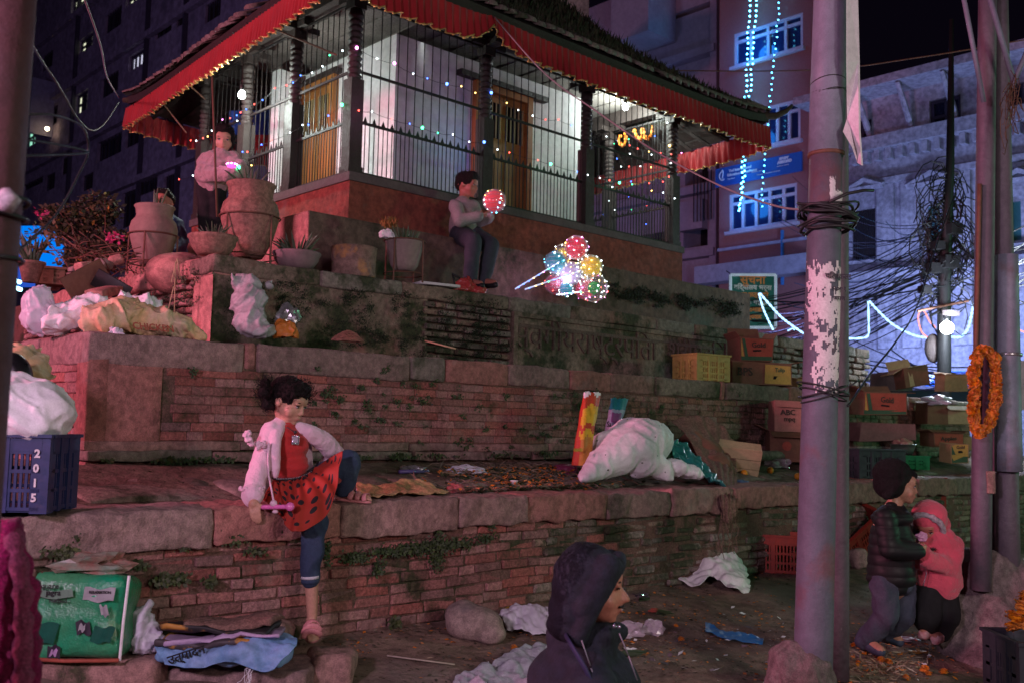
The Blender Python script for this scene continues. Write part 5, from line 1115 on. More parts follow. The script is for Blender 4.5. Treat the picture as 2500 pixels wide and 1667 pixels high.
yc = l2(1712, W2 + .20); crate('plastic_crate', 'yellow plastic crate standing on the middle terrace before the inscription', yc, AXU - radians(8), .42, .30, .235, myel, cols=3)
rc_ = ong(1905, 1400); crate('plastic_crate', 'red plastic crate marked SFC beside the pale pole', rc_ + Vector((0, .15, .0)), AXU - radians(62), .48, .32, .27, mred, cols=2, txt=[('S', -.20, .21, .05), ('F', -.20, .155, .05), ('C', -.20, .10, .05), ('N', .2, .19, .045), ('T', .2, .13, .045)], tmat=wtxt)
dk = ong(2105, 1375); crate('plastic_crate', 'dark red plastic crate tipped on its edge behind the poles', dk + Vector((.05, .35, .12)), 0, .45, .32, .27, mdkred, rot=(radians(25), radians(-38), .3), cols=3)
bk_ = l1(2125, .30); bkc = crate('plastic_crate', 'black plastic crate on the lowest terrace between the pole groups', bk_ + ZZ * .01, AXU - radians(26), .48, .34, .26, mblk, cols=4)
gc_ = l1(2205, .62); crate('plastic_crate', 'green plastic crate under the metal bowl of meat', gc_, AXU - radians(30), .40, .28, .13, mgrn, cols=3)
bc = ong(2285, 1345); bc = Vector((bc.x, bc.y, bc.z)); gq = crate('plastic_crate', 'tall brown plastic crate behind the toddler, top of its pile', bc + Vector((0, .5, .34)), radians(8), .46, .34, .30, mdkred, cols=3)
crate('plastic_crate', 'brown plastic crate under the tall one behind the toddler', bc + Vector((.02, .52, .0)), radians(3), .46, .34, .31, mat('brown_crate_plastic', (.14, .05, .035), .5), cols=3)
oc = D(2520, 1450, 5.9); crate('plastic_crate', 'orange plastic crate at the right edge behind the poles', Vector((D(2620, 1450, 6.6).x, 6.6, .05)), .1, .45, .34, .40, mat('orange_crate_plastic', (.65, .22, .03), .5), cols=3)
nc = D(2500, 1600, 5.0); ncz = gz(nc); crate('plastic_crate', 'black plastic crate heaped with marigolds at the lower right corner', Vector((nc.x + .12, 5.0, ncz - .02)), .0, .46, .36, .34, mblk, cols=3)
def box(name, lab, loc, rz, L, Wd, H, mt, flaps=((.9, .9, .9, .9)), fa=(2.0, 2.0, 1.7, 2.3), rot=None, prints=(), group=None, th=.006, inner=None, cat='box'):
    t = thing(name, lab, cat, loc, rz, group, rot=rot); mi = inner or mt
    for nm, c, s in (('side', (0, -Wd / 2, H / 2), (L, th, H)), ('side', (0, Wd / 2, H / 2), (L, th, H)), ('side', (-L / 2, 0, H / 2), (th, Wd - th * 1.1, H)), ('side', (L / 2, 0, H / 2), (th, Wd - th * 1.1, H)), ('bottom', (0, 0, th / 2), (L - th * 1.1, Wd - th * 1.1, th))):
        m = MB(); m.box(c, s); part(nm, m, mt, t)
    for k, (cx, cy, ln, ax, sg_) in enumerate(((0, -Wd / 2, L, 'x', -1), (0, Wd / 2, L, 'x', 1), (-L / 2, 0, Wd, 'y', -1), (L / 2, 0, Wd, 'y', 1))):
        if not flaps[k]: continue
        fl = (Wd if ax == 'x' else L) * .48 * flaps[k]; a = fa[k]; m = MB(); out = sg_ * sin(a) * fl * (1 if a > 0 else 1); up_ = -cos(a) * fl
        if ax == 'x': p = [(-ln / 2 + .004, cy, H + .002), (ln / 2 - .004, cy, H + .002), (ln / 2 - .01, cy + out, H + up_), (-ln / 2 + .01, cy + out, H + up_)]
        else: p = [(cx, -ln / 2 + .004, H + .002), (cx, ln / 2 - .004, H + .002), (cx + out, ln / 2 - .01, H + up_), (cx + out, -ln / 2 + .01, H + up_)]
        P = [Vector(v) for v in p]; nn = (P[1] - P[0]).cross(P[2] - P[0]).normalized() * th * .5
        m.add([v + nn for v in P] + [v - nn for v in P], [(0, 1, 2, 3), (7, 6, 5, 4), (0, 4, 5, 1), (1, 5, 6, 2), (2, 6, 7, 3), (3, 7, 4, 0)]); part('flap', m, mi, t)
    for (kind, *a) in prints:
        if kind == 'r':      # coloured field printed on the front: x0,x1,z0,z1,mat[,layer]
            x0, x1, z0, z1, pm_, ly = a; y = -Wd / 2 - th / 2 - .0008 * ly; m = MB(); m.add([(x0, y, z0), (x1, y, z0), (x1, y, z1), (x0, y, z1)], [(0, 1, 2, 3)]); part('print', m, pm_, t)
        elif kind == 'p':    # polygon
            pts, pm_, ly = a; y = -Wd / 2 - th / 2 - .0008 * ly; m = MB(); m.add([(x, y, z) for x, z in pts], [tuple(range(len(pts)))]); part('print', m, pm_, t)
        else:
            s_, x, z, h_, pm_ = a; me = text_mesh(s_, h_, .0006, .0016); me.transform(Matrix.Rotation(pi / 2, 4, 'X')); me.transform(Matrix.Translation((x, -Wd / 2 - th / 2 - .004, z))); put('lettering', me, pm_, t)
    sd = Vector((loc[0] * 7, loc[1] * 5, 0))
    for ch in t.children:
        for v in ch.data.vertices: k = v.co * 5 + sd; v.co += Vector((mnoise.noise(k), mnoise.noise(k + Vector((7, 0, 0))) * .5, mnoise.noise(k + Vector((0, 7, 0))))) * .022
    return t
pr = mat('print_red', (.42, .09, .06), .7, ns=8, nm=.4); pg = mat('print_green', (.05, .13, .07), .7, ns=8, nm=.4); pyl = mat('print_yellow', (.62, .40, .10), .7, ns=8, nm=.4); pdk = mat('print_dark', (.06, .05, .04), .8, nm=.3)
def goldprint(L, H): return [('r', -L / 2 + .01, L / 2 - .01, H * .05, H * .95, pr, 1), ('r', -L / 2 + .01, L / 2 - .01, .006, H * .2, pg, 2), ('p', [(-L * .46, H * .2), (-L * .38, H * .2), (-L * .47, H * .93)], pyl, 3), ('p', [(-L * .36, H * .2), (-L * .27, H * .2), (-L * .36, H * .93), (-L * .45, H * .93)], pg, 3), ('t', 'Gold', .02, H * .66, H * .30, pdk), ('r', -.04, .04, H * .40, H * .47, MT['void'], 4)]
b = l2(1832, W2 + .26)
box('cardboard_box', 'printed Gold fruit carton on top of the flat carton beside the yellow crate', b + ZZ * .235, AXU - radians(33), .34, .30, .22, MT['card_dark'], flaps=(0, .9, .5, .5), fa=(0, 2.9, 2.5, 2.5), prints=goldprint(.34, .22))
box('cardboard_box', 'wide orange fruit carton lying under the printed Gold carton', b + ZZ * .004 + UX * .08, AXU - radians(33), .62, .36, .225, MT['card_dark'], flaps=(0, .4, .4, .4), fa=(0, 1.8, 1.7, 1.7), prints=[('t', 'BPS', -.18, .12, .10, pdk), ('r', .02, .30, .01, .20, pyl, 1), ('t', 'Tulip', .18, .15, .06, pg), ('r', .11, .2, .06, .09, MT['void'], 3)])
b = l1(1925, .95); 
box('cardboard_box', 'pinkish carton with handwritten letters, stacked on another beside the pale pole', b + ZZ * .29, AXU - radians(44), .30, .28, .28, mat('pink_card', (.48, .24, .19), .85, ns=5, nm=.4), flaps=(.5, .9, 0, .8), fa=(.5, 1.3, 0, 1.4), prints=[('t', 'ABC', -.04, .17, .07, pdk), ('t', 'mpq', -.03, .11, .06, pdk)])
box('cardboard_box', 'dull brown carton with a red dot at the bottom of the stack', b + ZZ * .01 + UX * .06, AXU - radians(48), .44, .36, .27, MT['card_dark'], flaps=(.6, .5, .7, 0), fa=(1.2, 1.6, 2.0, 0), prints=[('p', [(-.08 + .045 * cos(k * .6), .14 + .045 * sin(k * .6)) for k in range(10)], pr, 1)])
b = l2(1955, W2 + .22) ; box('cardboard_box', 'small open green marked carton behind the pinkish carton', b, AXU - radians(20), .30, .26, .10, MT['cardboard'], flaps=(.4, .4, .4, .4), fa=(1.8, 1.9, 1.7, 1.9), prints=[('r', -.14, .14, .01, .05, pg, 1)])
b = l1(1800, .62); bx1 = box('wooden_box', 'pale slatted fruit box lid tilted against the sacking', b + ZZ * .10, AXU, .36, .26, .12, MT['card_tan'], rot=(radians(-62), radians(6), AXU - radians(48)), flaps=(0, 0, 0, 0), cat='box')
m = MB()
for k in range(3): m.box((0, -.085 + .086 * k, .128), (.37, .08, .012)); m.box((0, -.085 + .086 * k, -.008), (.37, .078, .012))
part('slat', m, MT['card_tan'], bx1)
m = MB(); m.smooth = True; a = l1(1780, .95, .06); m.tube([a, l1(1900, .95, .06), l1(1935, .93, .03)], .05, 10); single('pipe', m, MT['coping_grey'], 'short mossy pipe lying behind the tilted fruit box', 'pipe')
# heap of boxes between the pole groups
def pz(px, py, Y): return D(px, py, Y)
def stack(px, py, w): p = onw(px, py, w); return p
b = stack(2143, 1012, .85); box('cardboard_box', 'large red Gold fruit carton on the long box between the pole groups', b, AXU - radians(38), .46, .32, .23, MT['card_dark'], flaps=(0, .6, .5, .5), fa=(0, 2.4, 2.2, 1.6), prints=goldprint(.46, .23))
b = stack(2150, 1075, .86); box('cardboard_box', 'long purple brown carton under the large Gold carton', b, AXU - radians(36), .60, .30, .18, mat('purple_card', (.26, .13, .13), .85), flaps=(0, 0, 0, 0))
b = stack(2225, 945, 1.0); box('cardboard_box', 'open carton with yellow tape tilted at the top of the heap', b, AXU, .30, .28, .22, MT['card_dark'], rot=(radians(-6), radians(-9), AXU - radians(30)), flaps=(.7, .9, .9, 0), fa=(1.5, 2.9, 1.2, 0), prints=[('r', -.10, -.05, .005, .215, MT['card_tan'], 1)], inner=MT['card_tan'])
b = stack(2175, 955, 1.25); box('cardboard_box', 'dark grey carton behind the open taped carton', b, AXU - .5, .34, .3, .2, mat('grey_card', (.14, .12, .12), .9), flaps=(0, 0, 0, 0))
b = stack(2322, 955, 1.1); box('cardboard_box', 'tan carton tied with teal string right of the taped carton', b, AXU - .7, .28, .26, .2, MT['cardboard'], flaps=(.3, .6, .3, 0), fa=(1.8, 2.2, 2, 0))
b = stack(2330, 1035, .8); box('cardboard_box', 'pale yellow sided carton lying open at the right of the heap', b, AXU - .75, .34, .28, .2, MT['card_tan'], flaps=(.9, .4, 0, 0), fa=(1.2, 2, 0, 0))
b = stack(2275, 1035, .95); box('cardboard_box', 'dark brown upright carton in the middle of the heap', b, AXU - .6, .26, .24, .24, MT['card_dark'], flaps=(0, .5, 0, 0), fa=(0, 2, 0, 0))
b = stack(2355, 1098, .62); box('cardboard_box', 'flat tan carton lying at the right end of the terrace', b, AXU - .6, .40, .30, .14, MT['cardboard'], flaps=(0, .5, .4, 0), fa=(0, 2, 2, 0))
b = stack(2298, 1090, .72); box('cardboard_box', 'red printed low carton behind the small Gold carton', b, AXU - .6, .34, .28, .15, MT['card_dark'], flaps=(.3, .5, .4, .4), fa=(1.7, 2.2, 2, 2), prints=[('r', -.16, .16, .01, .14, pr, 1), ('t', 'Apples', 0, .09, .06, pdk)])
b = stack(2330, 1128, .42); box('cardboard_box', 'small Gold fruit carton with a hand hole beside the green crate', b, AXU - radians(40), .20, .24, .20, MT['cardboard'], flaps=(0, 0, 0, 0), prints=[('r', -.09, .09, .006, .195, pyl, 1), ('r', -.09, .09, .006, .07, pg, 2), ('p', [(-.09, .09), (-.05, .09), (-.09, .19)], pg, 3), ('t', 'Gold', .01, .165, .045, pdk), ('r', -.02, .03, .105, .13, MT['void'], 4)])
b = ong(2370, 1330); box('cardboard_box', 'low wooden tray of green leaves beside the brown crates', Vector((b.x, b.y + .6, b.z + .3)), .2, .3, .3, .12, MT['cardboard'], flaps=(0, 0, 0, 0))
# metal bowl of meat on the green crate
p = gc_ + ZZ * .15; t = thing('metal_bowl', 'steel bowl heaped with raw pink meat on the green crate', 'bowl', p)
m = MB(); m.smooth = True; m.lathe([(.07, 0), (.095, .01), (.115, .06), (.125, .10), (.135, .104), (.128, .108), (.110, .06), (.02, .03)], n=26); part('basin', m, mat('bowl_steel', (.35, .37, .36), .35, metal=.8), t)
m = MB(); rk = random.Random(5)
for k in range(9): m.ell((rk.uniform(-.07, .07), rk.uniform(-.06, .06), .11 + rk.uniform(0, .03)), (rk.uniform(.03, .05), rk.uniform(.03, .05), rk.uniform(.02, .035)))
put('meat', remesh(m, .008, 3, (.012, 22)), mat('meat', (.55, .22, .20), .4, ns=18, col2=(.65, .42, .34), nm=.9), t)
# ================================================================ sacks, bags and cloths
def sack(name, lab, mt, shapes, voxel=.012, smooth=6, disp=(.012, 9), wr=(.010, (7, 7, 4), .5), cat='sack', group=None, kind=None):
    m = MB()
    for s in shapes:
        if s[0] == 'e': m.ell(s[1], s[2], Matrix.Rotation(s[3], 3, 'Y') if len(s) > 3 else None)
        else: m.cap(s[1], s[2], s[3], s[4])
    if wr and len(wr) == 2: wr = (wr[0] * 1.15, wr[1], .55)
    me = remesh(m, voxel, smooth * 6 + 6, disp, wr); return single(name, me, mt, lab, cat, group, kind)
# big white sack on the blue crate
q = crA.location + ZZ * .285 - Vector((.02, 0, 0))
o = sack('white_sack', 'bulging white woven sack sitting on the dark blue crate', MT['sack_white'], [('e', q + Vector((-.06, .0, .09)), (.27, .19, .15)), ('e', q + Vector((.10, -.03, .08)), (.19, .17, .14)), ('e', q + Vector((.03, -.03, .14)), (.21, .17, .11)), ('e', q + Vector((-.25, 0, .10)), (.2, .17, .14)), ('e', q + Vector((.02, .02, .16)), (.18, .14, .10))], .011, 5, (.012, 7), (.016, (5, 6, 5)))
# big sack on the lowest terrace
def L(px, py, w): return onw(px, py, w)
o = sack('white_sack', 'large full white sack speckled with dirt, lying on the lowest terrace', MT['sack_white'], [('e', L(1525, 1092, .42), (.25, .18, .155)), ('e', L(1575, 1070, .46), (.19, .16, .145), .3), ('c', L(1500, 1110, .40), .15, L(1450, 1145, .38), .085), ('c', L(1450, 1145, .38), .085, L(1420, 1170, .34), .025), ('c', L(1560, 1120, .36), .14, L(1612, 1142, .32), .085), ('c', L(1612, 1142, .30), .08, L(1640, 1168, .24), .025), ('e', L(1548, 1078, .42), (.23, .17, .165)), ('e', L(1600, 1080, .46), (.14, .14, .14))], .012, 5, (.02, 5), (.008, (6, 6, 5)))
rk = random.Random(12); m = MB()
me_ = o.data
for i in range(26):
    v = me_.vertices[rk.randrange(len(me_.vertices))]
    if v.normal.y > 0: continue
    m.ell(o.location + v.co, (rk.uniform(.003, .009), rk.uniform(.003, .008), rk.uniform(.003, .007)), nu=6, nv=4)
part('dirt_speck', m, MT['leaf_dark'], o, False); m_ = o.children[0]; m_.data.transform(Matrix.Translation(-o.location))
sack('white_sack', 'small slumped pinkish white bag right of the large sack', MT['sack_white'], [('e', L(1645, 1140, .30), (.11, .10, .062)), ('e', L(1680, 1150, .26), (.09, .08, .05)), ('c', L(1690, 1150, .24), .05, L(1716, 1162, .2), .022)], .009, 5, (.008, 10), (.008, (12, 12, 6)))
# upright red and yellow bag
def tallbag(name, lab, base_px, base_py, w, top, width, mt, bands=(), lean=0.0, depth=.05, cat='bag'):
    b0 = L(base_px, base_py, w); b1 = L(top[0], top[1], w + .05); nseg = 26; m = MB(); m.smooth = True; ax = (UX * .9 + Vector((.1, 0, 0))).normalized(); vs = []; n = 28
    for j in range(nseg + 1):
        f = j / nseg; c = b0.lerp(b1, f); ww = width[0] + (width[1] - width[0]) * f; dd_ = depth * (1 - .6 * f)
        for i in range(n):
            a = 2 * pi * i / n; r_ = 1 + .14 * mnoise.noise(Vector((i * .7, f * 4, 2))) + .10 * sin(a * 5 + f * 3)
            vs.append(c + ax * cos(a) * ww * r_ + VX * sin(a) * dd_ * r_ + ZZ * (.02 * mnoise.noise(Vector((i * .6, 3, 1))) * f))
    fs = [(j * n + i, j * n + (i + 1) % n, (j + 1) * n + (i + 1) % n, (j + 1) * n + i) for j in range(nseg) for i in range(n)]; m.add(vs, fs)
    me = m.mesh(name); o = single(name, me, mt if isinstance(mt, list) else [mt], lab, cat)
    for pol in me.polygons:
        j = pol.index // n; i = pol.index % n; f = j / nseg; pol.material_index = bands(f, i / n) if bands else 0
    return o
myel2 = mat('bag_yellow', (.78, .50, .03), .5, ns=12, nm=.3, bump=.2); mred2 = mat('bag_red', (.62, .07, .03), .5, ns=12, nm=.4, bump=.2); mor = mat('bag_orange', (.62, .27, .05), .5, ns=12, nm=.4, bump=.2)
def rb(f, u):
    f += .04 * sin(u * 25)
    if f > .93: return 3
    if f > .78: return 0
    if .62 < f < .78 and (.5 < u < .95): return 1
    if .35 < f < .62: return 0 if (u < .5 or .45 < f < .53) else 1
    return 2 if f < .35 and u > .55 else 0
tb = tallbag('shopping_bag', 'tall crumpled red and yellow plastic bag standing by the large sack', 1418, 1135, .48, (1445, 957), (.055, .075), [mred2, myel2, mor, MT['sack_white']], rb, depth=.06)
tb2 = tallbag('shopping_bag', 'teal and white plastic bag printed Sa behind the large sack', 1490, 1075, .62, (1512, 972), (.05, .085), [mat('bag_bluewhite', (.42, .48, .60), .45, ns=10, col2=(.12, .16, .30), nm=.8), mat('bag_teal', (.02, .22, .27), .45, ns=10), mat('bag_purple', (.25, .07, .25), .5)], lambda f, u: 1 if f > .72 else (2 if .4 < f < .65 and .6 < u < .8 else 0), depth=.04)
lettering('Sa', .055, MT['cable'], tb2, L(1487, 1035, .55), UX, ZZ + UX * .1, .001, .001)
lettering('\u0926\u093e\u0932\u092e\u094b\u0920', .03, myel2, tb, L(1412, 1098, .41), UX, ZZ, .001, .0012); lettering('\u0938\u0941\u092a\u0930', .035, myel2, tb, L(1452, 1000, .42), ZZ * -1 + UX * .1, UX, .001, .0012)
# draped cloths: grids that fall over an edge
def drape(name, lab, pts, mt, th=.006, amp=.012, sc=9, nu=40, nv=40, cat='cloth', fold=0.0, ff=30, group=None, kind=None):
    """pts: rows of 3D control points; smooth surface through them with folds"""
    rows = len(pts); cols = len(pts[0]); mb = MB(); mb.smooth = True
    def cr(a, b, c, d, t): return .5 * ((2 * b) + (c - a) * t + (2 * a - 5 * b + 4 * c - d) * t * t + (3 * b - a - 3 * c + d) * t ** 3)
    def curve(P, f):
        n = len(P) - 1; x = f * n; i = min(int(x), n - 1); t = x - i; return cr(P[max(i - 1, 0)], P[i], P[i + 1], P[min(i + 2, n)], t)
    V = []
    for j in range(nv + 1):
        row = [curve([pts[r][c] for r in range(rows)], j / nv) for c in range(cols)]
        V.append([curve(row, i / nu) for i in range(nu + 1)])
    top = []
    for j in range(nv + 1):
        for i in range(nu + 1):
            p = V[j][i]; a = V[j][min(i + 1, nu)] - V[j][max(i - 1, 0)]; b = V[min(j + 1, nv)][i] - V[max(j - 1, 0)][i]; n = a.cross(b)
            if n.length > 1e-9: n.normalize()
            d = amp * (mnoise.noise(p * sc) + .5 * mnoise.noise(p * sc * 2.7)) - amp * 1.2 * abs(mnoise.noise(p * sc * 1.4 + Vector((4, 4, 4))))
            if fold: d += fold * sin(i / nu * ff + 2.5 * mnoise.noise(p * 4))
            top.append(p + n * d)
    N_ = len(top); mb.add(top, [(j * (nu + 1) + i, j * (nu + 1) + i + 1, (j + 1) * (nu + 1) + i + 1, (j + 1) * (nu + 1) + i) for j in range(nv) for i in range(nu)])
    me = mb.mesh(name); o = single(name, me, mt, lab, cat, group, kind); md = o.modifiers.new('thickness', 'SOLIDIFY'); md.thickness = th; md.offset = 0; return o
burlap = mat('burlap', (.30, .175, .135), .95, ns=10, col2=(.19, .11, .09), bump=.9, bs=160, stain=(.12, .10, .10), ss=8, st=.62)
drape('sacking_cloth', 'brown burlap sacking thrown over the coping and hanging down the wall', [
    [L(1640, 1025, .95), L(1700, 1015, .9), L(1750, 1030, .85), L(1790, 1075, .75)],
    [L(1670, 1060, .80), L(1725, 1060, .78), L(1765, 1090, .72), L(1795, 1130, .6)],
    [L(1710, 1120, .55), L(1745, 1110, .58), L(1775, 1130, .5), L(1795, 1165, .4)],
    [L(1745, 1180, .22), L(1760, 1170, .24), L(1780, 1180, .22), L(1795, 1190, .2)],
    [L(1758, 1220, -.06), L(1770, 1215, -.08), L(1785, 1215, -.08), L(1797, 1220, -.06)],
    [L(1765, 1265, -.07), L(1775, 1275, -.09), L(1788, 1262, -.09), L(1796, 1250, -.07)]], burlap, amp=.016, sc=7, fold=.008)
m = MB(); m.smooth = True; rk = random.Random(3)
for k in range(9):
    a = L(1755 + rk.uniform(0, 40), 1250, -.08); P = [a]
    for j in range(9): P.append(P[-1] + Vector((rk.uniform(-.014, .014), rk.uniform(-.004, .004), -rk.uniform(.008, .05))))
    m.tube(P, .0028, 5)
single('sacking_thread', m, burlap, 'loose brown threads trailing down from the sacking', 'threads', kind='stuff')
# low heap under the burlap so that it rests on something
sack('garbage_heap', 'dark heap of refuse bulging under the brown sacking', MT['card_dark'], [('e', L(1720, 1110, .75), (.16, .16, .14)), ('e', L(1750, 1130, .55), (.12, .12, .09)), ('e', L(1690, 1085, .85), (.12, .1, .12))], .015, 4, (.02, 8), None, cat='heap')
tealp = mat('teal_plastic', (.03, .24, .24), .35, ns=9, col2=(.02, .12, .13), spec=.6)
drape('plastic_bag', 'crumpled teal plastic bag between the small bag and the sacking', [[L(1620, 1085, .55), L(1660, 1075, .6), L(1700, 1120, .55)], [L(1650, 1120, .42), L(1690, 1120, .45), L(1730, 1150, .4)], [L(1700, 1155, .25), L(1735, 1165, .22), L(1755, 1178, .18)], [L(1735, 1175, .1), L(1755, 1183, .08), L(1772, 1190, .05)]], tealp, amp=.03, sc=14, th=.002, nu=36, nv=36, cat='bag')
# white cloth sheet on the ground beside the wall
G = lambda x, y, h=0.0: ong(x, y) + ZZ * h
drape('plastic_sheet', 'crumpled white plastic sheet lying on the ground before the wall', [
    [G(1660, 1400, .10), G(1690, 1385, .16), G(1730, 1385, .18), G(1790, 1395, .16), G(1822, 1420, .05)],
    [G(1645, 1415, .02), G(1690, 1412, .07), G(1735, 1412, .13), G(1790, 1425, .12), G(1830, 1435, .03)],
    [G(1642, 1420, .01), G(1700, 1440, .02), G(1740, 1435, .06), G(1785, 1455, .05), G(1828, 1450, .01)]], MT['sack_white'], amp=.035, sc=7, nu=60, nv=44, th=.003, cat='sheet')
drape('plastic_strip', 'bright blue strip of plastic sheet lying on the dirt', [[G(1722, 1530, .03), G(1760, 1545, .02), G(1810, 1553, .02), G(1864, 1565, .01)], [G(1722, 1545, .01), G(1760, 1560, .01), G(1805, 1570, .01), G(1862, 1575, .005)]], mat('blue_plastic', (.03, .18, .48), .4, ns=14, col2=(.02, .12, .36)), amp=.010, sc=14, th=.002, nu=50, nv=12, cat='plastic strip')
mesh_sh = mat('white_netting_sheet', (.50, .50, .56), .7, ns=30, col2=(.38, .38, .46), bump=.7, bs=120, weave=60)
drape('woven_sheet', 'pale woven plastic sheet spread on the ground behind the hooded man', [[G(1110, 1662, .01), G(1200, 1630, .02), G(1300, 1590, .03), G(1380, 1600, .02)], [G(1100, 1700, .01), G(1200, 1680, .02), G(1310, 1650, .02), G(1400, 1650, .02)], [G(1090, 1760, .01), G(1200, 1740, .01), G(1310, 1720, .01), G(1420, 1720, .01)]], mesh_sh, amp=.035, sc=9, th=.003, nu=70, nv=50, cat='sheet')
film = mat('clear_film', (.75, .62, .72), .25, nm=.2, clear=.55, spec=.7)
film2 = mat('milky_film', (.72, .70, .80), .4, nm=.3, clear=.16, spec=.6, bump=.2, bs=30)
drape('plastic_wrap', 'long crumpled clear plastic wrap on the ground beside the boulder', [[G(1215, 1515, .03), G(1260, 1510, .07), G(1310, 1515, .07), G(1370, 1500, .05)], [G(1222, 1530, .06), G(1265, 1530, .10), G(1320, 1532, .09), G(1375, 1525, .05)], [G(1240, 1545, .01), G(1275, 1555, .03), G(1330, 1560, .02), G(1380, 1550, .01)]], film2, amp=.02, sc=16, th=.002, nu=60, nv=30, cat='plastic wrap')
def crumple(name, lab, c, r, mt, cat, flat=.6, seed=0, n=2, amp=.5, kind=None, group=None):
    bm = bmesh.new(); bmesh.ops.create_icosphere(bm, subdivisions=3, radius=1)
    for v in bm.verts:
        p = v.co.normalized(); k = 1 + amp * mnoise.noise(p * 1.6 + Vector((seed, 0, 0))) - amp * .6 * abs(mnoise.noise(p * 3.6 + Vector((0, seed, 0)))); v.co = Vector((p.x * r[0], p.y * r[1], max(p.z, -.55) * r[2])) * k
    me = bpy.data.meshes.new(name); bm.to_mesh(me); bm.free(); me.polygons.foreach_set('use_smooth', [False] * len(me.polygons)); me.transform(Matrix.Translation(Vector(c) + ZZ * r[2] * .5)); return single(name, me, mt, lab, cat, group, kind)
crumple('foil_scrap', 'shiny folded foil scrap on the dirt right of the hooded face', G(1565, 1457), (.06, .05, .02), mat('foil', (.6, .55, .62), .15, metal=.9), 'foil', seed=3)
crumple('plastic_bag', 'small clear crumpled bag on the dirt right of the hooded man', G(1595, 1545), (.06, .05, .05), film, 'bag', seed=5)
crumple('plastic_bag', 'clear crumpled bag just behind the hooded man shoulder', G(1535, 1550), (.09, .07, .05), film, 'bag', seed=6)
crumple('sweet_wrapper', 'small red and white sweet wrapper on the dirt', G(1598, 1493), (.035, .02, .015), pr, 'wrapper', seed=8)
# terrace two, left end: bags
P2 = lambda x, y, w: onw(x, y, w)
sack('plastic_bag', 'upright milky carrier bag at the left end of the middle terrace', film2, [('e', P2(98, 775, W2 + .55), (.10, .09, .10)), ('e', P2(92, 740, W2 + .55), (.085, .07, .10)), ('c', P2(100, 720, W2 + .55), .05, P2(106, 698, W2 + .55), .018)], .010, 5, (.01, 9), (.012, (14, 14, 5)), cat='bag')
sack('white_sack', 'crumpled white sacks piled beside the milky carrier bag', MT['sack_white'], [('e', P2(150, 790, W2 + .42), (.10, .10, .07)), ('e', P2(190, 770, W2 + .45), (.14, .12, .09)), ('e', P2(235, 758, W2 + .5), (.13, .12, .08)), ('c', P2(130, 760, W2 + .4), .04, P2(118, 752, W2 + .4), .02), ('e', P2(330, 745, W2 + .55), (.16, .12, .06))], .010, 3, (.018, 9), (.018, (9, 9, 7)))
ysk = mat('yellow_print_sack', (.68, .42, .20), .6, ns=5, col2=(.66, .52, .36), nm=.9, bump=.25, bs=80, stain=(.62, .22, .06), ss=4.5, st=.60)
sack('yellow_sack', 'long yellow and orange printed sack draped along the middle terrace edge', ysk, [('e', P2(255, 785, W2 + .24), (.13, .14, .09)), ('e', P2(310, 775, W2 + .26), (.14, .15, .11)), ('e', P2(370, 785, W2 + .24), (.14, .14, .09)), ('e', P2(425, 795, W2 + .2), (.12, .12, .07)), ('c', P2(455, 805, W2 + .17), .06, P2(492, 822, W2 + .13), .02)], .010, 4, (.014, 8), (.018, (8, 8, 6)))
lettering('CHICKEN', .055, pr, bpy.data.objects['yellow_sack'], P2(375, 800, W2 + .075), UX, ZZ * .8 - UX * .25, .001, .001)
crumple('plastic_bag', 'tiny knotted white bag on the stone edge before the yellow sack', P2(282, 815, W2 + .05) - ZZ * .02, (.045, .04, .04), film2, 'bag', seed=2)
drape('yellow_sack', 'worn yellow sack slumped behind the white sack at the left', [[P2(10, 835, W2 - .15), P2(60, 840, W2 - .2), P2(100, 850, W2 - .15)], [P2(20, 865, W2 - .35), P2(80, 880, W2 - .35), P2(120, 900, W2 - .25)], [P2(40, 930, W2 - .5), P2(95, 935, W2 - .5), P2(132, 925, W2 - .35)]], ysk, amp=.03, sc=9, cat='sack')
sack('garbage_bag', 'black garbage bag with marigolds stuck to it behind the white sack', mat('black_bag', (.01, .01, .012), .3, spec=.6), [('e', P2(30, 925, W2 - .55), (.09, .08, .13)), ('e', P2(40, 905, W2 - .55), (.06, .05, .08))], .012, 4, (.01, 9), None, cat='bag')
gsk = mat('grey_sack', (.42, .41, .42), .45, ns=5, col2=(.34, .33, .34), bump=.25, bs=90, spec=.5)
sack('grey_sack', 'tall shiny grey sack standing against the upper terrace wall', gsk, [('e', P2(612, 780, W2 + .45), (.115, .09, .11)), ('e', P2(606, 735, W2 + .5), (.115, .08, .11)), ('e', P2(600, 690, W2 + .55), (.10, .06, .07)), ('c', P2(570, 690, W2 + .55), .03, P2(566, 668, W2 + .55), .018), ('c', P2(655, 700, W2 + .55), .03, P2(664, 686, W2 + .55), .015), ('e', P2(630, 808, W2 + .4), (.11, .09, .05))], .009, 4, (.01, 8), (.013, (7, 7, 9)))
o = crumple('foil_bag', 'silver foil snack bag leaning right of the grey sack', P2(700, 790, W2 + .42), (.075, .05, .085), mat('foil_bag', (.45, .47, .47), .25, metal=.7), 'bag', seed=4)
crumple('orange_bag', 'orange torn bag under the silver foil bag', P2(695, 822, W2 + .36), (.085, .05, .08), mat('orange_bag', (.62, .20, .03), .5, ns=14), 'bag', seed=9)
netm = MB(); netm.smooth = True; rk = random.Random(6); c = P2(850, 835, W2 + .3)
for k in range(46):
    a = rk.uniform(0, pi); P = []
    for j in range(10): f = j / 9; P.append(c + UX * ((f - .5) * .26 * rk.uniform(.9, 1.05)) + VX * (cos(a) * .06 * sin(pi * f)) + ZZ * (abs(sin(a)) * .07 * sin(pi * f) + .005 + .012 * mnoise.noise(Vector((k, f * 5, 0)))))
    netm.tube(P, .0018, 4)
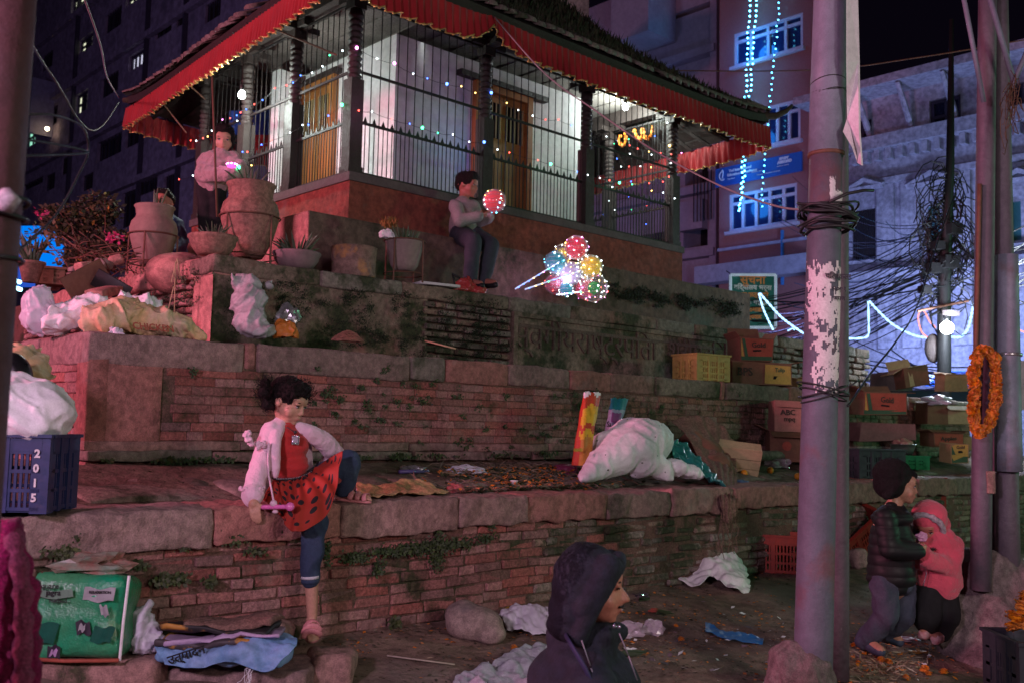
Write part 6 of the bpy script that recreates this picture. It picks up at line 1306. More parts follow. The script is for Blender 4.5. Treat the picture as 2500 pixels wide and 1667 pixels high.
single('net_bag', netm, mat('pink_net', (.5, .2, .16), .6), 'empty pink net bag lying on the middle terrace edge', 'net bag')
m = MB(); m.smooth = True; m.tube([P2(1038, 832, W2 + .5), P2(1112, 851, W2 + .2)], .006, 6); single('wooden_stick', m, MT['card_tan'], 'pale thin stick lying on the middle terrace', 'stick')
# ================================================================ upper terrace: pots and plants
def potstand(root, r, h, legs, mt, rtop, tilt=0):
    m = MB(); m.smooth = True; m.tube([Vector((rtop * cos(a), rtop * sin(a), h)) for a in [k * 2 * pi / 28 for k in range(29)]], .006, 6, cap=False); part('stand_ring', m, mt, root)
    for k in range(legs):
        a = 2 * pi * (k + .5) / legs + tilt; m = MB(); m.tube([Vector((rtop * cos(a), rtop * sin(a), h)), Vector((rtop * 1.02 * cos(a), rtop * 1.02 * sin(a), 0))], .007, 6); part('stand_leg', m, mt, root)
    m = MB(); m.smooth = True; m.tube([Vector((rtop * .98 * cos(a), rtop * .98 * sin(a), .07)) for a in [k * 2 * pi / 20 for k in range(21)]], .005, 6, cap=False); part('stand_ring', m, mt, root)
def pot(name, lab, loc, prof, mt, stand=None, cat='pot', rot=None):
    t = thing(name, lab, cat, loc, rot=rot); m = MB(); m.smooth = True; m.lathe(prof, n=32, cap=False); part('body', m, mt, t)
    zt = max(z for r, z in prof); m = MB(); m.smooth = True; rt_ = prof[-1][0]; m.lathe([(0.001, zt - .05), (min(rt_, prof[-3][0]) * .97, zt - .05)], n=20, cap=False); part('soil', m, MT['dirt'], t)
    if stand: potstand(t, *stand)
    return t
bigprof = [(.02, .06), (.095, .06), (.12, .10), (.165, .20), (.196, .32), (.20, .38), (.185, .44), (.155, .475), (.150, .50), (.158, .555), (.172, .575), (.165, .585), (.145, .57), (.13, .53)]
s = 1.03; pp = l3(605, W3 + .32); pot('tall_pot', 'big terracotta urn in an iron stand, nearest the standing girl', pp, [(r * s, z * s) for r, z in bigprof], MT['terracotta'], (0, .355, 4, MT['rust'], .214, .25))
s = .86; pp2 = l3(370, W3 + 1.05); pot('tall_pot', 'greyish terracotta urn in an iron stand, farther left', pp2 - ZZ * .02, [(r * s, z * s) for r, z in bigprof], mat('grey_terracotta', (.30, .20, .165), .8, ns=3, col2=(.22, .15, .13), bump=.3, bs=25), (0, .28, 4, MT['rust'], .18, .8))
bprof = [(.02, 0), (.10, .0), (.125, .03), (.150, .07), (.155, .10), (.168, .115), (.165, .13), (.15, .125), (.13, .10)]
b1 = l3(518, W3 + .12); pot('plant_bowl', 'shallow terracotta bowl of aloe on the terrace corner', b1 + ZZ * .01, bprof, MT['terracotta'])
b2_ = l3(723, W3 + .16); pot('plant_bowl', 'wide shallow grey bowl of spiky aloe between the urn and the broken basin', b2_ + ZZ * .0, [(r * 1.05, z * .95) for r, z in bprof], mat('grey_bowl', (.30, .20, .21), .75, ns=4))
def aloe(lab, c, n, size, seed, spread=.7, r0=.05, name='aloe_plant'):
    rr = random.Random(seed); t = thing(name, lab, 'plant', c)
    for k in range(n):
        a = rr.uniform(0, 2 * pi); tl = rr.uniform(.15, 1) * spread; h = size * rr.uniform(.6, 1.15); m = MB(); m.smooth = True; d = Vector((cos(a), sin(a), 0)); b = d * r0 * rr.uniform(.2, 1)
        P = [b + d * tl * h * f * (1 + .25 * f) + ZZ * (h * f * (1.05 - .35 * tl * f)) for f in (0, .3, .6, .85, 1)]; m.tube(P, [.010 * size * 6, .011 * size * 6, .0085 * size * 6, .005 * size * 6, .0008], 5, flat=.4); part('leaf', m, MT['leaf_aloe'], t)
    return t
aloe('small aloe with pale narrow leaves in the corner bowl', b1 + ZZ * .11, 26, .12, 1)
aloe('dark spiky aloe in the wide grey bowl', b2_ + ZZ * .10, 34, .16, 2, .9, .08)
aloe('broad leaved aloe in the big terracotta urn', pp + ZZ * .53, 11, .20, 3, 1.0, .05)
aloe('dry stalks in the greyish urn', pp2 + ZZ * .46, 6, .16, 4, .5, .04)
# broken basin and planter in stand
pb_ = l3(862, W3 + .2); t = pot('broken_basin', 'broken whitewashed basin stained orange on the upper terrace', pb_, [(.05, 0), (.16, 0), (.175, .02), (.165, .05), (.17, .16), (.178, .235), (.16, .24), (.15, .2)], mat('stained_basin', (.28, .17, .13), .9, ns=3, col2=(.22, .14, .14), bump=.8, bs=20, stain=(.55, .26, .10), ss=8, st=.54), cat='basin')
pc_ = l3(985, W3 + .2); t = pot('planter', 'pale pot in a leaning iron stand with dry stalks', pc_ + ZZ * .02, [(.02, .10), (.08, .10), (.11, .14), (.145, .28), (.15, .32), (.158, .33), (.14, .325), (.13, .29)], mat('pale_pot', (.34, .26, .24), .8, ns=4), (0, .335, 4, MT['rust'], .165, .4))
aloe('thin dry stalks in the pale stand pot', pc_ + ZZ * .30, 16, .17, 6, .5, .07)
crumple('plastic_bag', 'white plastic scrap caught on the pot stand stalks', pc_ + Vector((-.14, -.02, .38)), (.06, .04, .045), MT['sack_white'], 'plastic scrap', seed=7)
m = MB(); tufts(m, lambda r: pc_ + Vector((-.13 + r.uniform(-.05, .05), r.uniform(-.03, .03), .46 + r.random() * .06)), 60, .05, random.Random(3), 3); single('dried_flowers', m, mat('orange_dry', (.35, .17, .05), .8), 'dried orange flowers above the white plastic scrap', 'flowers', kind='stuff')
# tall thin stake
m = MB(); m.smooth = True; m.tube([onw(530, 530, W3 + .2), onw(518, 188, W3 + .2)], .008, 6); single('stake', m, MT['rust'], 'tall thin iron stake beside the standing girl', 'stake')
# pink rounded step left of the corner
m = MB(); m.ell(l3(440, W3 + .75, -.05), (.24, .3, .16)); m.ell(l3(480, W3 + .9, -.02), (.2, .25, .15)); single('plaster_mound', remesh(m, .02, 3, (.01, 6)), MT['plaster_pink'], 'low rounded pink plaster mound between the two urns', 'mound')
# styrofoam sheet, red bag, balloons
q = l3(1062, W3 + .12, .012); m = rbox(.36, .2, .022, .004, (1, 1, 1)); o = single('foam_sheet', m, mat('styrofoam', (.66, .64, .66), .7, nm=.2), 'thin white foam board lying at the terrace edge', 'foam board'); o.location = q; o.rotation_euler = (0, 0, AXU - .2)
rp_ = mat('red_plastic', (.62, .09, .08), .3, ns=9, col2=(.45, .05, .05), spec=.7, clear=.12)
sack('red_bag', 'crumpled translucent red plastic bag at the seated boy feet', rp_, [('e', l3(1135, W3 + .2, .06), (.09, .07, .07)), ('e', l3(1120, W3 + .2, .03), (.08, .07, .04)), ('e', l3(1168, W3 + .14, .03), (.07, .06, .04)), ('c', l3(1142, W3 + .2, .1), .04, l3(1146, W3 + .2, .15), .015)], .009, 3, (.012, 14), (.014, (16, 16, 9)), cat='bag')
m = MB(); m.smooth = True; m.tube([l3(1105, W3 + .22, .16), l3(1150, W3 + .24, .10)], .010, 6); m.tube([l3(1105, W3 + .22, .16), l3(1112, W3 + .2, .05)], .008, 6); single('stick_bundle', m, MT['cable'], 'dark stick leaning over the red bag', 'stick')
# ================================================================ light-up balloons
def balloon(lab, px, py, w, rpx, col, inner=1.0, stick=None, led='w', nled=60, skin=True, seed=1, grp=None, icol=None):
    c = onw(px, py, w); r = rpx / F * (c - CAM).dot(FW); t = thing('balloon', lab, 'balloon', c, group=grp); rr = random.Random(seed)
    cm = mat('balloon_' + ''.join('%02x' % int(v * 99) for v in col), col, .22, nm=0, spec=.7, emis=col, es=.32, coat=.5, clear=.001 + (.25 if inner < 1 else 0))
    if col: m = MB(); m.smooth = True; ri = r * (.88 if skin else 1) * inner; m.ell((0, 0, 0), (ri, ri, ri * 1.04), nu=26, nv=18); m.cap((0, 0, -ri), .008, (0, 0, -ri - .015), .005, 8); part('inner_balloon', m, cm, t)
    if skin: m = MB(); m.smooth = True; m.ell((0, 0, 0), (r, r, r), nu=28, nv=20); part('clear_skin', m, mat('clear_balloon_skin', (.85, .85, .95), .08, nm=0, clear=.86, spec=.9), t)
    m = MB(); P = []
    for k in range(nled * 2):
        f = k / (nled * 2 - 1); a = f * 2 * pi * 5.5; z = -1 + 2 * f; rad = sqrt(max(0, 1 - z * z)); P.append(Vector((rad * cos(a), rad * sin(a), z)) * r * 1.005)
    m.tube(P, .0012, 4); part('led_wire', m, mat('led_wire', (.6, .6, .65), .3, metal=.6), t)
    for k in range(0, nled, 2): blob_bulb(t, c + P[k * 2 + 1] * 1.01, rr.choice(led), .0026 * rr.uniform(.7, 2.0), 18)
    if stick:
        a, b = onw(*stick[0], w - .12), onw(*stick[1], w - .1)
        m = MB(); m.smooth = True; m.tube([a - c, b - c], .006, 8); part('stick', m, mat('glowing_stick', (.7, .8, .95), .2, nm=0, emis=(.55, .6, 1), es=.7), t)
        m = MB(); m.tube([a - c + ZZ * .004, b - c], .0035, 6); part('led_line', m, glow('led_line', (.7, .8, 1), 1.3), t)
        for k in range(9): blob_bulb(t, a.lerp(b, (k + .5) / 9) - NF * -.012, rr.choice('wpgby'), .0055, 9)
    return t
GB = 'light-up balloons bunched on the terrace'
bw_ = W3 + .22
balloon('red light-up balloon at the top of the bunch', 1407, 605, bw_ + .05, 30, (.75, .02, .05), led='wwyp', seed=1, grp=GB)
balloon('yellow light-up balloon at the right of the bunch', 1443, 651, bw_, 29, (.85, .58, .02), led='wwy', seed=2, grp=GB, stick=((1282, 707), (1418, 661)))
balloon('teal light-up balloon at the left of the bunch', 1356, 641, bw_ + .1, 28, (.0, .32, .42), led='wwc', seed=3, grp=GB, stick=((1258, 706), (1366, 640)), nled=36)
balloon('dark red balloon low at the back of the bunch', 1354, 694, bw_ + .2, 25, (.35, .01, .03), led='wr', seed=4, grp=GB, nled=20)
balloon('small turquoise balloon at the bottom of the bunch', 1382, 706, bw_ + .02, 18, (.0, .38, .52), led='ww', seed=5, grp=GB, nled=24)
balloon('pale clear light-up balloon in the middle of the bunch', 1393, 668, bw_ + .04, 30, (.72, .55, .85), led='wwwy', seed=6, grp=GB, nled=110)
balloon('clear and yellow balloon peeping behind the red one', 1374, 618, bw_ + .16, 23, (.75, .55, .1), led='yw', seed=7, grp=GB, inner=.6, nled=50)
balloon('large clear balloon with a small green one inside, lower right of the bunch', 1450, 703, bw_ - .02, 35, (.0, .35, .06), led='wwwpry', seed=8, grp=GB, inner=.50, stick=((1359, 720), (1418, 713)), nled=120)
balloon('pinkish red balloon tucked behind the green and clear one', 1428, 706, bw_ + .14, 27, (.7, .05, .12), led='rp', seed=9, grp=GB, nled=30)
lamp('POINT', 'balloon_glow', onw(1380, 690, bw_ + .02), (.80, .70, 1), 3.2, .06); lamp('POINT', 'balloon_glow', onw(1300, 680, bw_ + .05), (.95, .45, .9), 1.6, .1)
balloon('red light-up balloon held by the seated boy', 1207, 491, W3 + .38, 29, (.72, .02, .03), led='wwyc', seed=11, nled=44)
# ================================================================ plants behind the urns
def leafmass(mb, c, rad, n, size, rnd):
    for _ in range(n):
        while True:
            q = Vector((rnd.uniform(-1, 1), rnd.uniform(-1, 1), rnd.uniform(-1, 1)))
            if q.length < 1: break
        p = Vector(c) + Vector((q.x * rad[0], q.y * rad[1], q.z * rad[2])); a = rnd.uniform(0, 6.28); e = rnd.uniform(-.9, .9); d = Vector((cos(a) * cos(e), sin(a) * cos(e), sin(e))); s = d.cross(Vector((rnd.random(), rnd.random(), 1))).normalized(); L_ = size * rnd.uniform(.5, 1.4)
        mb.add([p, p + d * L_ * .5 + s * L_ * .28, p + d * L_, p + d * L_ * .5 - s * L_ * .28], [(0, 1, 2, 3)])
def bush(name, lab, clumps, base, n, size, mts, seed, twigs=20):
    t = thing(name, lab, 'bush', base); rnd = random.Random(seed); m = MB(); m2 = MB()
    for c, rad in clumps: leafmass(m, c, rad, n, size, rnd); leafmass(m2, c, rad, n // 4, size * .8, rnd)
    part('foliage', m, mts[0], t, True, kind='stuff'); part('foliage', m2, mts[1], t, True, kind='stuff'); m = MB()
    for _ in range(twigs):
        c, rad = rnd.choice(clumps); e = Vector(c) + Vector((rnd.uniform(-1, 1) * rad[0], rnd.uniform(-1, 1) * rad[1], rnd.uniform(-1, 1) * rad[2])); k = base.lerp(e, .5) + Vector((rnd.uniform(-.1, .1), rnd.uniform(-.1, .1), .05)); m.tube([base + Vector((rnd.uniform(-.15, .15), rnd.uniform(-.15, .15), 0)), k, e], [.008, .005, .002], 5)
    part('stem', m, MT['rust'], t, True); return t
by = 8.4
bush('bougainvillea_bush', 'straggly dry bush with yellow leaves and a few pink flowers behind the left urn', [(D(190, 535, by), (.28, .25, .14)), (D(240, 510, by), (.2, .2, .14)), (D(150, 560, by), (.16, .2, .1)), (D(230, 585, by), (.3, .25, .16)), (D(280, 600, by), (.2, .2, .15)), (D(200, 640, by), (.22, .2, .10)), (D(130, 520, by), (.10, .1, .05))], D(240, 660, by), 520, .05, [mat('bush_leaf', (.075, .065, .03), .8, ns=9, col2=(.03, .04, .015), rand=.6), mat('bush_yellow', (.32, .19, .06), .8, rand=.5)], 3, 40)
m = MB(); leafmass(m, D(285, 580, 8.1), (.06, .05, .03), 40, .045, random.Random(2)); leafmass(m, D(100, 520, 8.1), (.05, .05, .04), 26, .04, random.Random(3)); leafmass(m, D(263, 575, 8.1), (.02, .03, .03), 10, .04, random.Random(4)); single('pink_blossom', m, mat('pink_petals', (.75, .08, .25), .6), 'pink bougainvillea blossoms on the dry bush', 'flowers', kind='stuff')
# heap of broken stones, card and twigs on the left of the upper terrace
rnd = random.Random(21)
for i, (x, y, s_) in enumerate(((150, 690, .09), (185, 700, .07), (120, 700, .08), (215, 660, .08), (250, 650, .07), (285, 640, .06), (170, 670, .07), (235, 680, .07))):
    m = rbox(s_ * 1.6, s_ * 1.2, s_, s_ * .35, (2, 2, 2), .02, 9, i * 3.3); o = single('rubble_stone', m, MT['plaster_pink'] if i % 2 else MT['rock'], 'broken stone in the rubble heap left of the urns', 'stone', 'stones of the rubble heap'); o.location = D(x, y, 7.1) - ZZ * s_ * .3; o.rotation_euler = (rnd.uniform(-.4, .4), rnd.uniform(-.4, .4), rnd.uniform(0, 3))
m = rbox(.30, .02, .20, .004, (1, 1, 1)); o = single('card_scrap', m, MT['card_dark'], 'torn brown carton flap leaning on the rubble', 'cardboard'); o.location = D(232, 700, 6.9) - ZZ * .05; o.rotation_euler = (.2, -.6, .5)
m = rbox(.26, .015, .13, .004, (1, 1, 1)); o = single('card_scrap', m, MT['cable'], 'black folded scrap beside the torn carton flap', 'cardboard'); o.location = D(262, 708, 6.85) - ZZ * .03; o.rotation_euler = (.3, .5, .2)
m = rbox(.55, .12, .06, .012, (4, 1, 1), .01, 5, 2); o = single('broken_slab', m, MT['plaster_pink'], 'pink broken slab lying under the torn carton', 'slab'); o.location = D(262, 724, 6.7); o.rotation_euler = (0, -.22, AXU + .9)
m = MB(); m.smooth = True
for k in range(40):
    a = D(rnd.uniform(170, 300), rnd.uniform(600, 690), 7.3 + rnd.uniform(-.3, .3)); d = Vector((rnd.uniform(-1, 1), rnd.uniform(-.5, .5), rnd.uniform(-.3, .5))).normalized() * rnd.uniform(.15, .45); m.tube([a, a + d * .5 + ZZ * .02, a + d], .004, 5)
single('dry_twigs', m, MT['rust'], 'tangle of dry twigs on the rubble heap', 'twigs', kind='stuff')
m = MB(); m.smooth = True; a = D(430, 650, 6.5)
for x0, y0, x1, y1 in ((418, 690, 432, 632), (432, 632, 440, 680), (428, 640, 425, 790), (424, 700, 410, 760)): m.tube([onw(x0, y0, W3 + .2), onw(x1, y1, W3 + .22)], .0035, 5)
single('hanging_string', m, MT['card_tan'], 'frayed strings hanging down the pink left wall', 'string')
# potted plant at the far left
pl = D(74, 690, 6.6); pot('flower_pot', 'small terracotta pot with a blue wrapper at the far left', pl, [(.02, 0), (.05, 0), (.08, .12), (.09, .125), (.088, .14), (.07, .12), (.06, .1)], MT['terracotta'])
aloe('thin leaved plant in the far left pot', pl + ZZ * .12, 22, .22, 9, .7, .03, 'potted_plant'); m = MB(); leafmass(m, pl + ZZ * .3 + Vector((.05, 0, 0)), (.16, .1, .12), 90, .05, random.Random(5)); single('dry_leaves', m, MT['leaf_dry'], 'dry leaves of the far left potted plant', 'leaves', kind='stuff')
crate('small_box', 'small dark box beside the far left pot', D(125, 690, 6.9) - ZZ * .02, .4, .16, .14, .11, MT['card_dark'], cols=2)
# ================================================================ moss and ferns on the walls
def weeds(name, lab, pts, mt, size=.022, wall=0.0, seed=1, cat='moss'):
    rnd = random.Random(seed); m = MB()
    for (px, py, sx, sy, n, w) in pts:
        for _ in range(n):
            p = onw(px + rnd.gauss(0, sx), py + rnd.gauss(0, sy), w) + NF * rnd.uniform(-.005, .025); a = rnd.uniform(0, 6.28); d = (UX * cos(a) + ZZ * sin(a) + NF * rnd.uniform(0, .9)).normalized(); s = d.cross(NF).normalized(); L_ = size * rnd.uniform(.5, 1.4)
            m.add([p, p + d * L_ * .5 + s * L_ * .35, p + d * L_, p + d * L_ * .5 - s * L_ * .35], [(0, 1, 2, 3)])
    return single(name, m, mt, lab, cat, kind='stuff')
weeds('creeping_plant', 'small leafed green creeper growing out of the lower brick wall', [(865, 1360, 18, 6, 260, -.01), (940, 1345, 20, 5, 260, -.01), (1000, 1340, 26, 7, 420, -.01), (1060, 1330, 22, 7, 420, -.01), (1110, 1325, 22, 7, 320, -.01), (1062, 1365, 9, 12, 220, -.01), (925, 1378, 8, 6, 70, -.01), (915, 1395, 6, 5, 50, -.01), (1180, 1312, 14, 4, 120, -.01), (1065, 1300, 4, 10, 50, -.01), (1195, 1280, 4, 10, 60, -.01), (795, 1350, 4, 20, 90, -.01)], MT['leaf_dark'], .017, seed=1, cat='creeper')
weeds('wall_ferns', 'scattered green tufts on the lower wall below the blue crate', [(150, 1345, 22, 7, 260, -.02), (172, 1375, 5, 10, 90, -.02), (400, 1415, 16, 6, 160, -.01), (435, 1410, 10, 5, 90, -.01), (330, 1378, 12, 3, 70, -.01), (445, 1335, 8, 4, 50, -.01), (565, 1315, 14, 7, 120, -.01), (620, 1345, 12, 4, 60, -.01), (960, 1520, 8, 7, 90, -.04), (700, 1300, 14, 4, 60, -.01), (1220, 1600, 3, 3, 10, -.05), (510, 1420, 6, 5, 60, -.01), (180, 1310, 6, 8, 30, -.02)], mat('fern_green', (.075, .095, .035), .7, ns=20, rand=.4), .020, seed=2, cat='ferns')
rnd = random.Random(31); pts = []
for i in range(90): pts.append((rnd.uniform(760, 1620), 0, rnd.uniform(2, 6), rnd.uniform(2, 4), rnd.randint(8, 34), W2 - .01))
pts = [(px, 800 + (px - 760) * .13 + 60 + rnd.random() ** .8 * 190, a, b, c, d) for (px, _, a, b, c, d) in pts]
pts += [(895, 990, 6, 8, 70, W2 - .01), (830, 975, 5, 4, 40, W2 - .01), (788, 960, 5, 4, 40, W2 - .01), (470, 910, 4, 6, 36, W2 - .01), (1800, 960, 5, 6, 40, W2 - .01), (1705, 965, 5, 6, 30, W2 - .01)]
weeds('wall_moss', 'small moss and fern tufts in the joints of the middle brick wall', pts, MT['leaf_dark'], .016, seed=3)
pts = []
for i in range(150): x = rnd.uniform(560, 1230); y0 = 640 + (x - 500) * .115; pts.append((x, y0 + 20 + rnd.random() * 150, rnd.uniform(3, 12), rnd.uniform(3, 8), rnd.randint(10, 60), W3 - .012))
for i in range(50): x = rnd.uniform(1085, 1235); y0 = 640 + (x - 500) * .115; pts.append((x, y0 + 20 + rnd.random() * 140, rnd.uniform(3, 8), rnd.uniform(2, 4), rnd.randint(10, 40), W3 - .012))
weeds('terrace_moss', 'dark moss clinging to the plastered upper terrace wall', pts, mat('dark_moss', (.022, .028, .012), .9, ns=20, rand=.5), .012, seed=4)
pts = []
for i in range(60): x = rnd.uniform(1500, 1800); y0 = 712 + (x - 1500) * .13; pts.append((x, y0 + rnd.gauss(4, 10), rnd.uniform(4, 12), rnd.uniform(2, 5), 40, W4 - .01))
weeds('ledge_moss', 'dark moss band along the foot of the right bench ledge', pts, mat('dark_moss', (.022, .028, .012), .9, ns=20, rand=.5), .024, seed=5)
pts = []
for i in range(40): x = rnd.uniform(215, 1700); pts.append((x, 1128 - (x - 215) * .018, rnd.uniform(6, 18), 3, rnd.randint(6, 34), W2 - .08))
weeds('base_weeds', 'low weeds along the foot of the middle terrace wall', pts, MT['leaf_dark'], .022, seed=6)
rnd = random.Random(5); m = MB()
for i in range(70):
    t, z = rnd.uniform(0, 1), 0; p = ont(rnd.uniform(290, 490), rnd.uniform(645, 770), T3 - .005)
    for _ in range(16):
        q = p + VX * rnd.gauss(0, .035) + ZZ * rnd.gauss(0, .012) - UX * rnd.uniform(0, .02); a = rnd.uniform(0, 6.28); d = (VX * cos(a) + ZZ * sin(a) - UX * .4).normalized(); s = d.cross(UX).normalized(); L_ = .02 * rnd.uniform(.5, 1.3); m.add([q, q + d * L_ * .5 + s * L_ * .3, q + d * L_, q + d * L_ * .5 - s * L_ * .3], [(0, 1, 2, 3)])
single('pink_wall_weeds', m, MT['leaf_dark'], 'weeds in the joints of the pink side wall', 'weeds', kind='stuff')
# ================================================================ boulders, stone slabs and goods at the foot of the wall
def rock(name, lab, c, s, seed, mt='rock', rz=0, blocky=.25, cat='rock', sub=.04):
    m = rbox(s[0], s[1], s[2], min(s) * blocky, (5, 5, 4), sub, 5, seed); me = m.mesh('r'); me.transform(Matrix.Translation((0, 0, s[2] / 2))); o = single(name, me, MT[mt], lab, cat, base=(0, 0, 0)); o.location = c; o.rotation_euler = (0, 0, rz); return o
m = MB(); c = ong(1155, 1575); m.ell(c + Vector((0, .12, .08)), (.155, .12, .10)); m.ell(c + Vector((-.05, .14, .11)), (.11, .10, .085)); m.ell(c + Vector((.08, .08, .04)), (.09, .09, .065)); single('boulder', remesh(m, .012, 7, (.03, 4, .004, 22)), MT['rock'], 'rounded grey pink boulder at the foot of the brick wall', 'boulder')
m = MB(); m.smooth = True; m.ell(ong(1243, 1508) + ZZ * .03, (.036, .036, .032)); single('fruit', m, mat('yellow_fruit', (.45, .33, .03), .5, ns=20), 'yellow green fruit beside the boulder', 'fruit')
Bt = 1.0
def gb0(px, py, Y): return D(px, py, Y)
# long stone step at the lower left
s1 = D(235, 1600, 4.05); rock('stone_block', 'big squared stone block under the green quilt bag', Vector((s1.x - .05, 4.18, .02)), (.62, .42, s1.z - .02), 1, 'coping', .02, .12, 'stone block', .02)
s2 = D(575, 1625, 4.15); rock('stone_block', 'big rough stone block under the folded sacks', Vector((s2.x, 4.28, .02)), (.60, .40, s2.z - .02), 4, 'coping', -.04, .2, 'stone block', .04)
s3 = D(795, 1590, 4.25); rock('stone_block', 'smaller angular stone right of the folded sacks', Vector((s3.x, 4.35, .0)), (.21, .24, s3.z + .0), 7, 'coping', .15, .2, 'stone block', .05)
s4 = D(590, 1535, 4.5); rock('stone_block', 'dark flat stone half hidden behind the folded sacks', Vector((s4.x, 4.55, .1)), (.42, .22, s4.z - .08), 9, 'coping', .05, .2, 'stone block', .04)
# green quilt bag
qb = Vector((D(195, 1600, 4.05).x, 4.05, s1.z)); gm = mat('green_shiny_quilt', (.01, .30, .14), .16, ns=4, col2=(.10, .30, .14), nm=.7, bump=.5, bs=24, stain=(.50, .30, .16), ss=3.2, st=.60, spec=.7)
qt = thing('quilt_bag', 'green shiny zipped quilt bag with printed panels and a red bottom edge', 'bag', qb)
m = rbox(.40, .22, .33, .05, (10, 4, 8), .02, 6, 5); me = m.mesh('body')
for v in me.vertices:
    v.co.x *= 1 + .03 * sin(v.co.z * 9); v.co += Vector((0, -.012, 0)) * (1 - 2 * abs(mnoise.noise(v.co * 9))) + Vector((0, 0, .03 * mnoise.noise(v.co * 5)))
me.transform(Matrix.Translation((0, 0, .165))); put('body', me, gm, qt)
for i, (x0, x1, z0, z1, mt_) in enumerate(((-.18, .02, .245, .275, 'void'), (.06, .18, .235, .285, 'sw'), (-.17, -.04, .07, .15, 'dg'), (-.065, -.015, .02, .065, 'bk'), (-.055, -.025, .028, .056, 'pp'), (.04, .095, .11, .16, 'bk'), (.053, .08, .122, .148, 'sw'), (.12, .15, .18, .22, 'sw'), (.10, .18, .08, .14, 'dg'))):
    m = MB(); nx = 6; vs = [(x0 + (x1 - x0) * k / nx + .01 * sin(z * 40 + i), -.130 - .003 * i * .3 + .004 * sin(k), z + .006 * sin(k * 1.3 + i)) for z in (z0, z1) for k in range(nx + 1)]; m.smooth = True; m.add(vs, [(k, k + 1, nx + 2 + k, nx + 1 + k) for k in range(nx)])
    part('printed_panel', m, {'void': mat('gp', (.18, .30, .22), .4), 'sw': mat('panel_white', (.42, .42, .44), .3), 'dg': mat('panel_dark_green', (.01, .12, .08), .35), 'pp': mat('panel_pink', (.55, .35, .6), .3), 'bk': mat('panel_dark', (.04, .03, .05), .4)}[mt_], qt)
def qtxt(s_, x, z, h_): me = text_mesh(s_, h_, .0006, .0006); me.transform(Matrix.Rotation(pi / 2, 4, 'X')); me.transform(Matrix.Translation((x, -.136, z))); put('lettering', me, MT['cable'], qt)
qtxt('square', -.08, .29, .03); qtxt('jagra', -.06, .265, .03); qtxt('method', -.04, .235, .022); qtxt('RELAXATION', .12, .27, .014)
m = MB(); m.smooth = True; m.tube([(-.2, -.12, .012), (0, -.13, .008), (.2, -.12, .012)], .008, 6); part('red_piping', m, pr, qt); m = MB(); m.tube([(.2, -.11, .01), (.21, -.12, .16), (.215, -.1, .33)], .006, 6); part('white_piping', m, MT['sack_white'], qt)
crumple('plastic_bag', 'torn shiny green and red plastic crumpled on top of the quilt bag', qb + Vector((.02, 0, .335)), (.18, .10, .05), mat('silvery_green_plastic', (.18, .32, .24), .22, ns=9, col2=(.35, .12, .10), nm=.9, spec=.7), 'plastic', seed=12, amp=.7)
cbp = Vector((D(345, 1595, 4.1).x, 4.12, s1.z)); sack('plastic_bag', 'clear plastic bag with leftovers between the quilt bag and the sacks', film2, [('e', cbp + ZZ * .05, (.075, .06, .06)), ('c', cbp + ZZ * .08, .05, cbp + Vector((-.02, 0, .15)), .035), ('c', cbp + Vector((-.02, 0, .15)), .03, cbp + Vector((.015, 0, .20)), .012)], .007, 3, (.01, 16), (.012, (22, 22, 14)), cat='bag')
# folded sacks
fb = Vector((D(545, 1585, 4.15).x, 4.13, s2.z))
def folded(lab, dz, L_, Wd_, H_, mt_, seed, dx=0, rz=0, name='folded_sack'):
    m = MB(); m.smooth = True
    me = rbox(L_, Wd_, H_, H_ * .45, (16, 4, 2), .035, 5, seed).mesh('f')
    for v in me.vertices: v.co.z += .014 * (1 - 2 * abs(mnoise.noise(v.co * 11 + Vector((seed, 0, 0))))) + .012 * mnoise.noise(v.co * 4); v.co.y += .012 * mnoise.noise(v.co * 10 + Vector((0, seed, 0)))
    o = single(name, me, mt_, lab, 'sack', base=(0, 0, 0)); o.location = fb + Vector((dx, 0, dz)); o.rotation_euler = (0, 0, rz); return o
bl = mat('light_blue_sack', (.16, .34, .58), .5, ns=7, col2=(.28, .38, .62), nm=.6, bump=.3, bs=80)
folded('light blue sack folded flat at the bottom of the pile', .045, .50, .22, .06, bl, 2, .02, .04)
Df = lambda x, y, Y: D(x, y, Y)
o1 = drape('folded_sack', 'light blue printed sack hanging its pointed corner over the stone', [[Df(385, 1562, 4.2), Df(470, 1560, 4.2), Df(560, 1556, 4.2), Df(640, 1545, 4.2), Df(722, 1553, 4.2)], [Df(378, 1582, 4.03), Df(470, 1592, 4.02), Df(560, 1580, 4.0), Df(640, 1572, 4.02), Df(722, 1582, 4.05)], [Df(400, 1618, 3.99), Df(480, 1632, 3.98), Df(560, 1614, 3.98), Df(648, 1640, 3.97), Df(700, 1606, 4.0)]], bl, amp=.022, sc=11, nu=56, nv=30, th=.003, cat='sack', fold=.004, ff=24)
folded('brown and black folded sack in the middle of the pile', .105, .46, .22, .03, mat('dark_sack', (.05, .04, .045), .6, ns=5, col2=(.4, .2, .04), nm=1.0, contrast=(.52, .56)), 5, -.0, .03)
folded('lilac plastic sheet folded above the black sack', .128, .44, .20, .02, mat('lilac_sheet', (.45, .33, .50), .5), 8, .02, .05)
folded('black and orange folded sack under the coarse brown one', .148, .42, .2, .022, mat('orange_black_sack', (.42, .20, .04), .6, ns=3, col2=(.02, .018, .02), nm=1.0, contrast=(.44, .48)), 11, -.01, .02)
folded('coarse brown sacking folded on top of the pile', .172, .36, .17, .03, burlap, 15, .04, -.03)
lettering('\u0909\u0924\u094d\u092a\u093e\u0926\u0928', .05, MT['cable'], o1, D(455, 1598, 3.975), (1, 0, .35), (-.2, -.3, 1), .0008, .001)
m = MB(); m.smooth = True; rk = random.Random(9)
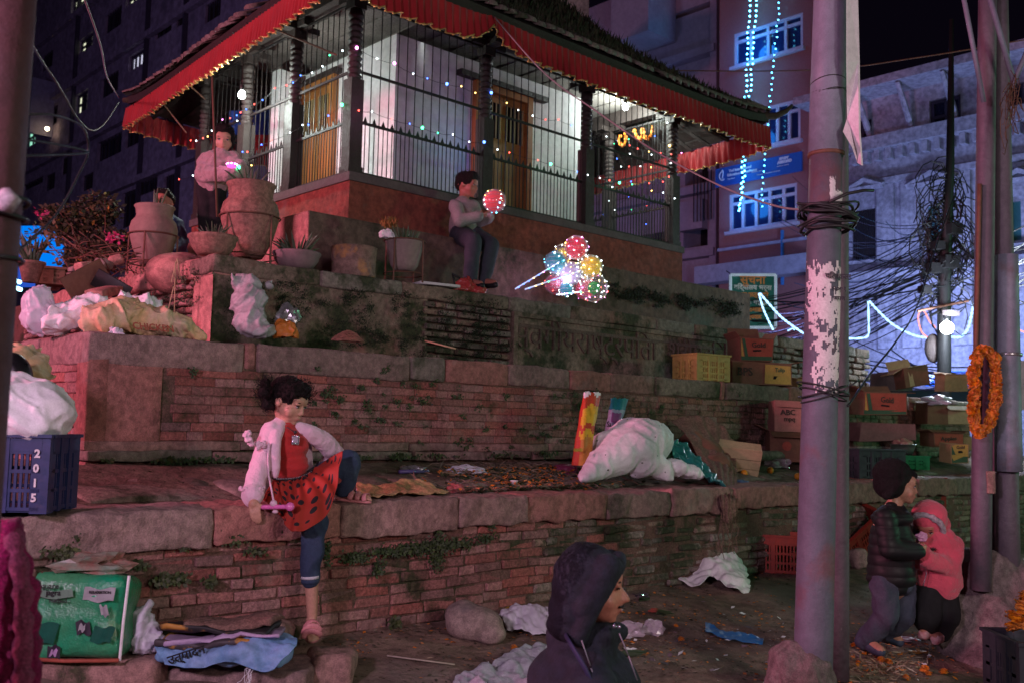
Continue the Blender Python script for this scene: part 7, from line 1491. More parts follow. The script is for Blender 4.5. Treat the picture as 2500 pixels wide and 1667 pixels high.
for k in range(8):
    P = [fb + Vector((.15 + rk.uniform(-.02, .02), -.12, .03))]
    for j in range(7): P.append(P[-1] + Vector((rk.uniform(-.014, .012), -.002, -rk.uniform(.005, .03))))
    m.tube(P, .0012, 4)
single('loose_threads', m, MT['sack_white'], 'loose white threads trailing from the blue sack', 'threads', kind='stuff')
# blurred magenta garland hanging at the lower left
gm2 = mat('magenta_fluff', (.34, .015, .11), .9, ns=30, col2=(.16, .008, .06), bump=1, bs=120, rand=.2)
gt = thing('velvet_garlands', 'bunch of fuzzy magenta garlands hanging close at the lower left edge', 'garland', D(30, 1290, 1.9)); rk = random.Random(4)
for k, (x0, x1) in enumerate(((10, -25), (30, 5), (48, 30), (60, 55), (72, 78), (40, 92))):
    m = MB(); m.smooth = True; P = [D(25 + (x0 - 25) * min(1, f * 3) + (x1 - x0) * f, 1268 + 520 * f, 1.9 + .02 * (k % 3)) for f in [j / 26 for j in range(27)]]; m.tube(P, [.017 + .004 * sin(j * 1.9 + k) for j in range(27)], 9)
    me = m.mesh('strand')
    for v in me.vertices: v.co += v.normal * .006 * mnoise.noise(v.co * 60)
    put('strand', me, gm2, gt, True)
# ================================================================ litter
rnd = random.Random(77)
def flower(lab, p, r, grp): o = bpy.data.objects.new('marigold_flower', MG[rnd.randrange(4)]); COL.objects.link(o); s_ = r / .03; o.scale = (s_, s_, s_ * .8); o.location = p + ZZ * r * .7; o.rotation_euler = (rnd.uniform(-.5, .5), rnd.uniform(-.5, .5), rnd.uniform(0, 6)); tag(o, lab, 'flower', grp); return o
for (x, y, r) in ((1268, 1491, .022), (1256, 1589, .022), (1650, 1531, .014), (1663, 1566, .020), (1555, 1499, .010), (1572, 1501, .010), (2083, 1579, .018), (2150, 1619, .026), (2170, 1622, .022), (2213, 1660, .022), (2258, 1640, .024), (2268, 1650, .02), (2305, 1648, .026), (2344, 1583, .018), (2430, 1577, .016), (2446, 1593, .018), (2455, 1650, .018), (1832, 1390, .024), (1850, 1385, .026), (1843, 1400, .022), (1900, 1398, .022), (1918, 1402, .02), (1940, 1400, .018), (1618, 1414, .014), (1598, 1449, .010), (2000, 1650, .015), (2095, 1620, .014), (1380, 1620, .012), (1670, 1598, .01), (1850, 1375, .02)):
    flower('fallen orange marigold head on the dirt', ong(x, y), r, 'marigolds fallen on the ground')
for (x, w, r) in ((405, .35, .014), (540, .33, .018), (1355, .36, .020), (1300, .55, .016), (1320, .55, .014), (1170, .8, .022), (1280, .45, .016), (1400, .4, .014), (1440, .36, .014), (1470, .34, .013), (1075, .8, .016), (1045, .55, .010), (1225, .55, .012), (1250, .62, .012), (1345, .7, .012), (1345, .95, .012), (1430, .3, .014)): flower('fallen orange marigold head on the lowest terrace', l1(x, w), r, 'marigolds fallen on the terrace')
for (x, y, r) in ((2480, 1525, .05), (2500, 1505, .06), (2495, 1535, .05), (2510, 1470, .05), (2475, 1545, .04), (2515, 1540, .06)): flower('marigold heaped in the black crate at the lower right', D(x, y, 4.95), r, 'marigolds in the black crate')
for (x, w, lab) in ((1817, .55, 'orange nearest the sacking on the terrace'), (1881, .62, 'orange in the middle of the terrace gap'), (1948, .40, 'orange beside the pale pole')):
    m = MB(); m.smooth = True; m.ell(l1(x, w) + ZZ * .028, .03); single('orange', m, mat('orange_fruit', (.75, .28, .02), .5, ns=40, nm=.3), lab, 'fruit')
for (x, y, lab, mt_) in ((1255, 1148, 'white paper cup lying among the leaves', 'sack_white'),):
    p = l1(1256, .42); t = thing('paper_cup', lab, 'cup', p); m = MB(); m.smooth = True; m.lathe([(.016, 0), (.024, .05), (.026, .05), (.022, .045)], n=16); q_ = part('body', m, MT['sack_white'], t)
p = l1(905, .45); drape('paper_sheet', 'white sheet of paper beside the girl sandal', [[p + Vector((-.08, .05, .03)), p + Vector((.06, .07, .03))], [p + Vector((-.07, -.06, .01)), p + Vector((.09, -.05, .01))]], mat('white_paper', (.6, .56, .66), .7, nm=.2), amp=.006, sc=8, nu=12, nv=12, th=.001, cat='paper')
tanp = mat('tan_crumpled_paper', (.52, .34, .16), .85, ns=8, col2=(.36, .2, .1), bump=.4, bs=40)
drape('paper_sack', 'flattened crumpled tan paper sack right of the girl', [[l1(870, .50, .03), l1(950, .42, .05), l1(1020, .45, .06), l1(1080, .30, .02)], [l1(875, .30, .02), l1(960, .26, .04), l1(1030, .26, .04), l1(1095, .2, .01)], [l1(880, .12, .015), l1(930, .05, .02), l1(990, .12, .02), l1(1040, .14, .01)]], tanp, amp=.014, sc=12, th=.003, cat='paper')
crumple('chip_packet', 'blue white crisp packet with foil at the terrace back', l1(1010, .85), (.09, .05, .03), mat('foil_bag', (.45, .47, .47), .25, metal=.7), 'packet', seed=14, amp=.8)
m = MB(); m.smooth = True; m.tube([l1(975, .78, .02), l1(1045, .80, .02)], .012, 8); single('tube_packet', m, mat('violet_tube', (.12, .10, .28), .3), 'dark violet rolled tube packet beside the crisp packet', 'packet')
crumple('plastic_bag', 'greyish clear plastic lying on the leaves behind', l1(1135, .8), (.12, .07, .035), film2, 'bag', seed=15, amp=.7)
crumple('red_wrapper', 'dull red crumpled wrapper on the terrace among leaves', l1(1115, .4), (.06, .04, .04), mat('dull_red', (.35, .09, .09), .6), 'wrapper', seed=16)
crumple('pink_bag', 'purple pink crumpled bag against the wall behind the red yellow bag', l1(1380, .75), (.09, .06, .05), mat('purple_pink', (.30, .05, .12), .5), 'bag', seed=17)
crumple('plastic_bag', 'clear plastic crumpled beside the pipe', l1(1900, .8), (.12, .08, .05), film, 'bag', seed=18, amp=.7)
crumple('blue_cloth', 'small blue plastic scrap beside the sacking', l1(1810, .35), (.06, .05, .02), mat('blue_scrap', (.06, .14, .28), .5), 'scrap', seed=19)
crumple('white_plastic', 'white crumpled plastic on the wall edge behind the woolly hat', l1(2210, .15), (.13, .08, .035), MT['sack_white'], 'plastic', seed=20, amp=.7)
crumple('teal_bag', 'small teal knotted bag beside the black crate', l1(2195, .38), (.06, .04, .05), tealp, 'bag', seed=21, amp=.7)
crumple('plastic_bag', 'clouded clear plastic among the cartons', onw(2290, 985, .8), (.16, .1, .06), film2, 'bag', seed=22, amp=.8)
crumple('plastic_bag', 'flat grey plastic scrap on the dirt at the lower right', ong(2395, 1600), (.08, .04, .015), film2, 'scrap', seed=23, amp=.8)
crumple('plastic_bag', 'clear bag lying at the lower right edge', ong(2460, 1655), (.10, .05, .03), film, 'bag', seed=24, amp=.8)
crumple('plastic_bag', 'flat clear bag on the ground behind the boy in the woolly hat', ong(2190, 1560), (.12, .05, .012), film2, 'scrap', seed=26, amp=.8)
crumple('wrapper', 'red and yellow wrapper on the litter near the boots', ong(2245, 1592), (.06, .03, .008), mor, 'wrapper', seed=27, amp=.8)
rock('stone', 'pale rough stone behind the boy in the woolly hat', ong(2112, 1400) + Vector((.02, .2, 0)), (.12, .12, .16), 5, 'rock', .3, .3)
# countless litter: leaves, straw, petals
def scatter(name, lab, fn, n, size, mt_, seed, elong=3.0, lift=.004, up=.25):
    rr = random.Random(seed); m = MB()
    for _ in range(n):
        p = fn(rr)
        if p is None: continue
        a = rr.uniform(0, 6.28); d = Vector((cos(a), sin(a), rr.uniform(-up, up))).normalized(); s = Vector((-sin(a), cos(a), rr.uniform(-.5, .5))).normalized(); L_ = size * rr.uniform(.4, 1.5); w_ = L_ / elong; p = p + ZZ * lift
        m.add([p - d * L_ / 2, p + s * w_ / 2 + ZZ * L_ * .06, p + d * L_ / 2, p - s * w_ / 2], [(0, 1, 2, 3)])
    return single(name, m, mt_, lab, 'litter', kind='stuff')
gr = lambda cx, cy, sx, sy: (lambda r: ong(min(2498, max(5, r.gauss(cx, sx))), min(1690, max(1400, r.gauss(cy, sy)))))
tr_ = lambda cx, sx, w0, w1: (lambda r: l1(r.gauss(cx, sx), r.uniform(w0, w1)))
straw = mat('straw', (.42, .33, .22), .9, rand=.4); mlt = mat('leaf_litter', (.11, .085, .05), .9, rand=.6, ns=20)
scatter('straw_litter', 'bits of pale straw strewn over the dirt', gr(1750, 1590, 320, 60), 520, .03, straw, 1, 9)
scatter('straw_litter', 'pale shredded straw heap between the pole and the children', gr(2150, 1630, 60, 22), 520, .05, straw, 2, 7, .012, .6)
scatter('leaf_litter', 'dead leaves and grit over the ground', gr(1500, 1560, 480, 80), 2600, .022, mlt, 3, 2)
scatter('leaf_litter', 'dark litter at the foot of the wall', lambda r: (lambda p: Vector((p.x, p.y, gz(p))))(W(r.uniform(-.5, 8), -abs(r.gauss(0, .12)) - .03)), 1400, .025, mlt, 4, 2.5)
scatter('petal_litter', 'orange marigold petals scattered on the dirt', gr(1600, 1530, 400, 60), 900, .022, MT['marigold'], 5, 1.6)
scatter('paper_litter', 'scraps of pale paper and plastic trodden into the dirt', gr(1900, 1560, 330, 60), 90, .035, MT['sack_white'], 25, 1.9, .01, .5)
scatter('petal_litter', 'orange petals and blooms around the children and crates', gr(2150, 1600, 140, 40), 240, .03, MT['marigold'], 26, 1.5, .01, .6)
scatter('wrapper_litter', 'faded coloured wrapper scraps over the dirt', gr(1750, 1560, 330, 60), 60, .05, mat('faded_wrapper', (.32, .16, .22), .6, rand=.6), 27, 1.8)
scatter('petal_litter', 'small heap of marigold petals near the brick corner', gr(868, 1590, 14, 12), 50, .014, MT['marigold'], 6, 1.6)
scatter('petal_litter', 'orange petals on the lowest terrace', tr_(1290, 100, .25, .8), 420, .028, MT['marigold'], 7, 1.6, .04, .6)
scatter('leaf_heap', 'heap of green and brown leaves and stalks on the lowest terrace', tr_(1290, 85, .22, .85), 1500, .07, MT['leaf_dark'], 8, 3.5, .022, .5)
scatter('stalk_heap', 'dry stalks lying on the leaf heap', tr_(1270, 110, .25, .95), 800, .10, mat('stalk', (.22, .14, .09), .9, rand=.5), 9, 16, .03, .5)
scatter('terrace_litter', 'grit and leaf fragments along the lowest terrace', tr_(900, 520, .22, 1.1), 1500, .018, mlt, 10, 2)
scatter('terrace_litter', 'litter on the middle terrace edge before the inscription', lambda r: onT(r.uniform(700, 1900), W2 + r.uniform(.15, .7), Z2), 900, .035, mlt, 11, 3, .01, .5)
for (x, y, s_, rz) in ((1500, 1605, .2, .5), (1600, 1500, .12, .1), (1560, 1470, .16, .9), (1365, 1480, .09, .3)):
    m = MB(); rr = random.Random(int(x)); c = ong(x, y)
    for k in range(7):
        d = Vector((cos(rz + rr.uniform(-.35, .35)), sin(rz + rr.uniform(-.35, .35)), .03)); s = Vector((-d.y, d.x, 0)); L_ = s_ * rr.uniform(.6, 1); m.add([c + ZZ * .006 * k, c + d * L_ * .5 + s * L_ * .12 + ZZ * .02, c + d * L_ + ZZ * .008, c + d * L_ * .5 - s * L_ * .12 + ZZ * .008], [(0, 1, 2, 3)])
    single('green_leaf', m, MT['leaf_dark'], 'dark green torn banana leaf on the dirt', 'leaf', 'torn green leaves on the dirt')
m = MB(); m.smooth = True; m.tube([ong(945, 1605) + ZZ * .01, ong(1110, 1628) + ZZ * .012], .004, 5); single('thin_stick', m, straw, 'thin pale stick lying on the dirt below the wall', 'stick')
# ================================================================ people
V3 = Vector
def basis(f, up=(0, 0, 1)):
    f = V3(f).normalized(); r = f.cross(V3(up)).normalized(); u = r.cross(f); return r, f, u
def head(mb, c, f, h, up=(0, 0, 1), child=True, neck=None):
    r, f, u = basis(f, up); R3 = Matrix((r, f, u)).transposed(); c = V3(c)
    def P(x, y, z): return c + (r * x + f * y + u * z) * h
    def E(x, y, z, a, b, d, nu=14): mb.ell(P(x, y, z), (a * h, b * h, d * h), R3, nu, 10)
    E(0, -.07, .10, .36, .44, .39); E(0, .10, -.12, .30, .30, .30); E(0, .17, -.27, .22, .20, .19)
    E(0, .27, -.40, .10, .09, .08); E(0, .27, .14, .27, .14, .16)
    for s in (-1, 1):
        E(s * .17, .22, -.16, (.15 if child else .12), .12, (.15 if child else .11)); E(s * .365, -.05, -.04, .035, .075, .11); E(s * .15, .335, .06, .10, .055, .03)
    mb.cap(P(0, .38, .02), .028 * h, P(0, .43 if child else .47, -.13), (.046 if child else .055) * h, 8); E(-.045, .41, -.155, .04, .045, .035); E(.045, .41, -.155, .04, .045, .035)
    E(0, .375, -.255, .095, .05, .022); E(0, .37, -.30, .080, .05, .026)
    if neck is not None: mb.chain([P(0, -.12, -.20), neck], [.19 * h, .20 * h])
    return P, R3
def faceparts(root, P, R3, h, mood=0, ew=1):
    def q(nm, x, y, z, a, b, d, mt):
        m = MB(); m.smooth = True; m.ell(P(x, y, z), (a * h, b * h, d * h), R3, 10, 7); part(nm, m, mt, root, True)
    for s in (-1, 1):
        if ew: q('eye', s * .15, .345, -.005, .066, .035, .026, MT['eye_white']); q('pupil', s * .15, .362, -.006, .032, .02, .024, MT['eye_dark'])
        q('eyelid', s * .15, .352, .022, .075, .035, .014, MT['eye_dark']); q('eyebrow', s * .15, .372, .105, .085, .018, .012, MT['hair'])
    q('lips', 0, .405, -.278, .075, .025, .022, MT['lip'])
def hand(mb, w, d, n, s=1.0, curl=.5, side=1):
    """palm and five bent fingers; d: wrist to fingers, n: palm normal"""
    d = V3(d).normalized(); n = V3(n); n = (n - d * n.dot(d)).normalized(); x = d.cross(n) * side; w = V3(w); k = .001 * s
    for i in range(4): mb.cap(w + x * (-18 + 12 * i) * k, 11 * k, w + d * 48 * k + x * (-21 + 14 * i) * k, 9.5 * k, 8)
    L_ = (38, 44, 41, 31)
    for i in range(4):
        b = w + d * 50 * k + x * (21 - 14 * i) * k; a = 0; p = b
        for j, f in enumerate((.48, .30, .24)):
            a += curl * (.55, .8, .6)[j]; q_ = p + (d * cos(a) + n * sin(a)) * L_[i] * f * 1.35 * k; mb.cap(p, (8.2 - j * 1.1) * k, q_, (7.6 - j * 1.2) * k, 8); p = q_
    p = w + d * 12 * k + x * 24 * k
    for j, (l, dd) in enumerate(((26, d * .55 + x * .75 + n * .25), (22, d * .85 + x * .3 + n * .45 * (1 + curl)))): q_ = p + V3(dd).normalized() * l * k; mb.cap(p, (10 - j) * k, q_, (8.6 - j) * k, 8); p = q_
def person(lab, base): return None
def body(lab, mb, voxel, mt, grp=None):
    me = remesh(mb, voxel, 3); o = single('person', me, mt, lab, 'person', grp); o.location = o.location; return o
def cloth(nm, mb, voxel, mt, root, wr=None, disp=None, sm=4, fn=None):
    me = remesh(mb, voxel, sm, disp, wr)
    if fn:
        nr = [v.normal.copy() for v in me.vertices]
        for v, q in zip(me.vertices, nr): v.co = v.co + q * fn(v.co)
    return put(nm, me, mt, root, True)
def hairball(root, clumps, voxel, curls=0, seed=1, cs=.02, amp=.006, nm='hair'):
    m = MB()
    for c, r_, *R_ in clumps: m.ell(c, r_, R_[0] if R_ else None)
    cloth(nm, m, voxel, MT['hair'], root, None, (amp, 45, amp * .5, 120), 3)
    if curls:
        rr = random.Random(seed); m = MB(); m.smooth = True
        for _ in range(curls):
            c, r_, *R_ = rr.choice(clumps); q = V3((rr.gauss(0, 1), rr.gauss(0, 1), rr.gauss(0, 1))).normalized(); q = V3((q.x * r_[0], q.y * r_[1], q.z * r_[2]))
            if R_: q = R_[0] @ q
            p = V3(c) + q; a = q.normalized(); b = a.cross(V3((rr.random(), rr.random(), 1))).normalized(); e = a.cross(b); s = cs * rr.uniform(.5, 1.2); m.tube([p + (b * cos(k * .9) + e * sin(k * .9)) * s * .6 + a * s * .28 * (k - 1) for k in range(7)], s * .07, 4)
        part('curls', m, MT['hair'], root, True)
def sandal(root, heel, toe, up, wd, mt, st=3):
    heel, toe = V3(heel), V3(toe); d = (toe - heel); L_ = d.length; d.normalize(); up = V3(up); up = (up - d * up.dot(d)).normalized(); x = d.cross(up); m = MB(); m.smooth = True; vs = []; n = 20
    for z in (0, .012):
        for k in range(n): a = 2 * pi * k / n; vs.append(heel + d * (L_ / 2 + cos(a) * L_ * .53) + x * sin(a) * wd * (.5 + .08 * cos(a)) + up * (z - .012))
    m.add(vs, [tuple(range(n - 1, -1, -1)), tuple(range(n, 2 * n))] + [(k, (k + 1) % n, n + (k + 1) % n, n + k) for k in range(n)]); part('sandal_sole', m, mt, root, True)
    for k in range(st):
        f = .38 + .46 * k / max(1, st - 1); m = MB(); m.smooth = True; P = [heel + d * L_ * (f + .05 * sin(a * 2) * (1 - k)) + x * cos(a) * wd * .50 + up * (sin(a) * (.052 - .022 * f)) for a in [pi * j / 10 for j in range(11)]]; m.tube(P, .013, 8, flat=.3); part('sandal_strap', m, mt, root, True)
# ---------------------------------------------------------------- girl in the ladybird skirt
g = lambda x, y, w: onw(x, y, w)
mpink = mat('pink_fleece', (.86, .60, .72), .9, ns=14, col2=(.76, .48, .60), nm=.6, sheen=.5, bump=.5, bs=150); mjean = mat('denim', (.028, .046, .095), .8, ns=9, col2=(.09, .13, .20), nm=.7, contrast=(.5, .75), bump=.3, bs=180); mredk = mat('red_knit', (.50, .022, .02), .75, ns=20, col2=(.38, .015, .015), bump=.4, bs=190, sheen=.3)
m = MB(); hh = .205; fdir = V3((.93, -.34, -.36))
hc = g(706, 981, .12); neck = g(697, 1034, .13)
P, R3 = head(m, hc, fdir, hh, up=(.05, 0, 1), neck=neck)
m.chain([g(697, 1030, .13), g(702, 1065, .13)], [.036, .055]); m.ell(g(706, 1085, .13), (.085, .06, .075)); m.ell(g(710, 1140, .13), (.075, .06, .08)); m.ell(g(714, 1195, .14), (.09, .085, .06))
m.chain([g(655, 1056, .14), g(632, 1150, .08), g(618, 1228, -.045)], [.034, .027, .020]); hand(m, g(619, 1228, -.045), (.25, -.1, -1), (-.05, .9, -.2), .88, .35, 1)
m.chain([g(758, 1056, .10), g(815, 1110, .15), g(775, 1160, .24)], [.034, .027, .022]); hand(m, g(775, 1164, .25), (-.2, .3, -.5), (0, 0, -1), .7, .3, -1)
m.chain([g(700, 1205, .10), g(772, 1275, -.13), g(760, 1400, -.14), g(762, 1505, -.14)], [.06, .045, .035, .024])
m.chain([g(728, 1195, .13), g(855, 1125, .00), g(845, 1200, .05)], [.06, .045, .026])
for fx, fy, tx_, ty_, w0, w1 in ((760, 1510, 764, 1553, -.13, -.22), (840, 1206, 897, 1216, .05, -.03)):
    a, b = g(fx, fy, w0), g(tx_, ty_, w1); m.chain([a, a.lerp(b, .5), b], [.024, .024, .018]); s_ = (b - a).normalized(); xx = s_.cross(ZZ).normalized()
    for k in range(5): m.cap(b + xx * (k - 2) * .0095 * (-1), .009 if k != (0 if fx < 800 else 4) else .011, b + s_ * (.022 - .003 * abs(k - 1)) + xx * (k - 2) * .0095 * (-1) - ZZ * .004, .006, 7)
gp = body('curly haired girl in a red dotted skirt sitting on the terrace edge, one leg hanging', m, .0045, MT['skin']); faceparts(gp, P, R3, hh)
hd = lambda x, y, z: P(x, y, z)
hairball(gp, [(hd(0, -.10, .20), (.083, .098, .082), R3), (hd(0, -.30, .02), (.065, .06, .075), R3), (hd(0, .16, .40), (.068, .045, .035), R3), (hd(-.28, .03, .28), (.03, .06, .045), R3), (hd(.30, .02, .28), (.03, .06, .045), R3), (g(643, 957, .14), (.030, .028, .030)), (P(0, .08, .36), (.075, .07, .04), R3), (g(652, 985, .14), (.030, .03, .03)), (g(648, 935, .13), (.026, .024, .022))], .006, 420, 3, .018, .008)
m = MB(); m.ell(g(706, 1090, .125), (.092, .072, .078)); m.ell(g(710, 1135, .125), (.084, .070, .080)); m.chain([g(699, 1042, .125), g(702, 1060, .125)], [.042, .06]); m.cap(g(668, 1070, .13), .03, g(748, 1066, .10), .03); cloth('dress_top', m, .006, mredk, gp, (.004, (10, 10, 22)), None, 4)
m = MB(); m.smooth = True; m.tube([g(697, 1040, .13) + V3((cos(a) * .043, sin(a) * .043, .004 * cos(a))) for a in [k * pi / 10 for k in range(21)]], .009, 6, cap=False); part('collar', m, mredk, gp, True)
# skirt with ladybird dots
md = bpy.data.materials.new('ladybird_skirt'); md.use_nodes = True; nt = md.node_tree; N = nt.nodes; b = N['Principled BSDF']; b.inputs['Roughness'].default_value = .7
geo = N.new('ShaderNodeTexCoord'); vo = N.new('ShaderNodeTexVoronoi'); vo.voronoi_dimensions = '2D'; vo.inputs['Scale'].default_value = 7.0; vo.inputs['Randomness'].default_value = .7; nt.links.new(geo.outputs['UV'], vo.inputs['Vector'])
sep = N.new('ShaderNodeSeparateColor'); nt.links.new(vo.outputs['Color'], sep.inputs[0]); th_ = N.new('ShaderNodeMapRange'); th_.inputs['To Min'].default_value = .10; th_.inputs['To Max'].default_value = .30; nt.links.new(sep.outputs[0], th_.inputs['Value'])
lt = N.new('ShaderNodeMath'); lt.operation = 'LESS_THAN'; nt.links.new(vo.outputs['Distance'], lt.inputs[0]); nt.links.new(th_.outputs[0], lt.inputs[1]); mx = N.new('ShaderNodeMix'); mx.data_type = 'RGBA'; nt.links.new(lt.outputs[0], mx.inputs[0]); mx.inputs[6].default_value = (.33, .026, .014, 1); mx.inputs[7].default_value = (.012, .01, .012, 1); nt.links.new(mx.outputs[2], b.inputs['Base Color'])
sk = drape('skirt', 'x', [[g(668, 1168, .10), g(690, 1172, .040), g(722, 1170, .02), g(752, 1157, .02), g(774, 1138, .08)],
    [g(655, 1190, .08), g(688, 1208, -.02), g(730, 1228, -.15), g(790, 1185, -.14), g(806, 1118, -.03)],
    [g(641, 1216, .05), g(684, 1258, -.08), g(722, 1298, -.24), g(804, 1246, -.23), g(836, 1100, -.10)]], md, amp=.004, nu=60, nv=34, th=.003, fold=.006, ff=46)
uv = sk.data.uv_layers.new(name='UVMap')
for li, lp_ in enumerate(sk.data.loops): i = lp_.vertex_index; uv.data[li].uv = ((i % 61) / 60 * 1.25, (i // 61) / 34 * .85)
for k_ in ('label', 'category'): del sk[k_]
sk.parent = gp; sk.location = sk.location - gp.location
m = MB(); m.ell(g(716, 1200, .14), (.105, .085, .05)); m.chain([g(705, 1205, .12), g(768, 1252, -.08)], [.066, .058]); m.chain([g(728, 1198, .13), g(820, 1150, .04)], [.066, .058]); cloth('petticoat', m, .008, mredk, gp, (.004, (14, 14, 9)))
m = MB(); m.smooth = True; m.tube([g(666, 1166, .09), g(676, 1169, .045), g(700, 1170, .025), g(728, 1167, .02), g(752, 1155, .03), g(768, 1140, .06), g(776, 1128, .10)], .0065, 8); part('belt', m, MT['cable'], gp, True)
for k in range(22):
    f = k / 21; q_ = g(676 + 84 * f, 1168.5 - 18 * f * f * f - .5, .014); m = MB(); m.ell(q_, .0024, nu=6, nv=4); part('belt_bead', m, mat('bead', (.7, .7, .75), .2, metal=.6), gp, True)
m = MB(); m.chain([g(702, 1205, .10), g(770, 1272, -.12), g(762, 1350, -.145), g(757, 1412, -.145)], [.064, .058, .050, .040]); m.chain([g(728, 1197, .13), g(850, 1128, .01), g(840, 1192, .05)], [.064, .060, .046]); cloth('jeans', m, .006, mjean, gp, (.006, (16, 16, 11)), None, 4)
m = MB(); m.smooth = True; m.tube([g(757, 1404, -.145), g(757, 1411, -.145)], .0425, 20); part('jeans_cuff', m, mat('cuff_white', (.6, .6, .65), .8), gp, True); m = MB(); m.smooth = True; m.tube([g(757, 1412, -.145), g(757, 1422, -.145)], .0405, 20); part('jeans_cuff', m, mjean, gp, True)
m = MB(); m.chain([g(660, 1052, .14), g(634, 1140, .09), g(618, 1200, .02), g(617, 1210, -.01)], [.044, .045, .046, .048]); m.chain([g(684, 1036, .12), g(672, 1070, .08), g(672, 1110, .06), g(672, 1160, .055)], [.026, .030, .024, .018]); m.chain([g(690, 1028, .15), g(662, 1045, .12)], [.028, .032]); cloth('jacket_side', m, .0065, mpink, gp, (.005, (13, 13, 8)), (.003, 30), 4)
m = MB(); m.chain([g(728, 1044, .105), g(752, 1056, .085), g(792, 1078, .11), g(818, 1108, .15), g(790, 1150, .21)], [.03, .042, .046, .046, .042]); m.chain([g(700, 1050, .20), g(735, 1090, .20), g(740, 1160, .2)], [.05, .05, .05]); cloth('jacket_sleeve', m, .0065, mpink, gp, (.005, (13, 13, 8)), (.003, 30), 4)
for (x, y, r_) in ((604, 1058, .020), (606, 1070, .018), (630, 1086, .022), (643, 1084, .018), (612, 1080, .016)):
    m = MB(); m.ell(g(x, y, .07), (r_, r_ * .7, r_)); put('lace_frill', remesh(m, .004, 1, (.010, 60, .006, 140)), mpink, gp, True)
m = MB(); m.smooth = True; m.tube([g(615, 1192, .01) + V3((cos(a) * .054, sin(a) * .05, .006 * sin(a * 9))) for a in [k * pi / 24 for k in range(49)]], .007, 6, cap=False); part('cuff_frill', m, mpink, gp, True)
m = MB(); m.smooth = True; m.tube([g(700, 1042, .06), g(716, 1052, .045), g(721, 1062, .04)], .0025, 5); m.ell(g(721, 1054, .04), .008); part('necklace_cord', m, MT['cable'], gp, True)
m = MB(); m.box(g(721, 1073, .035), (.036, .01, .042), .35); part('pendant', m, mat('silver_pendant', (.8, .7, .85), .12, metal=.8, bump=.6, bs=160), gp, True); m = MB(); m.box(g(721, 1073, .028), (.022, .008, .028), .35); part('pendant_stone', m, mat('pendant_stone', (.9, .8, .95), .1, metal=.5), gp, True)
msd = mat('pink_sandal', (.70, .27, .29), .55, ns=20, nm=.3)
sandal(gp, g(759, 1512, -.115) - ZZ * .012, g(764, 1556, -.235) - ZZ * .012, (.05, -.55, .8), .075, msd, 3); sandal(gp, g(822, 1214, .07), g(905, 1222, -.04), (0, 0, 1), .076, msd, 3)
t = thing('toy_wand', 'pink plastic toy wand on a cord under the girl hand', 'toy', g(668, 1236, -.07)); mt_ = mat('pink_toy_plastic', (.80, .18, .50), .3, nm=.1, spec=.6)
m = MB(); m.smooth = True; m.cap(g(642, 1237, -.07), .011, g(706, 1236, -.20), .010); part('handle', m, mt_, t, True); m = MB(); m.smooth = True; m.ell(g(708, 1236, -.205), (.020, .019, .020)); part('knob', m, mt_, t, True); m = MB(); m.smooth = True; m.ell(g(668, 1228, -.125), (.017, .014, .016)); m.ell(g(672, 1248, -.125), (.014, .010, .009)); part('hub', m, mat('pale_toy', (.72, .5, .6), .4, nm=.1), t, True)
m = MB(); m.smooth = True; m.tube([g(656, 1080, .05), g(654, 1120, .04), g(656, 1160, .03), g(664, 1200, -.08), g(668, 1224, -.125)], .0045, 6); part('cord', m, mpink, t, True)
# ---------------------------------------------------------------- hooded man close to the camera
mh = mat('dark_hooded_jacket', (.010, .013, .024), .85, ns=4, col2=(.007, .009, .015), bump=.4, bs=60)
d = lambda x, y, Y: D(x, y, Y); m = MB(); hc = d(1443, 1430, 2.9)
P, R3 = head(m, hc, (.985, -.12, -.04), .218, child=False, neck=d(1425, 1560, 2.92))
m.chain([d(1425, 1540, 2.92), d(1425, 1600, 2.92)], [.055, .07]); m.ell(d(1425, 1700, 2.95), (.15, .16, .14)); m.ell(d(1415, 1850, 2.95), (.15, .15, .2)); m.ell(d(1410, 1990, 2.97), (.17, .15, .11))
Z0 = gz(V3((.2, 2.9, 0))); pl_ = d(1410, 2000, 2.97)
for s in (-1, 1):
    sh = d(1430, 1650, 2.95) + V3((.02, s * .17, 0)); el = sh + V3((.05, s * .04, -.26)); wr_ = el + V3((.24, -s * .06, .02)); m.chain([sh, el, wr_], [.05, .04, .03]); hand(m, wr_, (1, -s * .2, -.3), (0, 0, -1), 1.0, .5, -s)
    hp = V3((pl_.x, pl_.y + s * .09, Z0 + .18)); kn = hp + V3((.36, s * .06, .16)); an = V3((kn.x + .04, kn.y, Z0 + .06)); m.chain([hp, kn, an], [.085, .06, .04]); m.chain([an, an + V3((.16, 0, -.03))], [.04, .028])
m.ell(V3((pl_.x, pl_.y, Z0 + .2)), (.17, .17, .12)); hm = body('man in a dark hooded jacket seen in profile looking right, close to the camera', m, .007, MT['skin_dark']); faceparts(hm, P, R3, .218, ew=0)
q_ = P(0, .385, -.225); m = MB(); m.ell(q_, (.012, .030, .005)); m.ell(P(0, .30, -.47), (.02, .03, .012)); cloth('moustache', m, .003, MT['hair'], hm, None, (.002, 90), 1)
m = MB(); px_ = 2.9 / 2431
H_ = .218
m.ell(P(0, -.07, .15), (.45 * H_, .42 * H_, .40 * H_), R3); m.ell(P(0, -.14, -.05), (.45 * H_, .36 * H_, .46 * H_), R3); m.ell(P(0, -.22, -.32), (.42 * H_, .30 * H_, .36 * H_), R3); m.ell(P(0, -.22, -.52), (.40 * H_, .32 * H_, .22 * H_), R3)
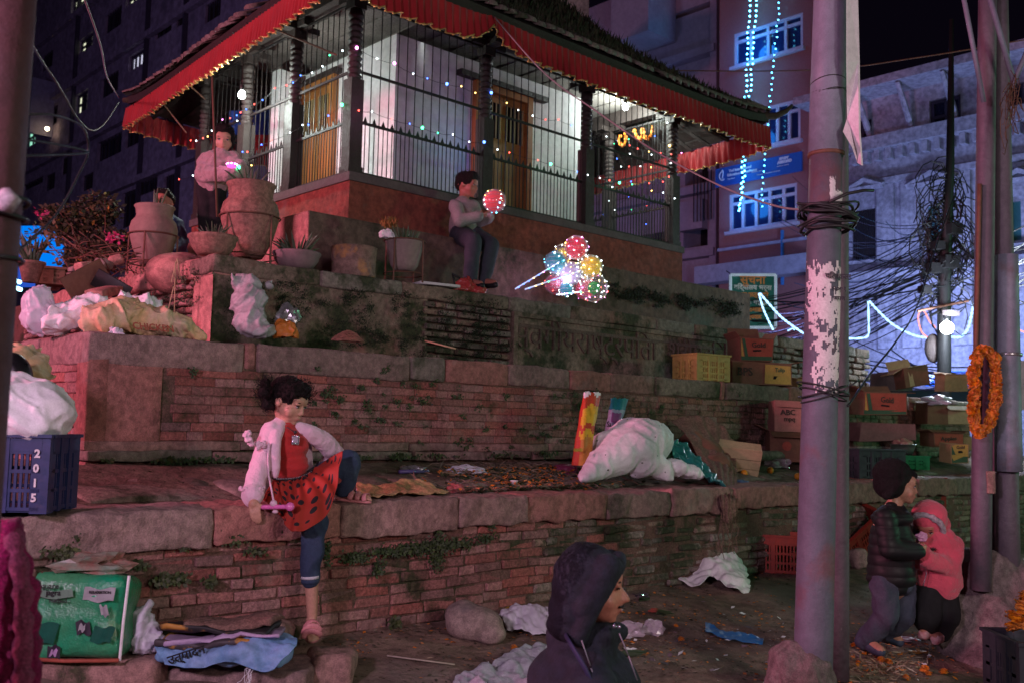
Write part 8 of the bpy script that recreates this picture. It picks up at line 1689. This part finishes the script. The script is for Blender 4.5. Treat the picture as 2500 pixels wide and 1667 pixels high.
for s in (-1, 1): m.chain([P(0, .34, .38), P(s * .22, .32, .28), P(s * .37, .21, .06), P(s * .40, .10, -.16), P(s * .40, -.03, -.38), P(s * .36, -.12, -.60)], [.018, .018, .017, .017, .019, .024]); m.chain([P(s * .3, .2, .3), P(s * .36, .1, .05), P(s * .36, -.05, -.2)], [.035, .035, .035]); cloth('hood', m, .0065, mh, hm, (.007, (9, 6, 13)), (.003, 9), 5)
m = MB(); m.ell(d(1420, 1600, 2.93), (.10, .16, .055)); m.ell(d(1425, 1665, 2.95), (.158, .215, .11)); m.ell(d(1425, 1760, 2.95), (.165, .20, .14)); m.ell(d(1418, 1880, 2.95), (.17, .18, .17)); m.ell(d(1412, 1990, 2.97), (.19, .18, .12)); m.chain([d(1400, 1565, 2.94), d(1450, 1575, 2.9)], [.075, .072])
m.chain([d(1425, 1550, 2.86), d(1475, 1552, 2.86), d(1510, 1540, 2.92), d(1475, 1552, 3.0), d(1420, 1550, 3.0)], [.032] * 5)
for s in (-1, 1): sh = d(1425, 1645, 2.95) + V3((.0, s * .18, 0)); el = sh + V3((.05, s * .05, -.26)); m.chain([sh, el, el + V3((.20, -s * .05, .02))], [.075, .062, .05])
cloth('jacket', m, .009, mh, hm, (.010, (7, 5, 6)), (.006, 6), 5)
m = MB(); m.chain([V3((pl_.x, pl_.y, Z0 + .2)), V3((pl_.x + .02, pl_.y, Z0 + .2))], [.17, .17])
for s in (-1, 1): hp = V3((pl_.x, pl_.y + s * .09, Z0 + .18)); kn = hp + V3((.36, s * .06, .16)); an = V3((kn.x + .04, kn.y, Z0 + .12)); m.chain([hp, kn, an], [.10, .08, .06])
cloth('trousers', m, .012, mat('dark_trousers', (.03, .03, .035), .8), hm, (.008, (9, 9, 7)))
for (x0, y0, x1, y1, Y) in ((1420, 1562, 1443, 1630, 2.76), (1443, 1630, 1458, 1668, 2.735), (1512, 1545, 1535, 1600, 2.80), (1535, 1600, 1556, 1660, 2.77)):
    m = MB(); m.smooth = True; m.tube([d(x0, y0, Y), d(x1, y1, Y)], .0017, 6); part('drawstring', m, mat('drawstring', (.22, .21, .25), .6), hm, True)
m = MB(); m.smooth = True; m.ell(d(1500, 1528, 2.815), .006); m.ell(d(1511, 1529, 2.82), .005); part('zip_pull', m, mat('silver_pendant', (.8, .7, .85), .12), hm, True)
m = MB(); m.smooth = True; m.tube([d(1378, 1545, 2.84), d(1398, 1580, 2.755), d(1428, 1630, 2.73), d(1460, 1700, 2.72)], .010, 6, flat=.4); part('bag_strap', m, mat('navy_strap', (.015, .02, .06), .7), hm, True)
m = rbox(.34, .3, .09, .02, (2, 2, 1)); o = single('low_stool', m, MT['wood_dark'], 'low wooden stool under the hooded man', 'stool'); o.location = V3((pl_.x, pl_.y, Z0 + .05))
# ---------------------------------------------------------------- boy with the balloon on the ledge
msh = mat('grey_shirt', (.34, .33, .32), .8, ns=12, nm=.3, bump=.2, bs=80); mtr = mat('dark_jeans', (.055, .065, .085), .85, ns=9, nm=.5)
b_ = lambda x, y, w: onw(x, y, W4 + w); m = MB(); P, R3 = head(m, b_(1141, 453, .08), (.93, -.33, -.1), .225, neck=b_(1133, 492, .08))
m.chain([b_(1130, 500, .08), b_(1130, 530, .08), b_(1128, 572, .1)], [.07, .10, .11]); J = {}
arms = (((1112, 503, .0), (1122, 540, -.12), (1168, 530, -.2)), ((1155, 505, .15), (1170, 540, .0), (1196, 532, -.12)))
for a in arms: m.chain([b_(*q) for q in a], [.042, .036, .028])
hand(m, b_(1170, 529, -.2), (1, 0, .3), (.2, .6, .6), .9, .7, 1); hand(m, b_(1198, 530, -.12), (.4, 0, 1), (.5, .5, 0), .9, .7, 1)
legs = (((1122, 572, .08), (1155, 590, -.30), (1148, 690, -.36)), ((1148, 572, .12), (1198, 600, -.28), (1182, 688, -.34)))
for a in legs: m.chain([b_(*q) for q in a], [.08, .055, .035]); q_ = b_(*a[2]); m.chain([q_ - ZZ * .0, q_ + V3((.09, -.08, -.02))], [.035, .026])
bp = body('teenage boy in grey shirt sitting on the ledge holding a red balloon', m, .009, MT['skin_dark']); faceparts(bp, P, R3, .225)
hairball(bp, [(P(0, -.10, .24), (.085, .10, .075), R3), (P(0, .18, .42), (.075, .05, .035), R3), (P(0, .20, .28), (.080, .045, .04), R3), (P(-.26, -.05, .16), (.035, .075, .055), R3), (P(.26, -.05, .16), (.035, .075, .055), R3), (P(0, -.28, .05), (.07, .06, .07), R3)], .008, 60, 4, .02)
m = MB(); m.chain([b_(1128, 503, .08), b_(1129, 535, .08), b_(1130, 565, .09)], [.085, .115, .125]); m.ell(b_(1132, 503, .08), (.13, .11, .05))
for a in arms: m.chain([b_(*q) for q in a], [.058, .052, .044])
cloth('shirt', m, .010, msh, bp, (.009, (9, 9, 7)))
m = MB(); m.ell(b_(1135, 578, .08), (.14, .13, .08))
for a in legs: m.chain([b_(*q) for q in a], [.095, .072, .052])
cloth('trousers', m, .011, mtr, bp, (.008, (9, 9, 7)))
for a in legs: q_ = b_(*a[2]); m = MB(); m.chain([q_ + V3((-.02, .02, -.035)), q_ + V3((.1, -.09, -.04))], [.03, .028]); cloth('shoe', m, .008, MT['cable'], bp)
# ---------------------------------------------------------------- girl in the fluffy sweater on the upper terrace
Yg = 7.55; s_ = lambda x, y, Y=0: D(x, y, Yg + Y); m = MB(); P, R3 = head(m, s_(546, 341), (.22, -.93, -.28), .205, neck=s_(541, 382)); zf = Z3 + .01
m.chain([s_(540, 385), s_(530, 410), s_(522, 445)], [.06, .09, .09]); ar = (((505, 395, 0), (497, 428, -.10), (555, 425, -.22)), ((565, 390, 0), (585, 415, -.08), (572, 420, -.2)))
for a in ar: m.chain([s_(*q) for q in a], [.035, .03, .024])
hand(m, s_(556, 424, -.22), (.9, -.2, .3), (0, .5, .8), .75, .8, 1); hand(m, s_(573, 418, -.21), (-.5, -.3, .5), (0, .5, .8), .75, .8, -1)
for x in (506, 528): a = s_(x, 450); k = s_(x + 2, 560); f_ = V3((k.x, k.y, zf + .04)); m.chain([a, k, f_], [.06, .045, .03]); m.chain([f_, f_ + V3((.02, -.10, -.01))], [.03, .022])
sp = body('small girl in a fluffy pink sweater standing behind the urn with a glowing toy', m, .007, MT['skin']); faceparts(sp, P, R3, .205)
hairball(sp, [(P(0, -.10, .22), (.078, .092, .078), R3), (P(0, .17, .42), (.068, .04, .030), R3), (P(-.31, .0, .05), (.022, .05, .08), R3), (P(.31, .0, .05), (.022, .05, .08), R3), (P(0, -.3, 0), (.06, .05, .08), R3)], .007)
m = MB(); m.chain([s_(537, 390), s_(530, 410), s_(524, 437)], [.085, .125, .13]); m.ell(s_(535, 385), (.12, .1, .04))
for a in ar: m.chain([s_(*q) for q in a], [.060, .062, .048])
cloth('fluffy_sweater', m, .009, mat('fluffy_fleece', (.55, .33, .34), .95, ns=20, col2=(.40, .24, .25), sheen=.6, bump=1, bs=90), sp, (.010, (14, 14, 10)), (.012, 28))
m = MB(); m.ell(s_(521, 452), (.10, .085, .06))
for x in (504, 529): a = s_(x, 455); k = s_(x + 2, 560); f_ = V3((k.x, k.y, zf + .06)); m.chain([a, k, f_], [.075, .062, .05])
cloth('black_trousers', m, .010, mat('black_cotton', (.012, .012, .014), .9, bump=.2), sp, (.006, (9, 9, 7)))
c = s_(566, 405, -.27); t = thing('glowing_toy', 'pink and cyan glowing toy ring in the standing girl hands', 'toy', c); m = MB(); m.smooth = True; m.lathe([(.01, -.02), (.035, -.012), (.04, .005), (.03, .018), (.01, .02)], n=14); part('body', m, mat('toy_pink_glow', (.7, .1, .5), .3, nm=0, emis=(1, .15, .7), es=1.2), t)
for k in range(9): blob_bulb(t, c + V3((.036 * cos(k * .7), .036 * sin(k * .7), .008)), 'p', .006, 22)
blob_bulb(t, s_(582, 409, -.25), 'g', .014, 12); lamp('POINT', 'toy_glow', c + V3((0, -.05, .08)), (1, .45, .75), .35, .03)
# ---------------------------------------------------------------- man behind the far urn
n_ = lambda x, y, Y=0: D(x, y, 8.3 + Y); m = MB(); P, R3 = head(m, n_(397, 497), (-.15, -.9, .25), .215, child=False, neck=n_(402, 535)); m.chain([n_(403, 540), n_(405, 580), n_(405, 640)], [.07, .13, .14]); m.chain([n_(390, 640), n_(375, 660, -.35), n_(375, 720, -.35)], [.08, .06, .045]); m.chain([n_(415, 640), n_(410, 660, -.35), n_(408, 720, -.35)], [.08, .06, .045])
np_ = body('seated man in a dark blue jacket half hidden behind the farther urn, looking up', m, .010, MT['skin_dark']); faceparts(np_, P, R3, .215); hairball(np_, [(P(0, -.10, .24), (.083, .10, .07), R3), (P(0, .18, .42), (.07, .04, .03), R3)], .009)
m = MB(); m.chain([n_(404, 545), n_(408, 570), n_(408, 630)], [.10, .15, .16]); m.ell(n_(404, 545), (.15, .12, .06)); m.chain([n_(430, 550), n_(440, 590), n_(415, 620, -.2)], [.06, .06, .05]); cloth('jacket', m, .012, mat('navy_jacket', (.025, .04, .13), .7, bump=.3), np_, (.012, (8, 8, 7)))
# ---------------------------------------------------------------- boy in the woolly hat and padded jacket
k_ = lambda x, y, Y=0: D(x, y, 5.6 + Y); px5 = 5.6 / 2431; m = MB(); P, R3 = head(m, k_(2197, 1184), (.97, -.2, -.06), .205, neck=k_(2185, 1235))
m.chain([k_(2180, 1240), k_(2175, 1290), k_(2175, 1420)], [.05, .10, .10]); ar = (((2160, 1265, -.10), (2172, 1340, -.15), (2240, 1345, -.12)), ((2195, 1265, .12), (2205, 1335, .14), (2246, 1350, .05)))
for a in ar: m.chain([k_(*q) for q in a], [.04, .034, .024])
hand(m, k_(2238, 1346, -.12), (.9, .2, .25), (0, .9, .2), .8, .5, 1); hand(m, k_(2246, 1350, .05), (.9, 0, .2), (0, -.9, .2), .8, .5, -1)
lg = (((2158, 1430, -.05), (2165, 1505, -.08), (2112, 1562, .0), (2150, 1586, -.10)), ((2200, 1430, .06), (2205, 1500, .0), (2165, 1545, .12), (2195, 1562, .05)))
for a in lg: m.chain([k_(*q) for q in a[:3]], [.065, .05, .032]); m.chain([k_(*a[2]), k_(*a[3])], [.032, .026])
kp = body('boy in a black woolly hat and black padded jacket walking beside the toddler', m, .0075, MT['skin']); faceparts(kp, P, R3, .205)
m = MB(); m.ell(k_(2178, 1155), (.105, .098, .085)); m.ell(k_(2172, 1180), (.088, .092, .085)); m.chain([k_(2226, 1160), k_(2195, 1180, -.085), k_(2165, 1210, -.06)], [.030, .022, .022]); m.chain([k_(2226, 1160), k_(2195, 1180, .085), k_(2165, 1210, .06)], [.030, .022, .022]); cloth('woolly_hat', m, .007, mat('black_wool', (.010, .010, .012), .95, bump=1, bs=120), kp, (.003, (60, 60, 4)))
mbj = mat('black_padded_nylon', (.012, .014, .017), .6, ns=12, spec=.35); m = MB(); m.chain([k_(2178, 1262), k_(2176, 1310), k_(2176, 1405)], [.085, .118, .128]); m.ell(k_(2176, 1412), (.136, .125, .045)); m.ell(k_(2178, 1262), (.115, .13, .05)); m.chain([k_(2170, 1235, -.04), k_(2200, 1238, 0), k_(2170, 1235, .04)], [.03] * 3)
for a in ar: m.chain([k_(*q) for q in a], [.062, .058, .046])
cloth('padded_jacket', m, .0065, mbj, kp, None, (.004, 12), 50, fn=lambda c: .0065 * (abs(sin(c.z * pi / .055)) ** .6 - .6))
m = MB(); m.ell(k_(2180, 1430), (.105, .10, .05))
for a in lg: m.chain([k_(*q) for q in a[:3]], [.075, .062, .052])
cloth('jeans', m, .008, mat('faded_denim', (.05, .06, .10), .8, ns=10, col2=(.10, .11, .16), nm=.4, bump=.3, bs=150), kp, (.008, (14, 14, 9)))
for a in lg: q0, q1 = k_(*a[2]), k_(*a[3]); m = MB(); m.chain([q0 - ZZ * .01, q0.lerp(q1, .6) - ZZ * .012, q1 - ZZ * .01], [.036, .032, .028]); cloth('shoe', m, .006, mat('blue_shoe', (.07, .10, .17), .6), kp)
# ---------------------------------------------------------------- toddler in the pink hooded coat
k_ = lambda x, y, Y=0: D(x, y, 5.72 + Y); m = MB(); hf = (-.55, -.62, -.50); P, R3 = head(m, k_(2268, 1283), hf, .185, neck=k_(2283, 1315))
m.chain([k_(2288, 1325), k_(2288, 1400)], [.08, .10]); ar = (((2325, 1330, 0), (2322, 1385, -.08), (2262, 1365, -.16)), ((2262, 1325, 0), (2252, 1365, -.06), (2248, 1345, -.14)))
for a in ar: m.chain([k_(*q) for q in a], [.035, .032, .024])
hand(m, k_(2262, 1362, -.17), (-.5, 0, .8), (-.5, .5, 0), .62, .7, -1); hand(m, k_(2248, 1345, -.15), (.1, 0, 1), (.5, .5, 0), .62, .7, 1)
lg = (((2268, 1440, -.02), (2262, 1500, -.05), (2270, 1538, 0), (2254, 1544, -.07)), ((2300, 1440, .02), (2305, 1500, -.03), (2298, 1545, 0), (2284, 1556, -.08)))
for a in lg: m.chain([k_(*q) for q in a[:3]], [.055, .045, .03]); m.chain([k_(*a[2]), k_(*a[3])], [.03, .025])
tpn = body('toddler in a bright pink hooded coat and black trousers eating from its hands', m, .0075, MT['skin_dark']); faceparts(tpn, P, R3, .185)
mpk = mat('pink_coat', (.78, .10, .16), .9, ns=16, col2=(.66, .07, .12), sheen=.4, bump=.6, bs=110); m = MB(); m.ell(P(0, -.17, .20), (.098, .098, .098), R3); m.ell(P(0, -.36, -.10), (.092, .07, .10), R3); m.ell(k_(2302, 1310), (.07, .08, .05))
cloth('hood', m, .0075, mpk, tpn, (.004, (9, 9, 9)), (.004, 14))
m = MB(); m.smooth = True; q_ = [P(cos(a) * .46, .22 - .16 * (1 - sin(a)) * .5, .05 + sin(a) * .50) for a in [-.9 + k * (pi + 1.8) / 26 for k in range(27)]]; m.tube(q_, .017, 8); me = m.mesh('fur_trim')
for v in me.vertices: v.co += v.normal * .008 * mnoise.noise(v.co * 120)
put('fur_trim', me, mat('white_fur', (.66, .60, .66), .95, bump=1, bs=160), tpn, True)
m = MB(); m.chain([k_(2290, 1328), k_(2288, 1370), k_(2290, 1418)], [.095, .115, .122]); m.ell(k_(2292, 1325), (.115, .10, .05)); m.ell(k_(2290, 1425), (.128, .118, .035))
for a in ar: m.chain([k_(*q) for q in a], [.058, .055, .042])
cloth('coat', m, .008, mpk, tpn, (.009, (11, 11, 8)), (.005, 14))
m = MB(); m.ell(k_(2285, 1445), (.105, .10, .06))
for a in lg: m.chain([k_(*q) for q in a[:3]], [.078, .085, .050])
cloth('black_trousers', m, .008, mat('black_cotton', (.012, .012, .014), .9, bump=.2), tpn, (.006, (12, 12, 8)))
for a in lg: q0, q1 = k_(*a[2]), k_(*a[3]); m = MB(); m.chain([q0 - ZZ * .01, q1 - ZZ * .01], [.034, .030]); cloth('shoe', m, .006, mat('pink_shoe', (.55, .2, .22), .6, ns=40, col2=(.7, .5, .5), nm=.8), tpn, None, (.004, 50))
m = MB(); m.smooth = True; m.tube([k_(2258, 1372, -.128), k_(2262, 1400, -.130), k_(2254, 1430, -.124)], .0025, 5); part('zip', m, mat('silver_pendant', (.8, .7, .85), .12), tpn, True)
m = MB(); c = k_(2278, 1340, -.135)
for k in range(5): a = k * pi / 5; m.tube([c + V3((cos(a) * .02, 0, sin(a) * .014)), c - V3((cos(a) * .02, 0, sin(a) * .014))], .0022, 4)
part('star_badge', m, MT['cable'], tpn, True)
crumple('snack_packet', 'small pink white packet at the toddler mouth', k_(2251, 1318, -.16), (.032, .02, .03), mat('snack_packet', (.7, .35, .55), .3), 'packet', seed=31)
